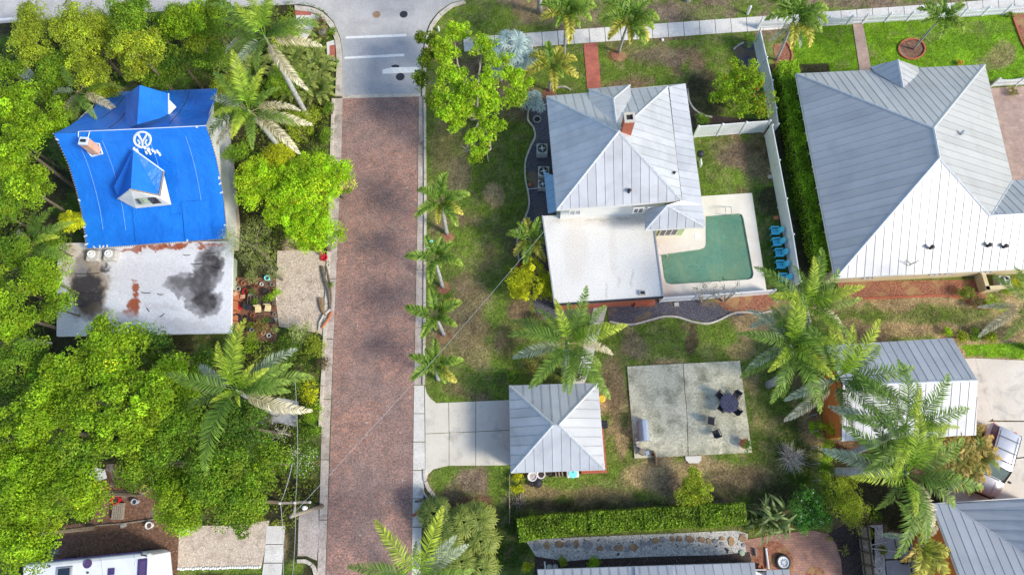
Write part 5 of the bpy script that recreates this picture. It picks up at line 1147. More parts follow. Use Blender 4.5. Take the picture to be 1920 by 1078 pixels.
# young foxtail-like palms
sp = 'small bushy palm '
palm((838,438),(829,388),3.4,[(80,'fox',1),(10,'fox',1),(150,'fox',.9),(-140,'fox',1),(-60,'fox',1.05),(-100,'foxy',.8),(-35,'foxy',.9),(115,'fox',.6)],sp+'first from the top in the row beside the brick road',sc=.95,r=.13,group='row of small palms along the brick road')
palm((830,538),(818,494),3.1,[(70,'fox',.85),(35,'fox',.9),(-15,'fox',1),(-98,'fox',1.0),(172,'fox',1),(115,'fox',.85),(-60,'fox',.4)],sp+'second from the top in the row, beside the green ground box',sc=.88,r=.12,group='row of small palms along the brick road')
palm((833,628),(819,598),2.9,[(100,'fox',.9),(18,'fox',1),(165,'fox',1),(-120,'fox',.95),(-35,'fox',.8),(28,'foxy',1),(-85,'fox',.5)],sp+'third from the top in the row beside the brick road',sc=.92,r=.12,group='row of small palms along the brick road')
palm((822,712),(818,688),2.6,[(85,'fox',.85),(10,'fox',1),(160,'fox',.95),(-150,'fox',1),(-45,'foxy',1.0),(-65,'fox',.8),(120,'fox',.6)],sp+'lowest in the row, just above the concrete driveway',sc=.86,r=.12,group='row of small palms along the brick road')
palm((1058,105),(1060,34),4.8,[(160,'fox',.9),(120,'fox',1),(75,'fox',1),(45,'fox',.95),(5,'fox',1),(190,'foxy',.9),(-85,'foxy',1.2),(-60,'fox',.8),(-20,'fox',.9),(-120,'fox',.7)],'small palm straddling the sidewalk left of the red brick path',r=.1)
palm((1160,99),(1177,46),4.2,[(90,'fox',1),(40,'fox',1),(0,'fox',1),(140,'fox',1.05),(180,'fox',.9),(-50,'foxy',1),(-90,'foxy',.9),(-140,'foxy',1),(-25,'fox',.9),(110,'fox',.7),(-70,'fox',1.1)],'full-crowned small palm on the sidewalk right of the red brick path',r=.1)
palm((1030,170),(1034,128),3.6,[(60,'foxy',.9),(10,'foxy',.95),(-30,'foxy',1.0),(-88,'foxy',1.05),(150,'foxy',.9),(200,'foxy',1.0),(100,'fox',.8),(-60,'fox',.7)],'yellowish small palm at the north-west corner of the brick house',r=.1)
palm((1455,113),(1484,48),4.8,[(60,'fox',1.1),(15,'fox',1.15),(-10,'fox',1.1),(100,'fox',1),(140,'fox',1.1),(180,'fox',1),(-60,'foxy',1.1),(-100,'foxy',1),(-140,'dry',.5),(-35,'fox',1),(-75,'grey',.5)],'small palm leaning over the front white fence beside the red mulch bed',r=.1)
palm((1712,93),(1757,42),4.4,[(75,'fox',.75),(25,'fox',.9),(160,'fox',.85),(190,'fox',.7),(-55,'fox',.9),(-100,'fox',.85),(-20,'foxy',.8),(120,'fox',.7)],'thin slanting palm growing from the round edged bed on the lawn',r=.07)
palm((995,470),(995,450),2.2,[(100,'foxy',.8),(60,'fox',.8),(20,'fox',.9),(-20,'foxy',.8),(-60,'foxy',.9),(-100,'fox',.9),(-140,'foxy',.8),(160,'fox',.8),(130,'fox',.7)],'yellow-green clumping palm against the west wall of the brick house',r=.08,shaft=False)
for k, (x, y, s_, kk, lab) in enumerate(((1785,862,1.0,'pyg','left'),(1822,862,.85,'pygg','right'),(1805,835,.95,'pyg','upper'),(1795,890,.9,'pygg','lower'))):
    palm((x,y),(x+8,y-8),2.4,[(a+k*20, 'pyg' if (a//40+k) % 2 else kk, s_) for a in range(0,360,30)],f'{lab} plant of the orange-tinged dwarf palm clump over the parked car',name='dwarf_palm',r=.08,shaft=False,trunk='palm_boot')
# cycads and palmettos north-west
for k, (x, y, s_, lab) in enumerate(((575,118,1.1,'spiky cycad below the corner bed of the kerb'),(590,140,1.1,'spiky cycad nearest the kerb under the red paving'),(560,165,1.2,'large spiky cycad between the leaning palm trunks'),(540,120,1.2,'cycad hidden behind the drooping dry palm fronds'),(595,175,1.0,'lower spiky cycad along the kerb'),(470,145,1.1,'loose yellow-green cycad between the two palm crowns'),(440,120,1.0,'cycad left of the uppermost leaning palm'))):
    palm((x,y),(x,y-6),1.0,[(a+k*11, 'cyc', s_*1.15) for a in range(0,360,24)],lab,name='cycad',r=.12,shaft=False,trunk='palm_boot')
# blue-grey fan palms
def fan_mesh(R, seed, c1, c2, seg=26, spread=300, fold=.07, dr=.25, split=.62):
    r = np.random.default_rng(seed); V, F, Cc = [(0,0,0)], [], [np.array(c1)*.7]; Q = []
    for i in range(seg):
        a0 = math.radians(-spread/2+spread*i/seg); a1 = math.radians(-spread/2+spread*(i+1)/seg); am = (a0+a1)/2; rl = R*r.uniform(.9,1.05)
        b_ = len(V); rm = R*split
        V += [(rm*math.cos(a0), rm*math.sin(a0), -fold*R*.3-.02), (rm*math.cos(am), rm*math.sin(am), fold*R), (rm*math.cos(a1), rm*math.sin(a1), -fold*R*.3-.02), (rl*math.cos(am), rl*math.sin(am), -dr*R*r.uniform(.5,1.2))]
        c = np.array(c1)*math.exp(r.normal(0,.12)); c_ = np.array(c2)*math.exp(r.normal(0,.12)); Cc += [c, c, c, c_]
        Q += [(0, b_, b_+1), (0, b_+1, b_+2), (b_, b_+3, b_+1), (b_+1, b_+3, b_+2)]
    return mesh_np('fan_leaf', np.array(V), [np.array(Q)], FROND, np.clip(np.array(Cc), 0, .9))
def star_mesh(R, seed, c1, c2, n=17, spread=330):
    r = np.random.default_rng(seed); V, Q, Cc = [], [], []
    for i in range(n):
        a = math.radians(-spread/2+spread*(i+.5)/n+r.normal(0,3)); u = np.array((math.cos(a), math.sin(a), 0)); w_ = np.array((-u[1], u[0], 0)); L = R*r.uniform(.8,1.1)*(1-.15*abs(a)/3.14); b_ = len(V); dr = r.uniform(.15,.45); up = r.uniform(.0,.12)
        for t, wd, z in ((.04,.012,0),(.40,.055,up),(.75,.04,up-dr*.25),(1,.004,up-dr)):
            V += [u*L*t-w_*wd*R*1.1+np.array((0,0,z*R)), u*L*t+w_*wd*R*1.1+np.array((0,0,z*R))]; c = (np.array(c1)*(1-t)+np.array(c2)*t)*math.exp(r.normal(0,.12)); Cc += [c*.9, c*1.1]
        Q += [(b_+2*k, b_+2*k+2, b_+2*k+3, b_+2*k+1) for k in range(3)]
    return mesh_np('fan_leaf', np.array(V), [np.array(Q)], FROND, np.clip(np.array(Cc), 0, .9))
FAN = [star_mesh(.95, s, (.30,.42,.42), (.60,.70,.68), 26) for s in (1,2)]
FANG = [star_mesh(.85, s, (.13,.20,.025), (.38,.42,.09)) for s in (3,4,5)]
FAND = [star_mesh(.80, s, (.06,.12,.02), (.26,.32,.07)) for s in (6,7)]
def fan_palm(base, h, n, meshes, label, spread=1.2, petiole=1.1, s_=1., trunk='palm_boot', name='fan_palm', r=.2, seed=1):
    B_ = P(*base, 0); t = T(name, label, 'palm tree', B_); rr = random.Random(seed)
    link('trunk', MB().tube([(0,0,-.05),(0,0,h*.5),(0,0,h)], [r*1.2,r,r*.9], 9).mesh('trunk', MT[trunk]), t); pb = MB()
    for k in range(n):
        a = k*2.399+rr.uniform(-.2,.2); el = math.radians(72-70*(k/n)**.8); L = petiole*rr.uniform(.85,1.1)*spread
        e_ = Vector((math.cos(a)*math.cos(el), math.sin(a)*math.cos(el), math.sin(el)))*L+Vector((0,0,h)); pb.tube([(0,0,h-.1), e_*.5+Vector((0,0,h*.5+.06)), e_], [.03,.025,.02], 4)
        o = link('fan_leaf', meshes[k % len(meshes)], t); o.location = e_; o.rotation_euler = (rr.uniform(-.3,.3), math.radians(35)-el*.6+rr.uniform(-.15,.3), a); sc = s_*rr.uniform(.85,1.15); o.scale = (sc,sc,sc)
    link('petiole', pb.mesh('petiole', MT['shaft']), t)
fan_palm((960,140), 2.4, 22, FAN, 'silvery blue fan palm between the airy tree and the sidewalk', petiole=1.35, s_=.95, seed=3)
fan_palm((1000,200), .6, 6, FAN, 'small silvery fan palm at the north-west corner of the gravel bed', petiole=.6, s_=.75, seed=4)
for k, (x, y, m_, lab) in enumerate(((875,975,FANG,'bright spiky fan palm in the upper middle of the kerbside clump'),(835,985,FAND,'dark fan palm on the road side of the kerbside clump'),(905,1010,FANG,'yellow-green fan palm on the lawn side of the kerbside clump'),(870,1045,FANG,'lowest fan palm of the kerbside clump, cut by the bottom edge'),(850,1020,FANG,'fan palm in the centre of the kerbside clump beside the grey frond'),(900,970,FANG,'fan palm at the upper right tip of the kerbside clump'),(820,960,FAND,'fan palm at the upper left of the kerbside clump beside the broken kerb'),(905,1060,FANG,'fan palm at the bottom right of the kerbside clump'))):
    fan_palm((x,y), 1.3, 30, m_, lab, petiole=.7, s_=.8, r=.12, seed=20+k)
# traveller-like strap plant and other special plants
def strap_plant(px, py, n, L, c1, c2, label, h=.3, wid=.16, seed=2, name='strap_leaf_plant', flowers=0):
    B_ = P(px, py, 0); t = T(name, label, 'plant', B_); rr = np.random.default_rng(seed); ms = []
    for s_ in range(3):
        V, Q, Cc = [], [], []
        for i in range(7):
            u = i/6; w_ = wid*math.sin(math.pi*(.12+.85*u))*.5+.01; x = L*u*.8; z = L*(1.15*u-1.0*u*u); V += [(x,-w_,z+.02),(x,0,z),(x,w_,z+.02)]; c = np.array(c1)*(1-u)+np.array(c2)*u; Cc += [c*1.05, c*.9, c*1.05]
            if i: b_ = (i-1)*3; Q += [(b_,b_+3,b_+4,b_+1),(b_+1,b_+4,b_+5,b_+2)]
        ms.append(mesh_np('leaf', np.array(V), [np.array(Q)], FROND, np.clip(np.array(Cc)*(.8+.25*s_), 0, .9)))
    for k in range(n):
        o = link('leaf', ms[k % 3], t); a = k*2.399; f = rr.uniform(.6,1.15); o.location = (rr.normal(0,.25*L), rr.normal(0,.2*L), h*rr.random()); o.scale = (f,f,f); o.rotation_euler = (rr.normal(0,.25), rr.uniform(-.5,.35), a)
    link('stem', MB().tube([(0,0,-.05),(0,0,h+.1)], [.12,.08], 7).mesh('stem', MT['palm_boot']), t)
    return t
strap_plant(1440,972,90,1.6,(.06,.12,.015),(.26,.32,.12),'large shaggy white-edged bird-of-paradise clump right of the long hedge',h=1.6,seed=5)
strap_plant(1408,972,34,1.2,(.05,.10,.015),(.12,.18,.04),'smaller strappy clump at the right end of the long hedge',h=1.1,seed=6)
strap_plant(1583,1030,22,.45,(.12,.12,.03),(.34,.32,.10),'yellow-green rosette in the dark bed by the wooden fence',h=.2,wid=.07,seed=8,name='bromeliad')
strap_plant(1553,1008,9,.3,(.3,.33,.03),(.4,.4,.05),'small yellow rosette at the patio edge',h=.1,wid=.06,seed=9,name='bromeliad')
strap_plant(1478,986,9,.4,(.5,.14,.03),(.6,.25,.05),'orange-leaved bromeliad above the paver patio',h=.2,wid=.09,seed=10,name='bromeliad')
for k, (x, y, lab) in enumerate(((1420,992,'left'),(1438,996,'middle'))): strap_plant(x, y, 10, .55, (.07,.12,.02), (.25,.26,.06), f'{lab} strappy tuft below the shaggy bird-of-paradise', h=.15, wid=.07, seed=12+k)
# white-flowering frangipani
tree(565,855,40,3.2,MIDG,'open shrub covered in white blossoms by the kerb','flowering_shrub','shrub',leaf=.15,clump=.30,per=14,flowers=(.22,(.80,.80,.74)),limbs=12,bark='bark_pale',yel=.1,fill=.6)
tree(528,812,24,2.6,(.40,.35,.35),'bare twiggy shrub with few pinkish blossoms above the white-flowering one','flowering_shrub','shrub',leaf=.12,clump=.30,per=3,limbs=14,bark='bark_pale',yel=.0,fill=.6)
# dead brush, leafless saplings
def twig_ball(px, py, r, label, n=260, mat='stone_w'):
    B_ = P(px, py, 0); t = T('brush_pile', label, 'brush', B_); b_ = MB()
    for k in range(n):
        a = random.uniform(0, 2*math.pi); el = random.uniform(.05, 1.3); L = r*random.uniform(.6, 1.1); s0 = Vector((random.gauss(0,.15*r), random.gauss(0,.15*r), .05))
        d = Vector((math.cos(a)*math.cos(el), math.sin(a)*math.cos(el), math.sin(el)*.75)); b_.tube([s0, s0+d*L*.55+Vector((0,0,.06)), s0+d*L+Vector((random.gauss(0,.05),random.gauss(0,.05),-.08))], [.016,.012,.005], 3, cap=False)
    o = link('twigs', b_.mesh('twigs', MT[mat]), t); o['kind'] = 'stuff'
twig_ball(1483,860,1.15,'pale grey ball of dead brush lying on the shaded lawn')
twig_ball(972,940,.8,'straw-coloured dry brush along the low fence',90,'timber')
for x, y, lab in ((1306,555,'left'),(1350,552,'right')):
    B_ = P(x+8, y+14, 0); t = T('sapling', f'{lab} nearly bare sapling leaning over the south pool wall', 'sapling', B_); b_ = MB(); C, N = [], []
    for k in range(9):
        e_ = Vector((random.uniform(-1.3,1.1), random.uniform(.1,1.3), random.uniform(1.3,2.4))); b_.tube([(0,0,0), e_*.45+Vector((0,0,.3)), e_], [.035,.022,.008], 4)
        for j in range(12): C.append(e_+Vector((random.gauss(0,.12),random.gauss(0,.12),random.gauss(0,.08)))); N.append((0,0,1))
    link('branches', b_.mesh('branches', MT['bark_pale']), t); link('leaves', leaves_mesh('sapling_leaves', np.array(C), np.array(N,float), .11, np.tile((.10,.13,.05),(len(C),1))), t)

# undergrowth between the trunks of the western wood: uncountable, one object
def undergrowth():
    n = 90000; x = rng.uniform(P(-60,540).x, P(640,540).x, n); y = rng.uniform(P(300,1000).y, P(300,15).y, n); px, py = to_px(x, y); k = np.ones(n, bool)
    for p in PAVED+[[(60,230),(230,150),(430,150),(470,480),(470,660),(100,670)],[(170,860),(340,860),(340,985),(170,985)],[(0,980),(340,980),(340,1100),(0,1100)],[(425,280),(455,280),(470,480),(430,480)],[(430,500),(525,500),(525,645),(430,645)],[(628,0),(800,0),(800,1100),(590,1100),(605,700),(625,400)]]: k &= ~inpoly(px, py, p)
    k &= fbm(x, y, .8, 210) > .36; x, y = x[k], y[k]; n = len(x); z = np.clip((fbm(x, y, .9, 220)-.3)*2.4, .1, 1.3)*rng.uniform(.5,1.05,n)
    f = np.exp(rng.normal(0,.25,(n,1)))*(.5+fbm(x, y, .35, 230))[:,None]; sh = (fbm(x, y, .25, 240))[:,None]
    c = (np.array((.09,.19,.012))*(1-sh)+np.array((.26,.30,.03))*sh)*f
    o = link('undergrowth', leaves_mesh('undergrowth', np.stack([x,y,z],1), np.tile((0,0,1.),(n,1)), .18, np.clip(c,0,.9), aspect=.5)); o['kind'] = 'stuff'
undergrowth()
# short grass: one object of blades over the open lawns
def grass():
    n = 520000; x0, y0 = P(790,-10)[:2]; x1, y1 = P(1960,1090)[:2]
    x = rng.uniform(min(x0,P(790,1090).x), P(1960,-10).x, n); y = rng.uniform(y1, y0, n); px, py = to_px(x, y)
    keep = np.zeros(n, bool)
    for i in (1,2,3,4,5,6,7,8,9,11): keep |= inpoly(px, py, ZONES[i][0])
    for p in PAVED: keep &= ~inpoly(px, py, p)
    for p in ([(1020,180),(1250,160),(1320,425),(1240,560),(1035,572)], [(1500,140),(1850,125),(1900,340),(2000,330),(2000,515),(1580,525)], [(958,722),(1125,720),(1135,885),(958,888)]): keep &= ~inpoly(px, py, p)
    dens = fbm(x, y, .9, 60); keep &= rng.random(n) < np.clip((dens-.30)*2.6, .10, .9)
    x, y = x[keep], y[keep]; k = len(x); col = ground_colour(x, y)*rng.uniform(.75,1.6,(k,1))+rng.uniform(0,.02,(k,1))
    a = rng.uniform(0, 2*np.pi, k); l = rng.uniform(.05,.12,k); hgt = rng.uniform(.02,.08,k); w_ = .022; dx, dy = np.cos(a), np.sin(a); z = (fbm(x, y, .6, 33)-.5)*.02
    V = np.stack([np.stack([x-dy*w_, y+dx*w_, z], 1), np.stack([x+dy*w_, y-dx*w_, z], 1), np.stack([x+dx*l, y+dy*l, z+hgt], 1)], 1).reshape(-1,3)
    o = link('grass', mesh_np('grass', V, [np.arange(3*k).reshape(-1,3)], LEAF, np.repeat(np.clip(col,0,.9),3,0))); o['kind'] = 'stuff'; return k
print('grass blades', grass())

# ------------------------------------------------------------------ fences, edgings, small objects
def white_fence(pts, h, label, panel_px=30, cat='fence', gap_px=None, picket=False, mat='white', post=.13):
    w_ = [P(x, y, 0) for x, y in pts]; t = T('white_fence', label, cat, w_[0]); segs = []
    for a, b_ in zip(w_, w_[1:]):
        L = (b_-a).length; n = max(1, round(L*25/panel_px)); segs += [(a.lerp(b_, i/n), a.lerp(b_, (i+1)/n)) for i in range(n)]
    def pst(p): MB().box((p.x,p.y,(h+.08)/2), (post,post,h+.08)).add([], []).build('post', MT[mat], t); MB().lathe((p.x,p.y,h+.08), [(post*.85,0),(post*.85,.02),(.02,.10)], 4).build('post_cap', MT[mat], t)
    for a, b_ in segs:
        d = b_-a; ang = math.atan2(d.y, d.x); m = (a+b_)/2; L = d.length-post-.01
        if picket:
            q = MB(); k = max(2, int(L/.13))
            for i in range(k): p = a+d.normalized()*(post*.5+.02+(L-.02)*(i+.5)/k); hh = h*(.80+.17*abs(2*(i+.5)/k-1)**2); q.box((p.x,p.y,hh/2+.03), (.085,.03,hh), ang)
            q.build('pickets', MT[mat], t)
            for z in (.25, h*.68): MB().box((m.x,m.y,z), (L,.06,.09), ang).build('rail', MT[mat], t)
        else:
            q = MB(); q.box((m.x,m.y,h/2), (L,.035,h-.12), ang); k = max(2, int(L/.2)); s_ = Vector((-d.y,d.x,0)).normalized()
            for i in range(1,k):
                p = a+d.normalized()*(post*.5+L*i/k)
                for sd in (-1,1): q.box((p.x+s_.x*.02*sd, p.y+s_.y*.02*sd, h/2), (.018,.012,h-.13), ang)
            q.build('panel', MT[mat], t)
            MB().box((m.x,m.y,h-.04), (L,.075,.10), ang).build('rail', MT[mat], t); MB().box((m.x,m.y,.09), (L,.06,.1), ang).build('rail', MT[mat], t)
        pst(a)
    pst(segs[-1][1]); return t
white_fence([(1413,82),(1424,132),(1434,175),(1441,225),(1445,254)], 1.75, 'white side fence running down from the front corner beside the lime tree', 62)
white_fence([(1300,258),(1344,254.5),(1387,251),(1430,248)], 1.75, 'white fence closing the north side of the pool yard', 58)
white_fence([(1434,256),(1446,320),(1459,390),(1471,455),(1484,540)], 1.75, 'long white fence between the pool yard and the tall hedge', 62)
white_fence([(1237,566),(1300,562),(1370,557),(1444,551)], 1.1, 'low white wall along the south side of the pool deck', 120, cat='wall')
white_fence([(1420,55),(1470,52),(1547,48),(1588,46)], 1.05, 'white scalloped picket fence left of the front gate', 52, picket=True)
white_fence([(1618,44),(1700,39.5),(1800,33),(1880,27.5),(1990,20)], 1.05, 'white scalloped picket fence right of the front gate', 50, picket=True)
white_fence([(1857,163),(1905,160),(1990,155)], 1.1, 'short white fence at the right edge beside the big roof', 46, picket=True)
g = white_fence([(1590,46),(1616,44.6)], 1.0, 'white front gate at the end of the pinkish path', 30, cat='gate', picket=True)
g.name = 'white_gate'
# curved landscape edgings, each a concrete curb in pieces
def edging(pts, label, mat='kerb', w_=.13, h=.12, name='garden_edging'):
    # smooth with catmull-rom
    q = []
    pp = [pts[0]]+pts+[pts[-1]]
    for i in range(1, len(pp)-2):
        for k in range(6):
            t_ = k/6; p0,p1,p2,p3 = (np.array(pp[i+j], float) for j in (-1,0,1,2)); q.append(tuple(.5*((2*p1)+(-p0+p2)*t_+(2*p0-5*p1+4*p2-p3)*t_**2+(-p0+3*p1-3*p2+p3)*t_**3)))
    q.append(pts[-1]); W3 = [P(x, y, 0) for x, y in q]; t = T(name, label, 'garden edging', W3[0])
    step = 3
    for i in range(0, len(W3)-1, step):
        seg = W3[i:i+step+1]; L_, R_ = [], []
        for k, p in enumerate(seg):
            j = i+k; d = (W3[min(j+1, len(W3)-1)]-W3[max(j-1, 0)]).normalized(); s_ = Vector((-d.y, d.x, 0))*w_/2; L_.append(p+s_); R_.append(p-s_)
        MB().prism([(p.x,p.y) for p in L_+R_[::-1]], -.05, h+random.uniform(-.006,.006)).build('edging_stone', MT[mat], t)
edging([(1003,188),(992,205),(990,225),(1000,240),(1003,258),(993,280),(985,305),(985,335),(990,360),(992,385),(984,410),(972,430),(970,460),(973,490)], 'long pale wavy curb west of the brick house')
edging([(1143,603),(1165,608),(1190,608),(1220,600),(1245,594),(1270,595),(1300,604),(1325,607),(1345,602),(1375,588),(1400,586),(1420,589),(1450,582)], 'pale wavy curb between the black gravel and the patio lawn')
edging([(1584,561),(1640,559),(1700,557),(1755,555),(1790,557),(1810,563),(1830,575),(1850,579),(1885,577)], 'brick-red curb edging the mulch south of the large roof', 'redbrick')
edging([(1289,168),(1292,190),(1302,206),(1318,217),(1335,221)], 'pale curved curb east of the brick house roof')
edging([(1375,94),(1385,86),(1397,80)], 'short pale curb beside the small shrub in the front corner')
edging([(1470,75),(1480,88),(1485,105),(1483,120),(1489,131)], 'reddish S-shaped curb right of the front mulch bed', 'terra')
edging([(1896,26),(1906,55),(1918,85),(1926,98)], 'brick-red curb of the bed at the top right edge', 'redbrick')
edging([(1040,166),(1058,164),(1070,170)], 'short pale curb at the north-west corner of the brick house')
t_ = T('planting_ring', 'round brick-red curb around the slanting palm on the lawn', 'garden edging', P(1709,95,0))
ring_ = [P(x, y, 0) for x, y in arc(1709,93,26,20,0,360,36)]
for i in range(0,36,2):
    a, b_, c_ = ring_[i], ring_[i+1], ring_[(i+2)%36]; ct = P(1709,93,0); pts = [a,b_,c_]; out = pts+[ct.lerp(p, .89) for p in pts[::-1]]
    MB().prism([(p.x,p.y) for p in out], -.05, .13).build('edging_stone', MT['redbrick'], t_)
# stepping stones on the white pebbles
st_mats = ['st_a','st_b','st_c']
MT['st_a'] = M_noise('brown_flagstone', (.24,.15,.09), (.42,.28,.18), 4, bmp=.01, local=True); MT['st_b'] = M_noise('grey_flagstone', (.24,.23,.24), (.40,.39,.40), 4, bmp=.01, local=True); MT['st_c'] = M_noise('ochre_flagstone', (.34,.20,.10), (.50,.34,.20), 4, bmp=.01, local=True)
path_ = T('stepping_stone_path', 'row of irregular brown and grey stepping stones in the white pebbles', 'stone path', P(1200,1020,0))
stones = [(255,780,44,80,1),(330,780,36,52,2),(420,770,66,50,0),(490,765,46,50,1),(540,768,36,60,0),(622,775,70,62,1),(712,795,46,40,0),(770,798,38,48,1),(828,795,34,46,0),(862,793,34,46,2),(905,805,34,36,1),(952,790,66,52,2),(1020,765,40,52,1),(1073,760,36,44,1),(1112,743,44,38,2),(1163,735,46,36,1),(1232,730,36,40,0),(1282,730,42,42,0),(1358,732,66,44,0),(1442,735,50,40,0),(1495,742,36,36,2),(1540,745,40,36,1),(1590,726,36,30,2),(1592,764,36,26,1),(1658,748,48,64,2),(1735,722,52,64,0),(1745,775,26,22,1)]
for x, y, sx, sy, m_ in stones:
    cx_, cy_ = 940+x/3.84, 820+y/3.84; n_ = random.choice((5,6,6,7)); a0 = random.random()*6; pts = []
    for k in range(n_): a = a0+2*math.pi*(k+random.uniform(-.2,.2))/n_; rr = random.uniform(.88,1.12)*.55; p = P(cx_+math.cos(a)*sx/3.84*rr, cy_+math.sin(a)*sy/3.84*rr, .06); pts.append((p.x,p.y))
    MB().prism(pts, 0, .085+random.uniform(-.01,.015)).build('stone', MT[st_mats[m_]], path_, bevel=.012)
# manholes
for x, y, r_, m_, lab in ((706,28,.34,'st_a','rusty brown round manhole cover left in the junction'),(757,27.5,.34,'darkmetal','dark round manhole cover right in the junction'),(750.5,144.5,.36,'darkmetal','dark manhole cover just below the stop line')):
    c = P(x, y, .03); o = MB().lathe((c.x,c.y,.025), [(r_,0),(r_,.018),(r_*.86,.022),(r_*.84,.014),(r_*.45,.018),(r_*.42,.012),(.02,.016)], 20).build('manhole_cover', MT[m_]); tag(o, lab, 'manhole')
c = P(742,124.5,.03); o = MB().prism([p[:2] for p in px_poly([(733,124),(741,121.5),(749,123.5),(748,127),(736,127)], .03)], .028, .040).build('road_patch', MT['darkmetal']); o['kind'] = 'structure'
# landscaping stones near the corner etc.
def simple(name, label, cat, px, py, z=0, group=None): return T(name, label, cat, P(px, py, z), group=group)
# air conditioners
def ac_unit(px, py, label, s_=.85, h=.8, z=0, rz=-.06, case='ac', top='dark'):
    t = simple('air_conditioner', label, 'air conditioner', px, py, z); c = Vector(ORG[t.name])
    MB().box(c+Vector((0,0,h/2+.05)), (s_,s_,h), rz).build('casing', MT[case], t, bevel=.04)
    MB().lathe(c+Vector((0,0,h+.052)), [(s_*.43,0),(s_*.43,.03),(s_*.38,.035),(s_*.36,-.0),(.05,-.0)], 20).build('fan_shroud', MT[top], t)
    fb = MB()
    for k in range(4): fb.box(c+Vector((math.cos(k*1.57)*s_*.17, math.sin(k*1.57)*s_*.17, h+.07)), (s_*.30,s_*.13,.02), k*1.57+.3)
    fb.build('fan_blades', MT['ac'], t); MB().lathe(c+Vector((0,0,h+.06)), [(.09,0),(.09,.05)], 10).build('hub', MT['white'], t)
    g_ = MB()
    for r_ in (.15,.25,.33): g_.tube([c+Vector((math.cos(a)*r_*s_/.8, math.sin(a)*r_*s_/.8, h+.105)) for a in np.linspace(0, 2*math.pi, 17)], .008, 3)
    g_.build('guard', MT['metal_g'], t)
    lv = MB()
    for k in range(6): lv.box(c+Vector((0,0,.15+k*h/7)), (s_+.02, s_+.02, .025), rz)
    lv.build('louvre', MT['metal_g'], t)
ac_unit(1016,288,'upper air conditioner beside the west wall of the brick house'); ac_unit(1019,330,'lower air conditioner beside the west wall of the brick house'); ac_unit(1017,352,'air conditioner partly under the blue lean-to roof', .7, .6)
for x, y, lab in ((180,482,'left white ventilator box at the edge of the blue tarp'),(212,481,'right white ventilator box at the edge of the blue tarp')):
    t = simple('roof_ventilator', lab, 'ventilator', x, y, 2.5); c = Vector(ORG[t.name]); MB().box(c+Vector((0,0,.22)), (.95,.85,.44), -.05).build('casing', MT['stone_w'], t, bevel=.10)
    MB().lathe(c+Vector((-.08,.08,.44)), [(.30,0),(.30,.08),(.22,.12),(.20,.07),(.10,.08),(.08,.14),(.01,.15)], 18).build('dome', MT['white_paint'], t, smooth=True)
t = simple('equipment_enclosure', 'low yellow-cream wall around the air conditioner south of the large house', 'enclosure wall', 1850, 535)
for (x0,y0),(x1,y1) in (((1830,520),(1838,546)),((1838,546),(1880,543))):
    a, b_ = P(x0,y0,0), P(x1,y1,0); d = b_-a; m_ = (a+b_)/2; MB().box((m_.x,m_.y,.45), (d.length+.3,.28,.9), math.atan2(d.y,d.x)).build('wall', MT['cream'], t)
ac_unit(1871,532,'air conditioner inside the cream enclosure at the right', .8, .75)
# grill under a grey cover, chairs, table
t = simple('covered_grill', 'barbecue under a grey-blue cover on the west side of the mossy slab', 'grill', 1204, 808, .13); c = Vector(ORG[t.name])
gb_ = MB(); sec = [(-.33,0),(-.36,.75),(-.30,1.0),(-.12,1.18),(.12,1.18),(.30,1.0),(.36,.75),(.33,0)]
vs = [(c.x+x, c.y+y, c.z+z) for y in (-.72,.72) for x, z in sec]; gb_.add(vs, [tuple(range(7,-1,-1)), tuple(range(8,16))]+[(i,i+1,i+9,i+8) for i in range(7)])
gb_.build('cover', MT['cover'], t, bevel=.05)
for y in (-.5,.5): MB().tube([c+Vector((-.3,y,.05)), c+Vector((.3,y,.05))], .07, 8).build('castor', MT['dark'], t)
def patio_chair(px, py, rz, label, z=.13, mat='purple_f', proto=[None]):
    if proto[0] is None:
        t = T('patio_chair', label, 'chair', (0,0,0), local=True, group='dark wicker chairs on the mossy slab'); proto[0] = t
        sb = MB().box((0,0,.42), (.52,.50,.06)); 
        for k in range(6): sb.box((0,-.21+k*.084,.455), (.50,.05,.02))
        sb.build('seat', MT[mat], t, bevel=.015); bb = MB().box((0,.30,.68), (.52,.05,.46), M=Matrix.Rotation(-.25,3,'X')); 
        for k in range(5): bb.box((-.2+k*.1,.27,.68), (.05,.03,.44), M=Matrix.Rotation(-.25,3,'X'))
        bb.build('backrest', MT[mat], t, bevel=.015)
        for x in (-.28,.28):
            MB().tube([(x,-.26,.40),(x,-.26,.64),(x,.30,.66)], .03, 6).build('armrest', MT[mat], t)
            for y in (-.25,.25): MB().tube([(x*.95,y,.42),(x,y*1.05,0)], .022, 5).build('leg', MT[mat], t)
    else: t = copy_tree(proto[0]); t['label'] = label
    p = P(px, py, z); t.location = p; t.rotation_euler = (0,0,rz); t.scale = (.9,.9,.9)
patio_chair(1331,790,math.radians(78),'upper of the two loose dark chairs on the mossy slab'); patio_chair(1340,813,math.radians(195),'lower of the two loose dark chairs on the mossy slab')
for x, y, a, lab in ((1347,743,38,'north-west dark chair pushed in at the patio table'),(1377,743,-38,'north-east dark chair pushed in at the patio table'),(1350,766,142,'south-west dark chair pushed in at the patio table'),(1377,771,-135,'south-east dark chair standing away from the patio table')): patio_chair(x, y, math.radians(a), lab)
t = simple('patio_table', 'dark blue-purple mosaic table between four chairs on the mossy slab', 'table', 1362, 758, .13); c = Vector(ORG[t.name])
MT['mosaic'] = M_noise('dark_mosaic', (.035,.035,.06), (.13,.125,.20), 14, rough=.25, bmp=.003, local=True)
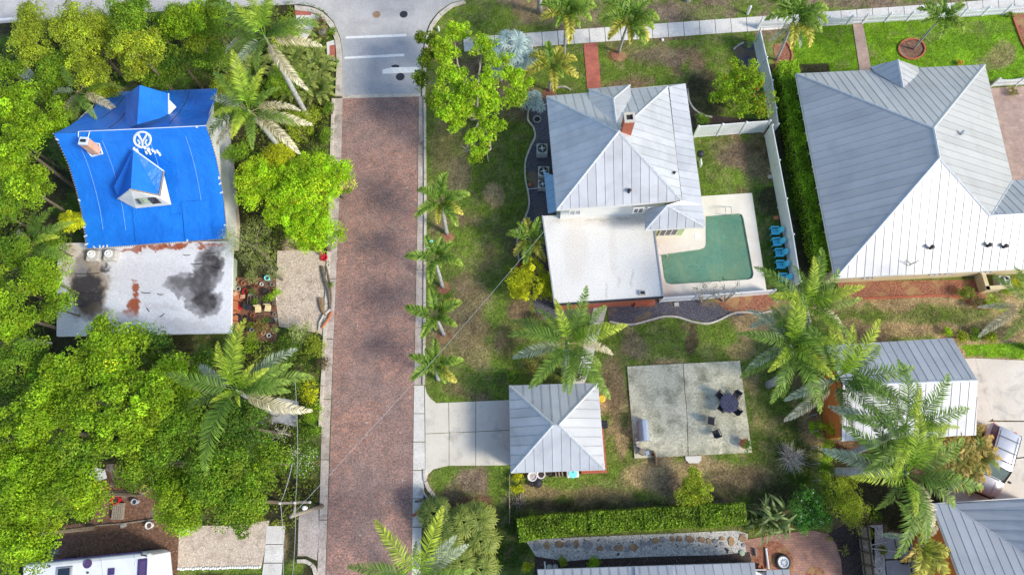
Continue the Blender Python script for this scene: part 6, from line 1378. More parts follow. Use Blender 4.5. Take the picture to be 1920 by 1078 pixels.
MB().lathe(c+Vector((0,0,.70)), [(.66,0),(.69,.02),(.66,.05)], 8).build('tabletop', MT['mosaic'], t); MB().lathe(c, [(.28,0),(.26,.04),(.06,.08),(.05,.70)], 12).build('pedestal', MT['darkmetal'], t)
t = simple('potted_plant', 'terracotta pot with a green plant on the south-east corner of the mossy slab', 'potted plant', 1393, 832, .13); c = Vector(ORG[t.name])
MB().lathe(c, [(.22,0),(.30,.36),(.34,.38),(.34,.44),(.29,.44),(.27,.36),(.02,.34)], 18).build('pot', MT['terra'], t)
C = np.array(c)[None]*0+rng.normal(0,.16,(70,3))*np.array((1.2,1.2,.6))+np.array((.14,-.14,.6)); link('plant', leaves_mesh('pot_plant', C, np.tile((0,0,1.),(70,1)), .20, np.tile((.10,.28,.03),(70,1))*rng.uniform(.7,1.4,(70,1)), aspect=.35), t)
# clutter in the south-west corner of the slab
for k, (x, y, sx, sy, sz, rz, m_, nm, lab) in enumerate(((1193,823,.26,.16,.3,.1,'stone_w','concrete_block','upper pale block in the stack at the slab edge'),(1194,829,.26,.16,.25,.2,'stone_w','concrete_block','second pale block in the stack at the slab edge'),(1196,836,.3,.18,.25,-.3,'stone_w','concrete_block','pale block halfway down the slab west edge'),
    (1202,847,.46,.36,.5,-.6,'timber','wooden_crate','tilted weathered crate at the south-west slab corner'),(1212,849,.3,.3,.3,.3,'cover','storage_box','small grey box beside the weathered crate'),(1196,845,.5,.06,.1,1.1,'cover','plank','short grey plank leaning by the weathered crate'))):
    c = P(x, y, .13); b_ = MB().box((c.x,c.y,.13+sz/2), (sx,sy,sz), rz); b_.box((c.x,c.y,.13+sz+.015), (sx*.7,sy*.6,.03), rz); o = b_.build(nm, MT[m_], bevel=.015); tag(o, lab, nm.replace('_',' ').split()[-1])
c = P(1223,852,.13); o = MB().lathe(c, [(.09,0),(.11,.25),(.08,.25),(.07,.08)], 12).build('clay_jar', MT['terra']); tag(o, 'small clay jar standing right of the grey box on the slab', 'jar')
c = P(1232,858,0); o = MB().add([c+Vector((-.35,.55,.5)),c+Vector((-.05,.35,.02)),c+Vector((.25,-.55,.02)),c+Vector((-.2,-.5,.4)),c+Vector((-.2,.1,.62))], [(0,1,4),(1,2,3,4),(0,4,3)]).build('broken_board', MT['palm_boot']); tag(o, 'brown triangular palm sheath leaning on the south edge of the slab', 'palm sheath')
# turquoise adirondack chairs
def adirondack(px, py, rz, label, proto=[None]):
    m_ = 'cyan'
    if proto[0] is None:
        t = T('garden_chair', label, 'chair', (0,0,0), local=True, group='turquoise chairs along the white fence'); proto[0] = t
        s = MB()
        for k in range(5): s.box((0,-.22+k*.11,.36-k*.025), (.52,.095,.025), M=Matrix.Rotation(-.22,3,'X'))
        s.build('seat', MT[m_], t); b_ = MB()
        for k in range(5): x = -.21+k*.105; hh = .80-abs(k-2)*.06; b_.add([(x-.046,.30,.28),(x+.046,.30,.28),(x+.055,.30+hh*.42,.28+hh*.9),(x-.055,.30+hh*.42,.28+hh*.9),(x-.046,.325,.27),(x+.046,.325,.27),(x+.055,.325+hh*.42,.27+hh*.9),(x-.055,.325+hh*.42,.27+hh*.9)], [(0,1,2,3),(7,6,5,4),(0,4,5,1),(1,5,6,2),(2,6,7,3),(3,7,4,0)])
        b_.build('backrest', MT[m_], t)
        for x in (-.34,.34):
            MB().box((x,.02,.56), (.13,.72,.03)).build('armrest', MT[m_], t); MB().box((x*.92,-.28,.27), (.06,.09,.56)).build('leg', MT[m_], t); MB().box((x*.85,.15,.16), (.04,.80,.12), M=Matrix.Rotation(-.28,3,'X')).build('leg', MT[m_], t)
        MB().box((0,.49,.57), (.62,.04,.06)).build('rail', MT[m_], t)
    else: t = copy_tree(proto[0]); t['label'] = label
    p = P(px, py, 0); t.location = p; t.rotation_euler = (0,0,rz); t.scale = (.8,.86,.9)
for k, (x, y, lab) in enumerate(((1449,436,'northernmost turquoise chair of the five'),(1452,457,'second turquoise chair from the north'),(1457,477,'third turquoise chair from the north, the middle one'),(1459,499,'fourth turquoise chair from the north'),(1464,523,'southernmost turquoise chair, half under palm fronds'))):
    adirondack(x, y, math.radians(-90+random.uniform(-4,6)), lab)
for x, y, m_, lab in ((1444,332,'stone_w','small pinkish stone slab by the pool yard fence'),(1455,409,'terra','tan paver above the turquoise chairs'),(1222,562,'stone_w','pale square block beside the brick ledge'),(1268,571,'stone_w','short white block on the black gravel')):
    c = P(x, y, 0); o = MB().box((c.x,c.y,.05), (.36,.3,.12), .1).build('paver', MT[m_], bevel=.02); tag(o, lab, 'paver')
t = simple('kettle_grill', 'black round grill at the east eave of the brick house', 'grill', 1309, 297); c = Vector(ORG[t.name]); MB().lathe(c+Vector((0,0,.55)), [(.1,0),(.28,.12),(.30,.25),(.24,.38),(.05,.45)], 14).build('kettle', MT['dark'], t)
for k in range(3): MB().tube([c+Vector((0,0,.6)), c+Vector((.3*math.cos(k*2.1),.3*math.sin(k*2.1),0))], .02, 5).build('leg', MT['metal_g'], t)
MB().box(c+Vector((.05,-.6,.35)), (.1,.5,.5)).build('side_shelf', MT['white'], t)
# things at the south wall of the pavilion
def pot(px, py, r_, h, m_, label, fill='mulch', z=0, nm='flower_pot', cat='pot'):
    t = simple(nm, label, cat, px, py, z); c = Vector(ORG[t.name]); MB().lathe(c, [(r_*.75,0),(r_*.95,h*.9),(r_*1.05,h*.92),(r_*1.05,h),(r_*.82,h),(r_*.78,h*.86),(.02,h*.84)], 18).build('pot', MT[m_], t); MB().lathe(c+Vector((0,0,h*.85)), [(r_*.76,0),(.02,.03)], 14, cap=False).build('soil', MT[fill], t)
pot(998,893,.32,.5,'white','left round white pot below the pavilion eave','stone_w'); pot(1014,889,.30,.5,'white','right round white pot with dark soil below the pavilion eave'); pot(997,907,.18,.3,'dark','small black pot in front of the white pots'); pot(1032,888,.22,.4,'dark','black pot under the eave right of the white pots')
c = P(1008,904,0); o = MB().lathe(c, [(.34,0),(.36,.12),(.30,.20),(.03,.26)], 10).build('garbage_bag', MT['dark']); tag(o, 'dark tarp bundle lying in front of the two white pots', 'bundle')
t = simple('wash_basin', 'white plastic basin with turquoise water below the pavilion eave', 'basin', 1073, 888); c = Vector(ORG[t.name]); MB().box(c+Vector((0,0,.3)), (.86,.52,.6)).build('tub', MT['white'], t, bevel=.08); MB().lathe(c+Vector((0,0,.61)), [(.30,0),(.28,.02),(.02,.02)], 16, cap=False).build('water', MT['aqua'], t); MB().tube([c+Vector((0,.2,.6)),c+Vector((0,.2,.85)),c+Vector((0,.05,.85))], .03, 6).build('tap', MT['dark'], t)
for k, x in enumerate((1042,1048,1054)): c = P(x,889,0); o = MB().box((c.x,c.y,.25), (.1,.3,.5), .1).build('timber_offcut', MT['timber']); tag(o, f'{("left","middle","right")[k]} upright timber offcut between black pot and basin', 'timber')
c = P(1104,886,0); o = MB().box((c.x,c.y,.5), (.65,.12,.06)).box((c.x,c.y,.25), (.6,.06,.5)).build('bench', MT['white']); tag(o, 'narrow white bench at the south-east corner of the pavilion', 'bench')
c = P(1127,748,0); o = MB().lathe(c, [(.26,0),(.28,.05),(.28,.42),(.20,.5)], 16).build('yellow_barrel', MT['yellow']); tag(o, 'round yellow tub at the north-east corner of the pavilion', 'tub')
c = P(1131,797,0); o = MB().box((c.x,c.y,.4), (.4,.5,.8)).box((c.x,c.y,.82), (.44,.54,.04)).build('dark_bin', MT['dark'], bevel=.03); tag(o, 'dark bin against the east wall of the pavilion', 'bin')
# low fence west of the pavilion yard and wire fence
t = simple('low_fence', 'low grey fence from the pavilion corner down the lawn', 'fence', 955, 890)
for y in range(890, 966, 15):
    a, b_ = P(956,y,0), P(955.3,y+15,0); MB().tube([a, a+Vector((0,0,.75))], .04, 6).build('post', MT['timber'], t); m_ = (a+b_)/2; q = MB()
    for z in (.15,.35,.55,.7): q.tube([a+Vector((0,0,z)), b_+Vector((0,0,z))], .022, 4)
    q.build('rail', MT['timber'], t)
t = simple('wire_fence', 'dark wire fence between the shaded lawn and the lime shrubs', 'fence', 1520, 720)
pw = [P(1512+ (y-690)*.055, y, 0) for y in range(690, 961, 30)]
for a, b_ in zip(pw, pw[1:]):
    MB().tube([a, a+Vector((0,0,1.3))], .035, 6).build('post', MT['metal_g'], t); q = MB()
    for k in range(1,8): q.tube([a+Vector((0,0,k*.17)), b_+Vector((0,0,k*.17))], .008, 3, cap=False)
    for k in range(7): m_ = a.lerp(b_, k/7); q.tube([m_+Vector((0,0,.1)), m_+Vector((0,0,1.2))], .008, 3, cap=False)
    q.build('mesh', MT['darkmetal'], t)
t = simple('wooden_fence', 'weathered wooden fence running off the bottom edge beside the dark bed', 'fence', 1607, 990)
pw = [P(1606+(y-985)*.12, y, 0) for y in range(985, 1110, 24)]
for a, b_ in zip(pw, pw[1:]):
    d = b_-a; MB().box(a+Vector((0,0,.9)), (.1,.1,1.8)).build('post', MT['timber_d'], t); n_ = 6
    for k in range(n_): m_ = a.lerp(b_, (k+.5)/n_); MB().box(m_+Vector((.05,0,.87+random.uniform(-.02,.02))), (d.length/n_-.015,.025,1.74), math.atan2(d.y,d.x)).build('board', MT['timber'], t)
    m_ = (a+b_)/2
    for z in (.4,1.5): MB().box(m_+Vector((0,0,z)), (d.length,.06,.1), math.atan2(d.y,d.x)).build('rail', MT['timber_d'], t)
# tyre-like round tub, drain pipe, boards at the bottom
t = simple('wheel_planter', 'dark tyre with a white wheel lying in the round mulch bed', 'wheel', 1467, 1053, .05); c = Vector(ORG[t.name]); MB().lathe(c, [(.36,0),(.50,.03),(.53,.12),(.50,.22),(.36,.25),(.34,.12)], 26, cap=False).build('tyre', MT['dark'], t, smooth=True)
MB().lathe(c, [(.35,.20),(.36,.24),(.30,.23),(.26,.15),(.10,.14),(.08,.20),(.02,.20)], 26, cap=False).build('rim', MT['white'], t); q = MB()
for k in range(8): a = k*math.pi/4; q.box(c+Vector((math.cos(a)*.2, math.sin(a)*.2, .17)), (.2,.04,.03), a)
q.build('spoke', MT['cover'], t)
t = simple('downpipe', 'white drainpipe between the eave and the mulch by the wheel', 'drainpipe', 1438, 1045); MB().tube([P(1436,1027,.12),P(1441,1066,.2)], .07, 7).build('pipe', MT['white'], t)
t = simple('downpipe', 'white drainpipe at the left end of the bottom house eave', 'drainpipe', 1022, 1060); MB().tube([P(1021,1053,.9),P(1022.5,1066,1.6)], .05, 7).build('pipe', MT['white'], t)
for k, (x, y) in enumerate(((1415,1030),(1415.5,1035),(1416,1040))): c = P(x,y,.06); o = MB().lathe(c, [(.08,0),(.08,.12),(.05,.2),(.01,.24)], 10).build('garden_light', MT['metal_g']); tag(o, f'{("upper","middle","lower")[k]} of three small grey garden lights beside the mulch bed', 'garden light')
c = P(1391,1036,.05); o = MB().lathe(c, [(.16,0),(.20,.03),(.17,.07),(.02,.09)], 8).build('stepping_disc', MT['greenwall']); tag(o, 'small green octagonal disc at the pebble edge', 'ornament')
c = P(1425,1063,.06); o = MB().lathe(c, [(.17,0),(.2,.2),(.16,.2),(.15,.1)], 12).build('flower_pot', MT['terra']); tag(o, 'small orange pot on the mulch beside the bottom house', 'pot')
for x, lab in ((1030,'left'),(1041,'right')): c = P(x,1062,0); o = MB().lathe(c, [(.16,0),(.2,.1),(.14,.18),(.02,.2)], 9).build('rock', MT['stone_w']); tag(o, f'{lab} pinkish rock beside the drainpipe at the bottom house', 'rock')
t = simple('trellis_poles', 'pair of long thin pale poles lying from the wooden fence towards the path', 'poles', 1640, 1022)
for a, b_ in (((1620,1024),(1680,1012)),((1622,1026),(1700,1036))): MB().tube([P(*a,.9),P(*b_,.3)], .035, 6).build('pole', MT['rope'], t)
t = simple('garden_trolley', 'dark metal frame trolley under the orange-tipped palm', 'trolley', 1690, 1045)
for a, b_ in (((1677,1010),(1686,1052)),((1686,1052),(1712,1050)),((1677,1010),(1700,1009)),((1700,1009),(1712,1050))): MB().tube([P(*a,.4),P(*b_,.4)], .035, 5).build('frame', MT['darkmetal'], t)
for x in (1690,1697): c = P(x,1053,0); MB().lathe(c+Vector((0,0,.1)), [(.06,0),(.14,.0),(.14,.08),(.06,.08)], 12).build('wheel', MT['dark'], t)
# small street things
def bollard(px, py, h, r_, m_, label, nm='utility_marker', cat='marker'):
    c = P(px, py, 0); o = MB().lathe(c, [(r_,0),(r_,h*.85),(r_*.8,h),(.02,h+.03)], 10).build(nm, MT[m_]); tag(o, label, cat)
bollard(823,58,.5,.09,'white','white marker post on the grass inside the right kerb corner'); bollard(1242,76,.12,.12,'white','small white valve cover just below the sidewalk','valve_cover','cover')
bollard(1401,27,1.0,.11,'white','white cylindrical post beside the sidewalk near the fence corner'); bollard(1289,0,.4,.3,'metal_g','grey rounded utility dome at the top edge','utility_dome','utility box')
c = P(808,453,0); o = MB().box((c.x,c.y,.04), (.30,.20,.08)).box((c.x,c.y,.085), (.24,.14,.012)).build('meter_box', MT['aqua'], bevel=.01); tag(o, 'small pale green ground box between the first two row palms', 'ground box')
c = P(971,497,0); o = MB().box((c.x,c.y,.06), (.42,.16,.12), .7).box((c.x+.1,c.y-.12,.04), (.3,.14,.08), .3).build('brick_pieces', MT['redbrick']); tag(o, 'few loose red bricks where the wavy curb ends', 'bricks')
t = simple('planter_ring', 'round dark-rimmed hole in the gravel bed above the air conditioners', 'planter', 1007, 225); MB().lathe(ORG[t.name], [(.30,0),(.33,.14),(.26,.14),(.24,.02)], 18, cap=False).build('rim', MT['metal_g'], t); MB().lathe(ORG[t.name], [(.25,.03),(.02,.03)], 14, cap=False).build('soil', MT['mulch'], t)
t = simple('garden_hose', 'pale pipe lying across the gravel below the lower air conditioners', 'pipe', 1000, 353); MB().tube([P(988,355,.05),P(1010,353,.06),P(1022,352,.2)], .035, 5).build('pipe', MT['rope'], t)
c = P(994,347,0); o = MB().lathe(c, [(.12,0),(.16,.06),(.1,.14),(.02,.16)], 8).build('rock', MT['terra']); tag(o, 'light tan rock near the pale pipe in the gravel', 'rock')
# uprooted kerb roots
def roots(px, py, pts_list, label, mats=('bark','rust','stone_w')):
    t = simple('tree_roots', label, 'roots', px, py)
    for k, (pts, r_) in enumerate(pts_list): MB().tube([P(*p) for p in pts], [r_*(1-.6*i/len(pts)) for i in range(len(pts))], 6).build('root', MT[mats[k % len(mats)]], t)
roots(812,948,[([(822,942,.1),(805,936,.2),(790,938,.15),(778,940,.06)],.12),([(815,952,.1),(800,952,.22),(786,958,.15),(774,967,.05)],.16),([(820,945,.1),(808,940,.3),(796,926,.2),(790,915,.1)],.09),([(822,950,.15),(812,960,.1),(806,972,.05)],.1)], 'tangle of exposed roots breaking the kerb below the driveway')
c = P(811,950,0); o = MB().lathe(c, [(.42,.0),(.30,.12),(.05,.05)], 12).build('root_stump', MT['timber_d']); tag(o, 'dark rotten stump in the broken kerb', 'stump')
roots(610,560,[([(603,500,.08),(608,520,.25),(616,545,.3),(619,580,.12)],.13),([(600,560,.08),(604,580,.2),(610,592,.15)],.2),([(619,580,.12),(606,592,.2),(599,605,.15),(597,620,.1)],.10),([(622,585,.1),(616,598,.25),(608,608,.2),(603,615,.1)],.12),([(612,500,.1),(618,530,.2),(621,555,.1),(620,582,.1)],.08)], 'dry fallen palm fronds and sheaths lined up between pale drive and kerb',('bark','palm_boot','stone_w','terra'))
tree(620,535,7,.5,MIDG,'small green seedling among the fallen fronds by the kerb','shrub','shrub',leaf=.1,clump=.14,per=12,limbs=2,trunk=False)
t = simple('red_ornament', 'bright red crumpled object at the top of the pale west drive', 'ornament', 609, 485); c = Vector(ORG[t.name])
MB().lathe(c, [(.2,0),(.28,.2),(.22,.24),(.14,.1)], 12).build('bowl', MT['red'], t)
for k in range(5): a = k*1.25; MB().tube([c+Vector((0,.1,.2)), c+Vector((math.cos(a)*.2-.1, math.sin(a)*.15+.3, .5))], .05, 5).build('arm', MT['red'], t)

# ------------------------------------------------------------------ west yard clutter
def side_chair(px, py, rz, m_, label, group=None, z=0):
    t = T('yard_chair', label, 'chair', P(px, py, z), group=group); c = Vector(ORG[t.name]); R = Matrix.Rotation(rz, 3, 'Z')
    MB().box(c+Vector((0,0,.44)), (.46,.44,.05), rz).build('seat', MT[m_], t, bevel=.03); MB().box(c+R@Vector((0,.23,.68)), (.44,.05,.44), rz).build('backrest', MT[m_], t, bevel=.02)
    for x in (-.18,.18):
        for y in (-.17,.17): MB().tube([c+R@Vector((x,y,.42)), c+R@Vector((x*1.15,y*1.15,0))], .018, 5).build('leg', MT['darkmetal'], t)
side_chair(488,583,.1,'beige','left beige chair in the cluttered yard'); side_chair(506,581,-.1,'beige','right beige chair in the cluttered yard'); side_chair(452,600,.3,'dark','black chair below the red stool')
pot(449,578,.24,.5,'red','round bright red stool beside the flat roof wall','red',nm='stool',cat='stool'); side_chair(470,578,1.4,'darkmetal','dark metal chair right of the red stool')
t = simple('yard_counter', 'long terracotta-coloured counter along the east wall of the flat roof extension', 'counter', 438, 580)
for y0, y1 in ((545,562),(564,581),(583,600),(602,618)): MB().prism([p[:2] for p in px_poly([(434,y0),(443,y0),(443,y1),(433,y1)], .8)], 0, .8).build('section', MT['terra'], t)
cl = [('flower_pot',445,525,.16,'terra','terracotta pot at the top of the cluttered yard'),('flower_pot',462,548,.2,'red','red pot above the terracotta counter'),('flower_pot',500,548,.24,'dark','black bucket among the plants of the yard'),('flower_pot',503,523,.2,'aqua','pale blue round pot below the feathery tree'),('flower_pot',517,560,.14,'white','white pot beside the pale drive'),
      ('flower_pot',452,606,.2,'dark','black pot near the lower counter'),('flower_pot',447,617,.16,'terra','orange-red pot at the bottom of the cluttered yard'),('flower_pot',496,625,.16,'peach','pink-rimmed pot under the reddish foliage'),('flower_pot',506,630,.16,'white','white star-shaped pot at the bottom of the yard'),('flower_pot',512,603,.22,'dark','dark pot below the right beige chair'),('flower_pot',478,560,.16,'timber','wooden tub among the yard shelves'),('flower_pot',449,543,.18,'stone_w','grey pot at the wall corner'),('flower_pot',520,505,.14,'dark','black pot at the edge of the feathery tree')]
for nm, x, y, r_, m_, lab in cl: pot(x, y, r_, r_*1.5, m_, lab, nm=nm)
for k, (x, y, r_, m_, lab) in enumerate(((458,532,.15,'terra','small terracotta pot second from the top of the yard'),(470,540,.13,'dark','small black pot above the slatted rack'),(482,538,.14,'rust','rusty tin among the upper pots'),(492,534,.13,'white','small white pot under the feathery tree'),(512,535,.15,'timber','brown tub near the pale blue pot'),(475,592,.15,'rust','rust-coloured pot left of the beige chairs'),(466,597,.16,'dark','black tub below the dark metal chair'),(480,604,.14,'terra','terracotta pot below the left beige chair'),(492,606,.14,'dark','small dark pot below the gap between the beige chairs'),(502,612,.13,'terra','little orange pot left of the dark pot'),(462,618,.17,'timber_d','dark wooden tub at the lower end of the yard'),(474,620,.15,'cover','grey bucket near the reddish foliage'),(484,628,.13,'rust','rusty pot at the bottom of the yard'),(462,570,.14,'timber_d','dark tub beside the red stool'),(516,590,.13,'timber','wooden pot on the pale strip by the drive'),(514,575,.12,'rust','little rusty pot right of the right beige chair'))): pot(x, y, r_, r_*1.7, m_, lab)
for k, (x, y, c_, lab) in enumerate(((472,548,DARKG,'dark potted leaves at the head of the slatted rack'),(508,556,LIME,'lime potted leaves near the white pot'),(498,563,MIDG,'green potted plant on the right of the rack'),(478,566,MIDG,'green potted plant on the left of the rack'),(500,600,DARKG,'dark leaves below the right beige chair'),(472,610,MIDG,'mid green leaves at the lower counter end'),(515,618,GREY,'grey-green leaves at the bottom right of the yard'))): tree(x, y, 8, .8, c_, lab, 'shrub', 'plant', leaf=.1, clump=.14, per=14, trunk=False)
t = simple('plant_rack', 'low wooden slatted rack with green plants in the middle of the yard', 'rack', 485, 562)
for k in range(8): c = P(470+k*6, 563, .4); MB().box(c, (.14,.8,.04)).build('slat', MT['timber_d'], t)
for x in (466,516): MB().box(P(x,563,.2), (.06,.8,.4)).build('side', MT['timber_d'], t)
for k, (x, y, m_, lab) in enumerate(((455,556,'peach','pale pink folded cloth beside the counter'),(441,550,'peach','light cardboard piece on the counter top'),(470,552,'white','white tray next to the counter'),(440,612,'peach','pale card at the lower end of the counter'))):
    c = P(x,y,.85 if x < 445 else .3); o = MB().box(c, (.34,.3,.05), .5*k).box(c+Vector((.03,.02,.04)), (.22,.2,.03), .5*k+.3).build('cardboard_sheet', MT[m_]); tag(o, lab, 'sheet')
tree(520,545,10,.7,LIME,'light green potted plant beside the pale drive edge','shrub','plant',leaf=.13,clump=.16,per=10,trunk=False); tree(470,522,16,.8,GREY,'dusty ground plants under the feathery tree','shrub','plant',leaf=.1,clump=.2,per=18,trunk=False)
# things seen under the wood
o = slab('white_sheet', [(153,884),(175,876),(196,880),(200,896),(180,902),(160,898)], 1.6, 'white_paint', excl=False, th=.05); tag(o, 'patch of white sheet roofing seen through the wood', 'roof sheet')
c = P(205,921,0); pot(205,921,.34,.4,'terra','large clay bowl in the gap of the wood'); pot(216,924,.2,.4,'peach','pale ring pot beside the large clay bowl'); pot(223,937,.3,.5,'red','red tub below the pale ring pot'); pot(284,984,.24,.4,'white','white-rimmed round pot at the top of the brown mulch','dirt')
pot(275,918,.26,.4,'peach','pinkish pot under the dark tree in the wood'); pot(258,940,.2,.5,'cover','grey bluish pot in the dark garden')
t = simple('wood_stack', 'small stack of timber under the red tub', 'timber stack', 222, 955)
for k in range(5): MB().box(P(214+k*4,958,.2), (.12,1.1,.3)).build('plank', MT['timber'], t)
t = simple('timber_edging', 'long thin timber board bordering the brown mulch', 'garden edging', 180, 985); 
for a, b_ in (((178,985),(232,981)),((233,981),(290,973))): A_, B_ = P(*a,0), P(*b_,0); d = B_-A_; MB().box((A_+B_)/2+Vector((0,0,.08)), (d.length,.08,.16), math.atan2(d.y,d.x)).build('board', MT['timber'], t)
c = P(232,985,.02); o = MB().box(c+Vector((0,0,.05)), (.4,.22,.1), .3).box(c+Vector((0.02,0,.11)), (.3,.14,.03), .3).build('concrete_block', MT['stone_w']); tag(o, 'single pale block lying on the mulch below the timber board', 'block')
t = simple('shell_border', 'line of white stones along the south edge of the shell drive', 'stone border', 333, 1066)
for k in range(34): x = 335+k*4.6; c = P(x, 1066-k*.12+random.uniform(-1,1), 0); MB().lathe(c, [(.09,0),(.11,.05),(.07,.1),(.01,.12)], 6).build('stone', MT['white_paint'], t)
# far-left street furniture glimpse
o = slab('white_wall', [(27,117),(40,116),(42,135),(29,136)], 1.5, 'white_paint', excl=False, th=1.5); tag(o, 'white wall corner glimpsed between trees near the left edge', 'wall')

# ------------------------------------------------------------------ camper van (bottom left)
t = simple('camper_van', 'white camper van with roof vents at the bottom left under the trees', 'camper van', 170, 1075); hz = 3.0
cn = [P(40,1058,hz),P(281,1034,hz),P(287,1128,hz),P(44,1150,hz)]
ux = (cn[1]-cn[0]).normalized(); uy = (cn[3]-cn[0]).normalized(); Lx = (cn[1]-cn[0]).length; Ly = 2.45
def vp(u, v, z): q = cn[0]+ux*u*Lx+uy*v*Ly; return Vector((q.x, q.y, z))
body = MB(); secs = [(0,.3,0,1,2.9),(.0,.3,0,1,3.0)]
vs = []; prof_ = [(0,.35),(0,2.75),(.03,2.92),(.10,3.0),(.90,3.0),(.97,2.92),(1,2.75),(1,.35)]
us = [0,.012,.94,.975,1.0]; dz = [-.25,0,0,-.08,-.35]; ins = [.03,0,0,.03,.09]
for u, d_, i_ in zip(us, dz, ins): vs += [vp(u, i_+(1-2*i_)*v, max(.35, z+(d_ if z > 2 else 0))) for v, z in prof_]
n_ = 8; body.add(vs, [(a*n_+k, a*n_+(k+1)%n_, (a+1)*n_+(k+1)%n_, (a+1)*n_+k) for a in range(len(us)-1) for k in range(n_)]+[tuple(range(n_-1,-1,-1)), tuple((len(us)-1)*n_+k for k in range(n_))])
body.build('body', MT['white'], t, bevel=.03)
MT['plum'] = plain('purple_stripe', (.06,.04,.15), .5); MT['tint'] = plain('tinted_glass', (.10,.06,.16), .15, spec=.7)
def on_van(px, py, z=3.0): q = P(px, py, z); return q
MB().tube([vp(0.0,-.01,2.70),vp(.92,-.01,2.70)], .07, 5).build('awning_rail', MT['plum'], t)
ang = math.atan2(ux.y, ux.x)
c = on_van(165,1056); MB().lathe(c-Vector((0,0,.02)), [(.27,0),(.29,.08),(.22,.10),(.20,.05),(.03,.06)], 16).build('roof_vent', MT['tint'], t)
c = on_van(122,1074); MB().box(c+Vector((0,0,.06)), (1.05,.75,.12), ang).build('skylight_frame', MT['metal_g'], t, bevel=.05); MB().box(c+Vector((0,0,.14)), (.75,.6,.06), ang).build('skylight', MT['glass'], t, bevel=.04)
c = on_van(209,1071); MB().box(c+Vector((0,0,.03)), (.42,.40,.07), ang).build('hatch', MT['plum'], t, bevel=.02)
MB().box(on_van(267,1068)+Vector((0,0,.02)), (.62,1.35,.07), ang).build('front_window_frame', MT['plum'], t, bevel=.1); MB().box(on_van(267,1068)+Vector((0,0,.06)), (.34,1.1,.03), ang).build('front_window', MT['tint'], t, bevel=.04)
for x, y in ((83,1063),(93,1061),(165,1073)): MB().lathe(on_van(x,y), [(.07,0),(.06,.08),(.02,.1)], 8).build('pipe_cap', MT['dark'], t)
MB().tube([on_van(264,1034.8,3.02), on_van(265,1040,3.03), on_van(276,1042,2.98)], .035, 5).build('marker_rail', MT['dark'], t)
for k, y in enumerate((1044,1050,1056)): MB().box(on_van(252+(k%2)*3, y), (.03,.20,.012), ang).build('decal', MT['cover'], t)
MB().tube([vp(.62,.02,3.02), vp(.63,.98,3.02)], .012, 4).build('roof_joint', MT['cover'], t)
for u in (.18,.80):
    for v in (-.0,1.0):
        wheel = MB(); cw = vp(u, v, .36); q = [cw+ux*math.cos(a)*.36+Vector((0,0,math.sin(a)*.36)) for a in np.linspace(0, 2*math.pi, 17)[:-1]]; wheel.add([p-uy*.12 for p in q]+[p+uy*.12 for p in q], [tuple(range(16)), tuple(range(31,15,-1))]+[(i,(i+1)%16,16+(i+1)%16,16+i) for i in range(16)]); wheel.build('wheel', MT['dark'], t)
c = on_van(297,1063,.7); MB().box(c, (.5,.9,.5)).box(c+Vector((.2,.1,.15)), (.4,.4,.5)).build('hitch_box', MT['metal_g'], t, bevel=.05)

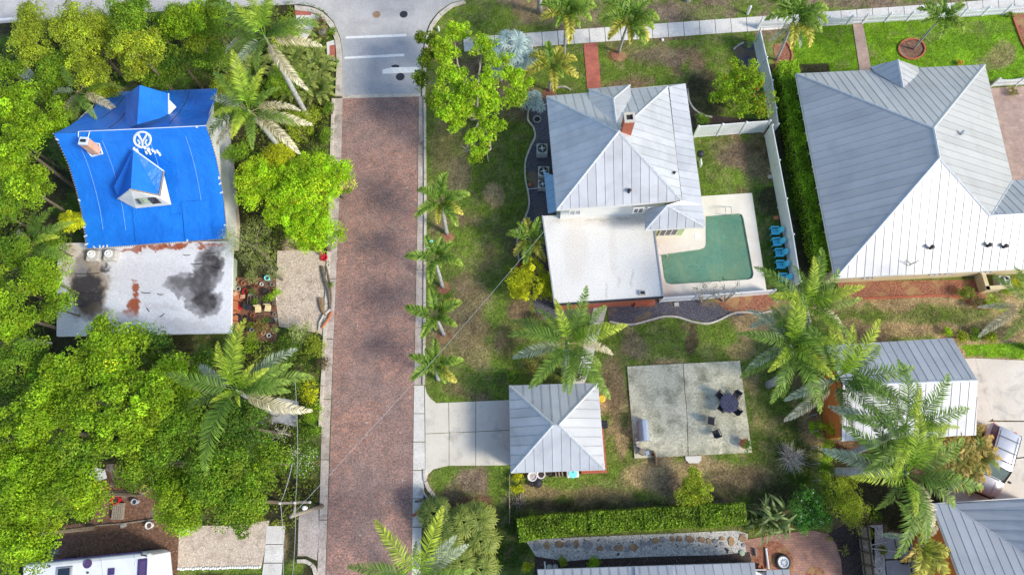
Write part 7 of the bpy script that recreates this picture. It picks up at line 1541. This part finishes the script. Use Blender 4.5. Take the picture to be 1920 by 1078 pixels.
# ------------------------------------------------------------------ parked car (right)
MT['screen'] = plain('pale_glass', (.22,.34,.34), .1, spec=.8, bmp=0)
def car():
    A_ = P(1847,924,.8); B_ = P(1890,804,1.3); fw = (A_-B_); fw.z = 0; L = fw.length+.5; fw.normalize(); sd = Vector((fw.y, -fw.x, 0)); c0 = (A_+B_)/2; c0.z = 0
    t = T('parked_car', 'silver sport utility car with roof rack partly hidden by dwarf palms', 'car', c0)
    L = 4.85; wd = 1.0
    def q(u, v, z): return c0+fw*(u*L/2)+sd*(v*wd)+Vector((0,0,z))
    # stations from rear to front: u, half-width factor, belt height, sill height
    st = [(-1,.80,.95,.45),(-.96,.93,1.02,.32),(-.7,1,1.04,.26),(0,1,1.02,.26),(.42,1,1.00,.26),(.55,.98,.98,.26),(.8,.93,.88,.28),(.93,.82,.78,.34),(1,.62,.66,.42)]
    V_, F_ = [], []
    for u, w_, zt, zb in st: V_ += [q(u, s_*w_*k, z) for s_ in (1,) for k, z in ((-.92,zb),(-1,zb+.25),(-1,zt-.12),(-.9,zt),(-.45,zt+.035),(0,zt+.05),(.45,zt+.035),(.9,zt),(1,zt-.12),(1,zb+.25),(.92,zb))]
    n_ = 11
    for a in range(len(st)-1): F_ += [(a*n_+k, (a+1)*n_+k, (a+1)*n_+(k+1)%n_, a*n_+(k+1)%n_) for k in range(n_)]
    F_ += [tuple(range(n_)), tuple((len(st)-1)*n_+k for k in range(n_-1,-1,-1))]
    MB().add(V_, F_).build('body', MT['carpaint'], t, smooth=True)
    cab = [(-.97,.78,1.02),(-.88,.74,1.62),(-.8,.73,1.70),(.10,.74,1.72),(.20,.72,1.68),(.47,.84,1.02)]
    V_, F_ = [], []
    for u, w_, z in cab[1:5]: V_ += [q(u,-w_,z-.03), q(u,-w_*.9,z), q(u,0,z+.03), q(u,w_*.9,z), q(u,w_,z-.03)]
    for a in range(3): F_ += [(a*5+k, (a+1)*5+k, (a+1)*5+k+1, a*5+k+1) for k in range(4)]
    MB().add(V_, F_).build('roof', MT['carpaint'], t, smooth=True)
    MB().add([q(-.97,-.80,1.0),q(-.97,.80,1.0),q(-.87,.74,1.66),q(-.87,-.74,1.66)], [(0,1,2,3)]).build('rear_window', MT['tint'], t)
    MB().add([q(.20,-.72,1.65),q(.20,.72,1.65),q(.48,.84,1.0),q(.48,-.84,1.0)], [(0,1,2,3)]).build('windshield', MT['screen'], t)
    MB().tube([q(.20,-.74,1.66),q(.20,.74,1.66),q(.49,.86,1.03),q(.49,-.86,1.03),q(.20,-.74,1.66)], .035, 5).build('windshield_frame', MT['dark'], t)
    for s_ in (-1,1): MB().add([q(-.97,.80*s_,1.0),q(-.87,.74*s_,1.66),q(.20,.72*s_,1.65),q(.48,.90*s_,1.0),q(-.2,.97*s_,1.0)], [(0,1,2,3,4)]).build('side_window', MT['tint'], t)
    for s_ in (-1,1): MB().tube([q(-.8,.68*s_,1.80),q(.1,.68*s_,1.81)], .025, 6).build('roof_rail', MT['darkmetal'], t)
    for u in (-.62,-.28,.02): MB().tube([q(u,-.68,1.82),q(u,.68,1.82)], .022, 6).build('crossbar', MT['darkmetal'], t)
    for s_ in (-1,1): MB().box(q(.42,1.13*s_,1.05), (.14,.2,.14), math.atan2(fw.y,fw.x)).build('mirror', MT['dark'], t, bevel=.03)
    MB().tube([q(.56,-.35,1.04),q(.93,-.30,.86)], .008, 4).build('hood_seam', MT['darkmetal'], t)
    MB().tube([q(.56,.35,1.04),q(.93,.30,.86)], .008, 4).build('hood_seam', MT['darkmetal'], t)
    for s_ in (-1,1): MB().box(q(.95,.58*s_,.68), (.12,.34,.14), math.atan2(fw.y,fw.x)).build('headlight', MT['glass'], t, bevel=.04); MB().box(q(-.985,.72*s_,.85), (.08,.2,.3), math.atan2(fw.y,fw.x)).build('tail_light', MT['red'], t)
    MB().box(q(1.0,0,.5), (.14,1.3,.18), math.atan2(fw.y,fw.x)).build('bumper', MT['darkmetal'], t, bevel=.05)
    for u in (-.62,.62):
        for s_ in (-1,1):
            cw = q(u,.93*s_,.34); p_ = [cw+fw*math.cos(a)*.34+Vector((0,0,math.sin(a)*.34)) for a in np.linspace(0, 2*math.pi, 17)[:-1]]
            w_ = MB().add([p-sd*.11 for p in p_]+[p+sd*.11 for p in p_], [tuple(range(16)), tuple(range(31,15,-1))]+[(i,(i+1)%16,16+(i+1)%16,16+i) for i in range(16)]).build('wheel', MT['dark'], t)
car()

# ------------------------------------------------------------------ utility pole and cables
pb = P(604,948,0); hh = 7.2; t = T('utility_pole', 'wooden utility pole with crossarm and service cable by the lower left kerb', 'utility pole', pb)
ptop = P(545,968,hh); pbv = Vector((pb.x, pb.y, 0)); lean_top = Vector((ptop.x, ptop.y, hh))
MB().tube([pbv-Vector((0,0,.2)), pbv.lerp(lean_top, .5), lean_top], [.15,.13,.11], 10).build('pole', MT['timber'], t, smooth=True)
xa, xb = P(526,943,hh-.4), P(582,941,hh-.4); d = xb-xa; MB().box((xa+xb)/2, (d.length,.14,.14), math.atan2(d.y,d.x)).build('crossarm', MT['timber'], t)
MB().tube([(xa+xb)/2, lean_top-Vector((0,0,.5))], .06, 6).build('brace', MT['timber'], t)
for p in (xa, (xa+xb)/2, xb): MB().lathe(p+Vector((0,0,.07)), [(.05,0),(.09,.05),(.05,.12),(.07,.18),(.02,.2)], 9).build('insulator', MT['stone_w'], t)
c = P(571,952,hh-1.2); MB().lathe(c-Vector((0,0,.3)), [(.11,0),(.13,.4),(.02,.45)], 12).build('lamp_head', MT['white'], t)
def cable(a, b_, sag, label, r_=.028, n=22):
    t = T('service_cable', label, 'cable', a); pts = [a.lerp(b_, k/n)-Vector((0,0,sag*4*(k/n)*(1-k/n))) for k in range(n+1)]; MB().tube(pts, r_, 5).build('wire', MT['metal_g'], t)
cable(lean_top, P(1046,403,4.8), .9, 'long thin cable crossing the brick road to the house roof corner', .011)
cable(xa, P(548,868,hh-.6), .2, 'thin cable running up from the left end of the crossarm', .02); cable((xa+xb)/2, P(552,700,hh), .5, 'faint cable running north from the middle of the crossarm', .014)
cable(xa, P(530,1110,hh), .3, 'thin cable from the crossarm down past the sidewalk to the bottom edge', .018); cable((xa+xb)/2, P(545,1110,hh), .3, 'faint second cable towards the bottom edge beside the sidewalk', .014)
# oak-like litter: fallen leaves as one object
n = 2600; lx = []
for _ in range(n): lx.append(random.choice([(random.uniform(1140,1400),random.uniform(556,608)),(random.uniform(600,780),random.uniform(200,1078)),(random.uniform(1180,1408),random.uniform(690,856)),(random.uniform(1010,1400),random.uniform(1010,1060)),(random.uniform(130,335),random.uniform(985,1060)),(random.uniform(520,605),random.uniform(480,620)),(random.uniform(800,980),random.uniform(200,750))]))
C = np.array([P(x, y, .14 if (1178 < x < 1408 and 685 < y < 858) else .065)[:] for x, y in lx]); colr = np.array([(.30,.22,.12),(.5,.42,.3),(.12,.08,.05)])[rng.integers(0,3,n)]*rng.uniform(.7,1.2,(n,1))
o = link('fallen_leaves', leaves_mesh('fallen_leaves', C, np.tile((0,0,1.),(n,1)), .075, colr, jitter=.25)); o['kind'] = 'stuff'
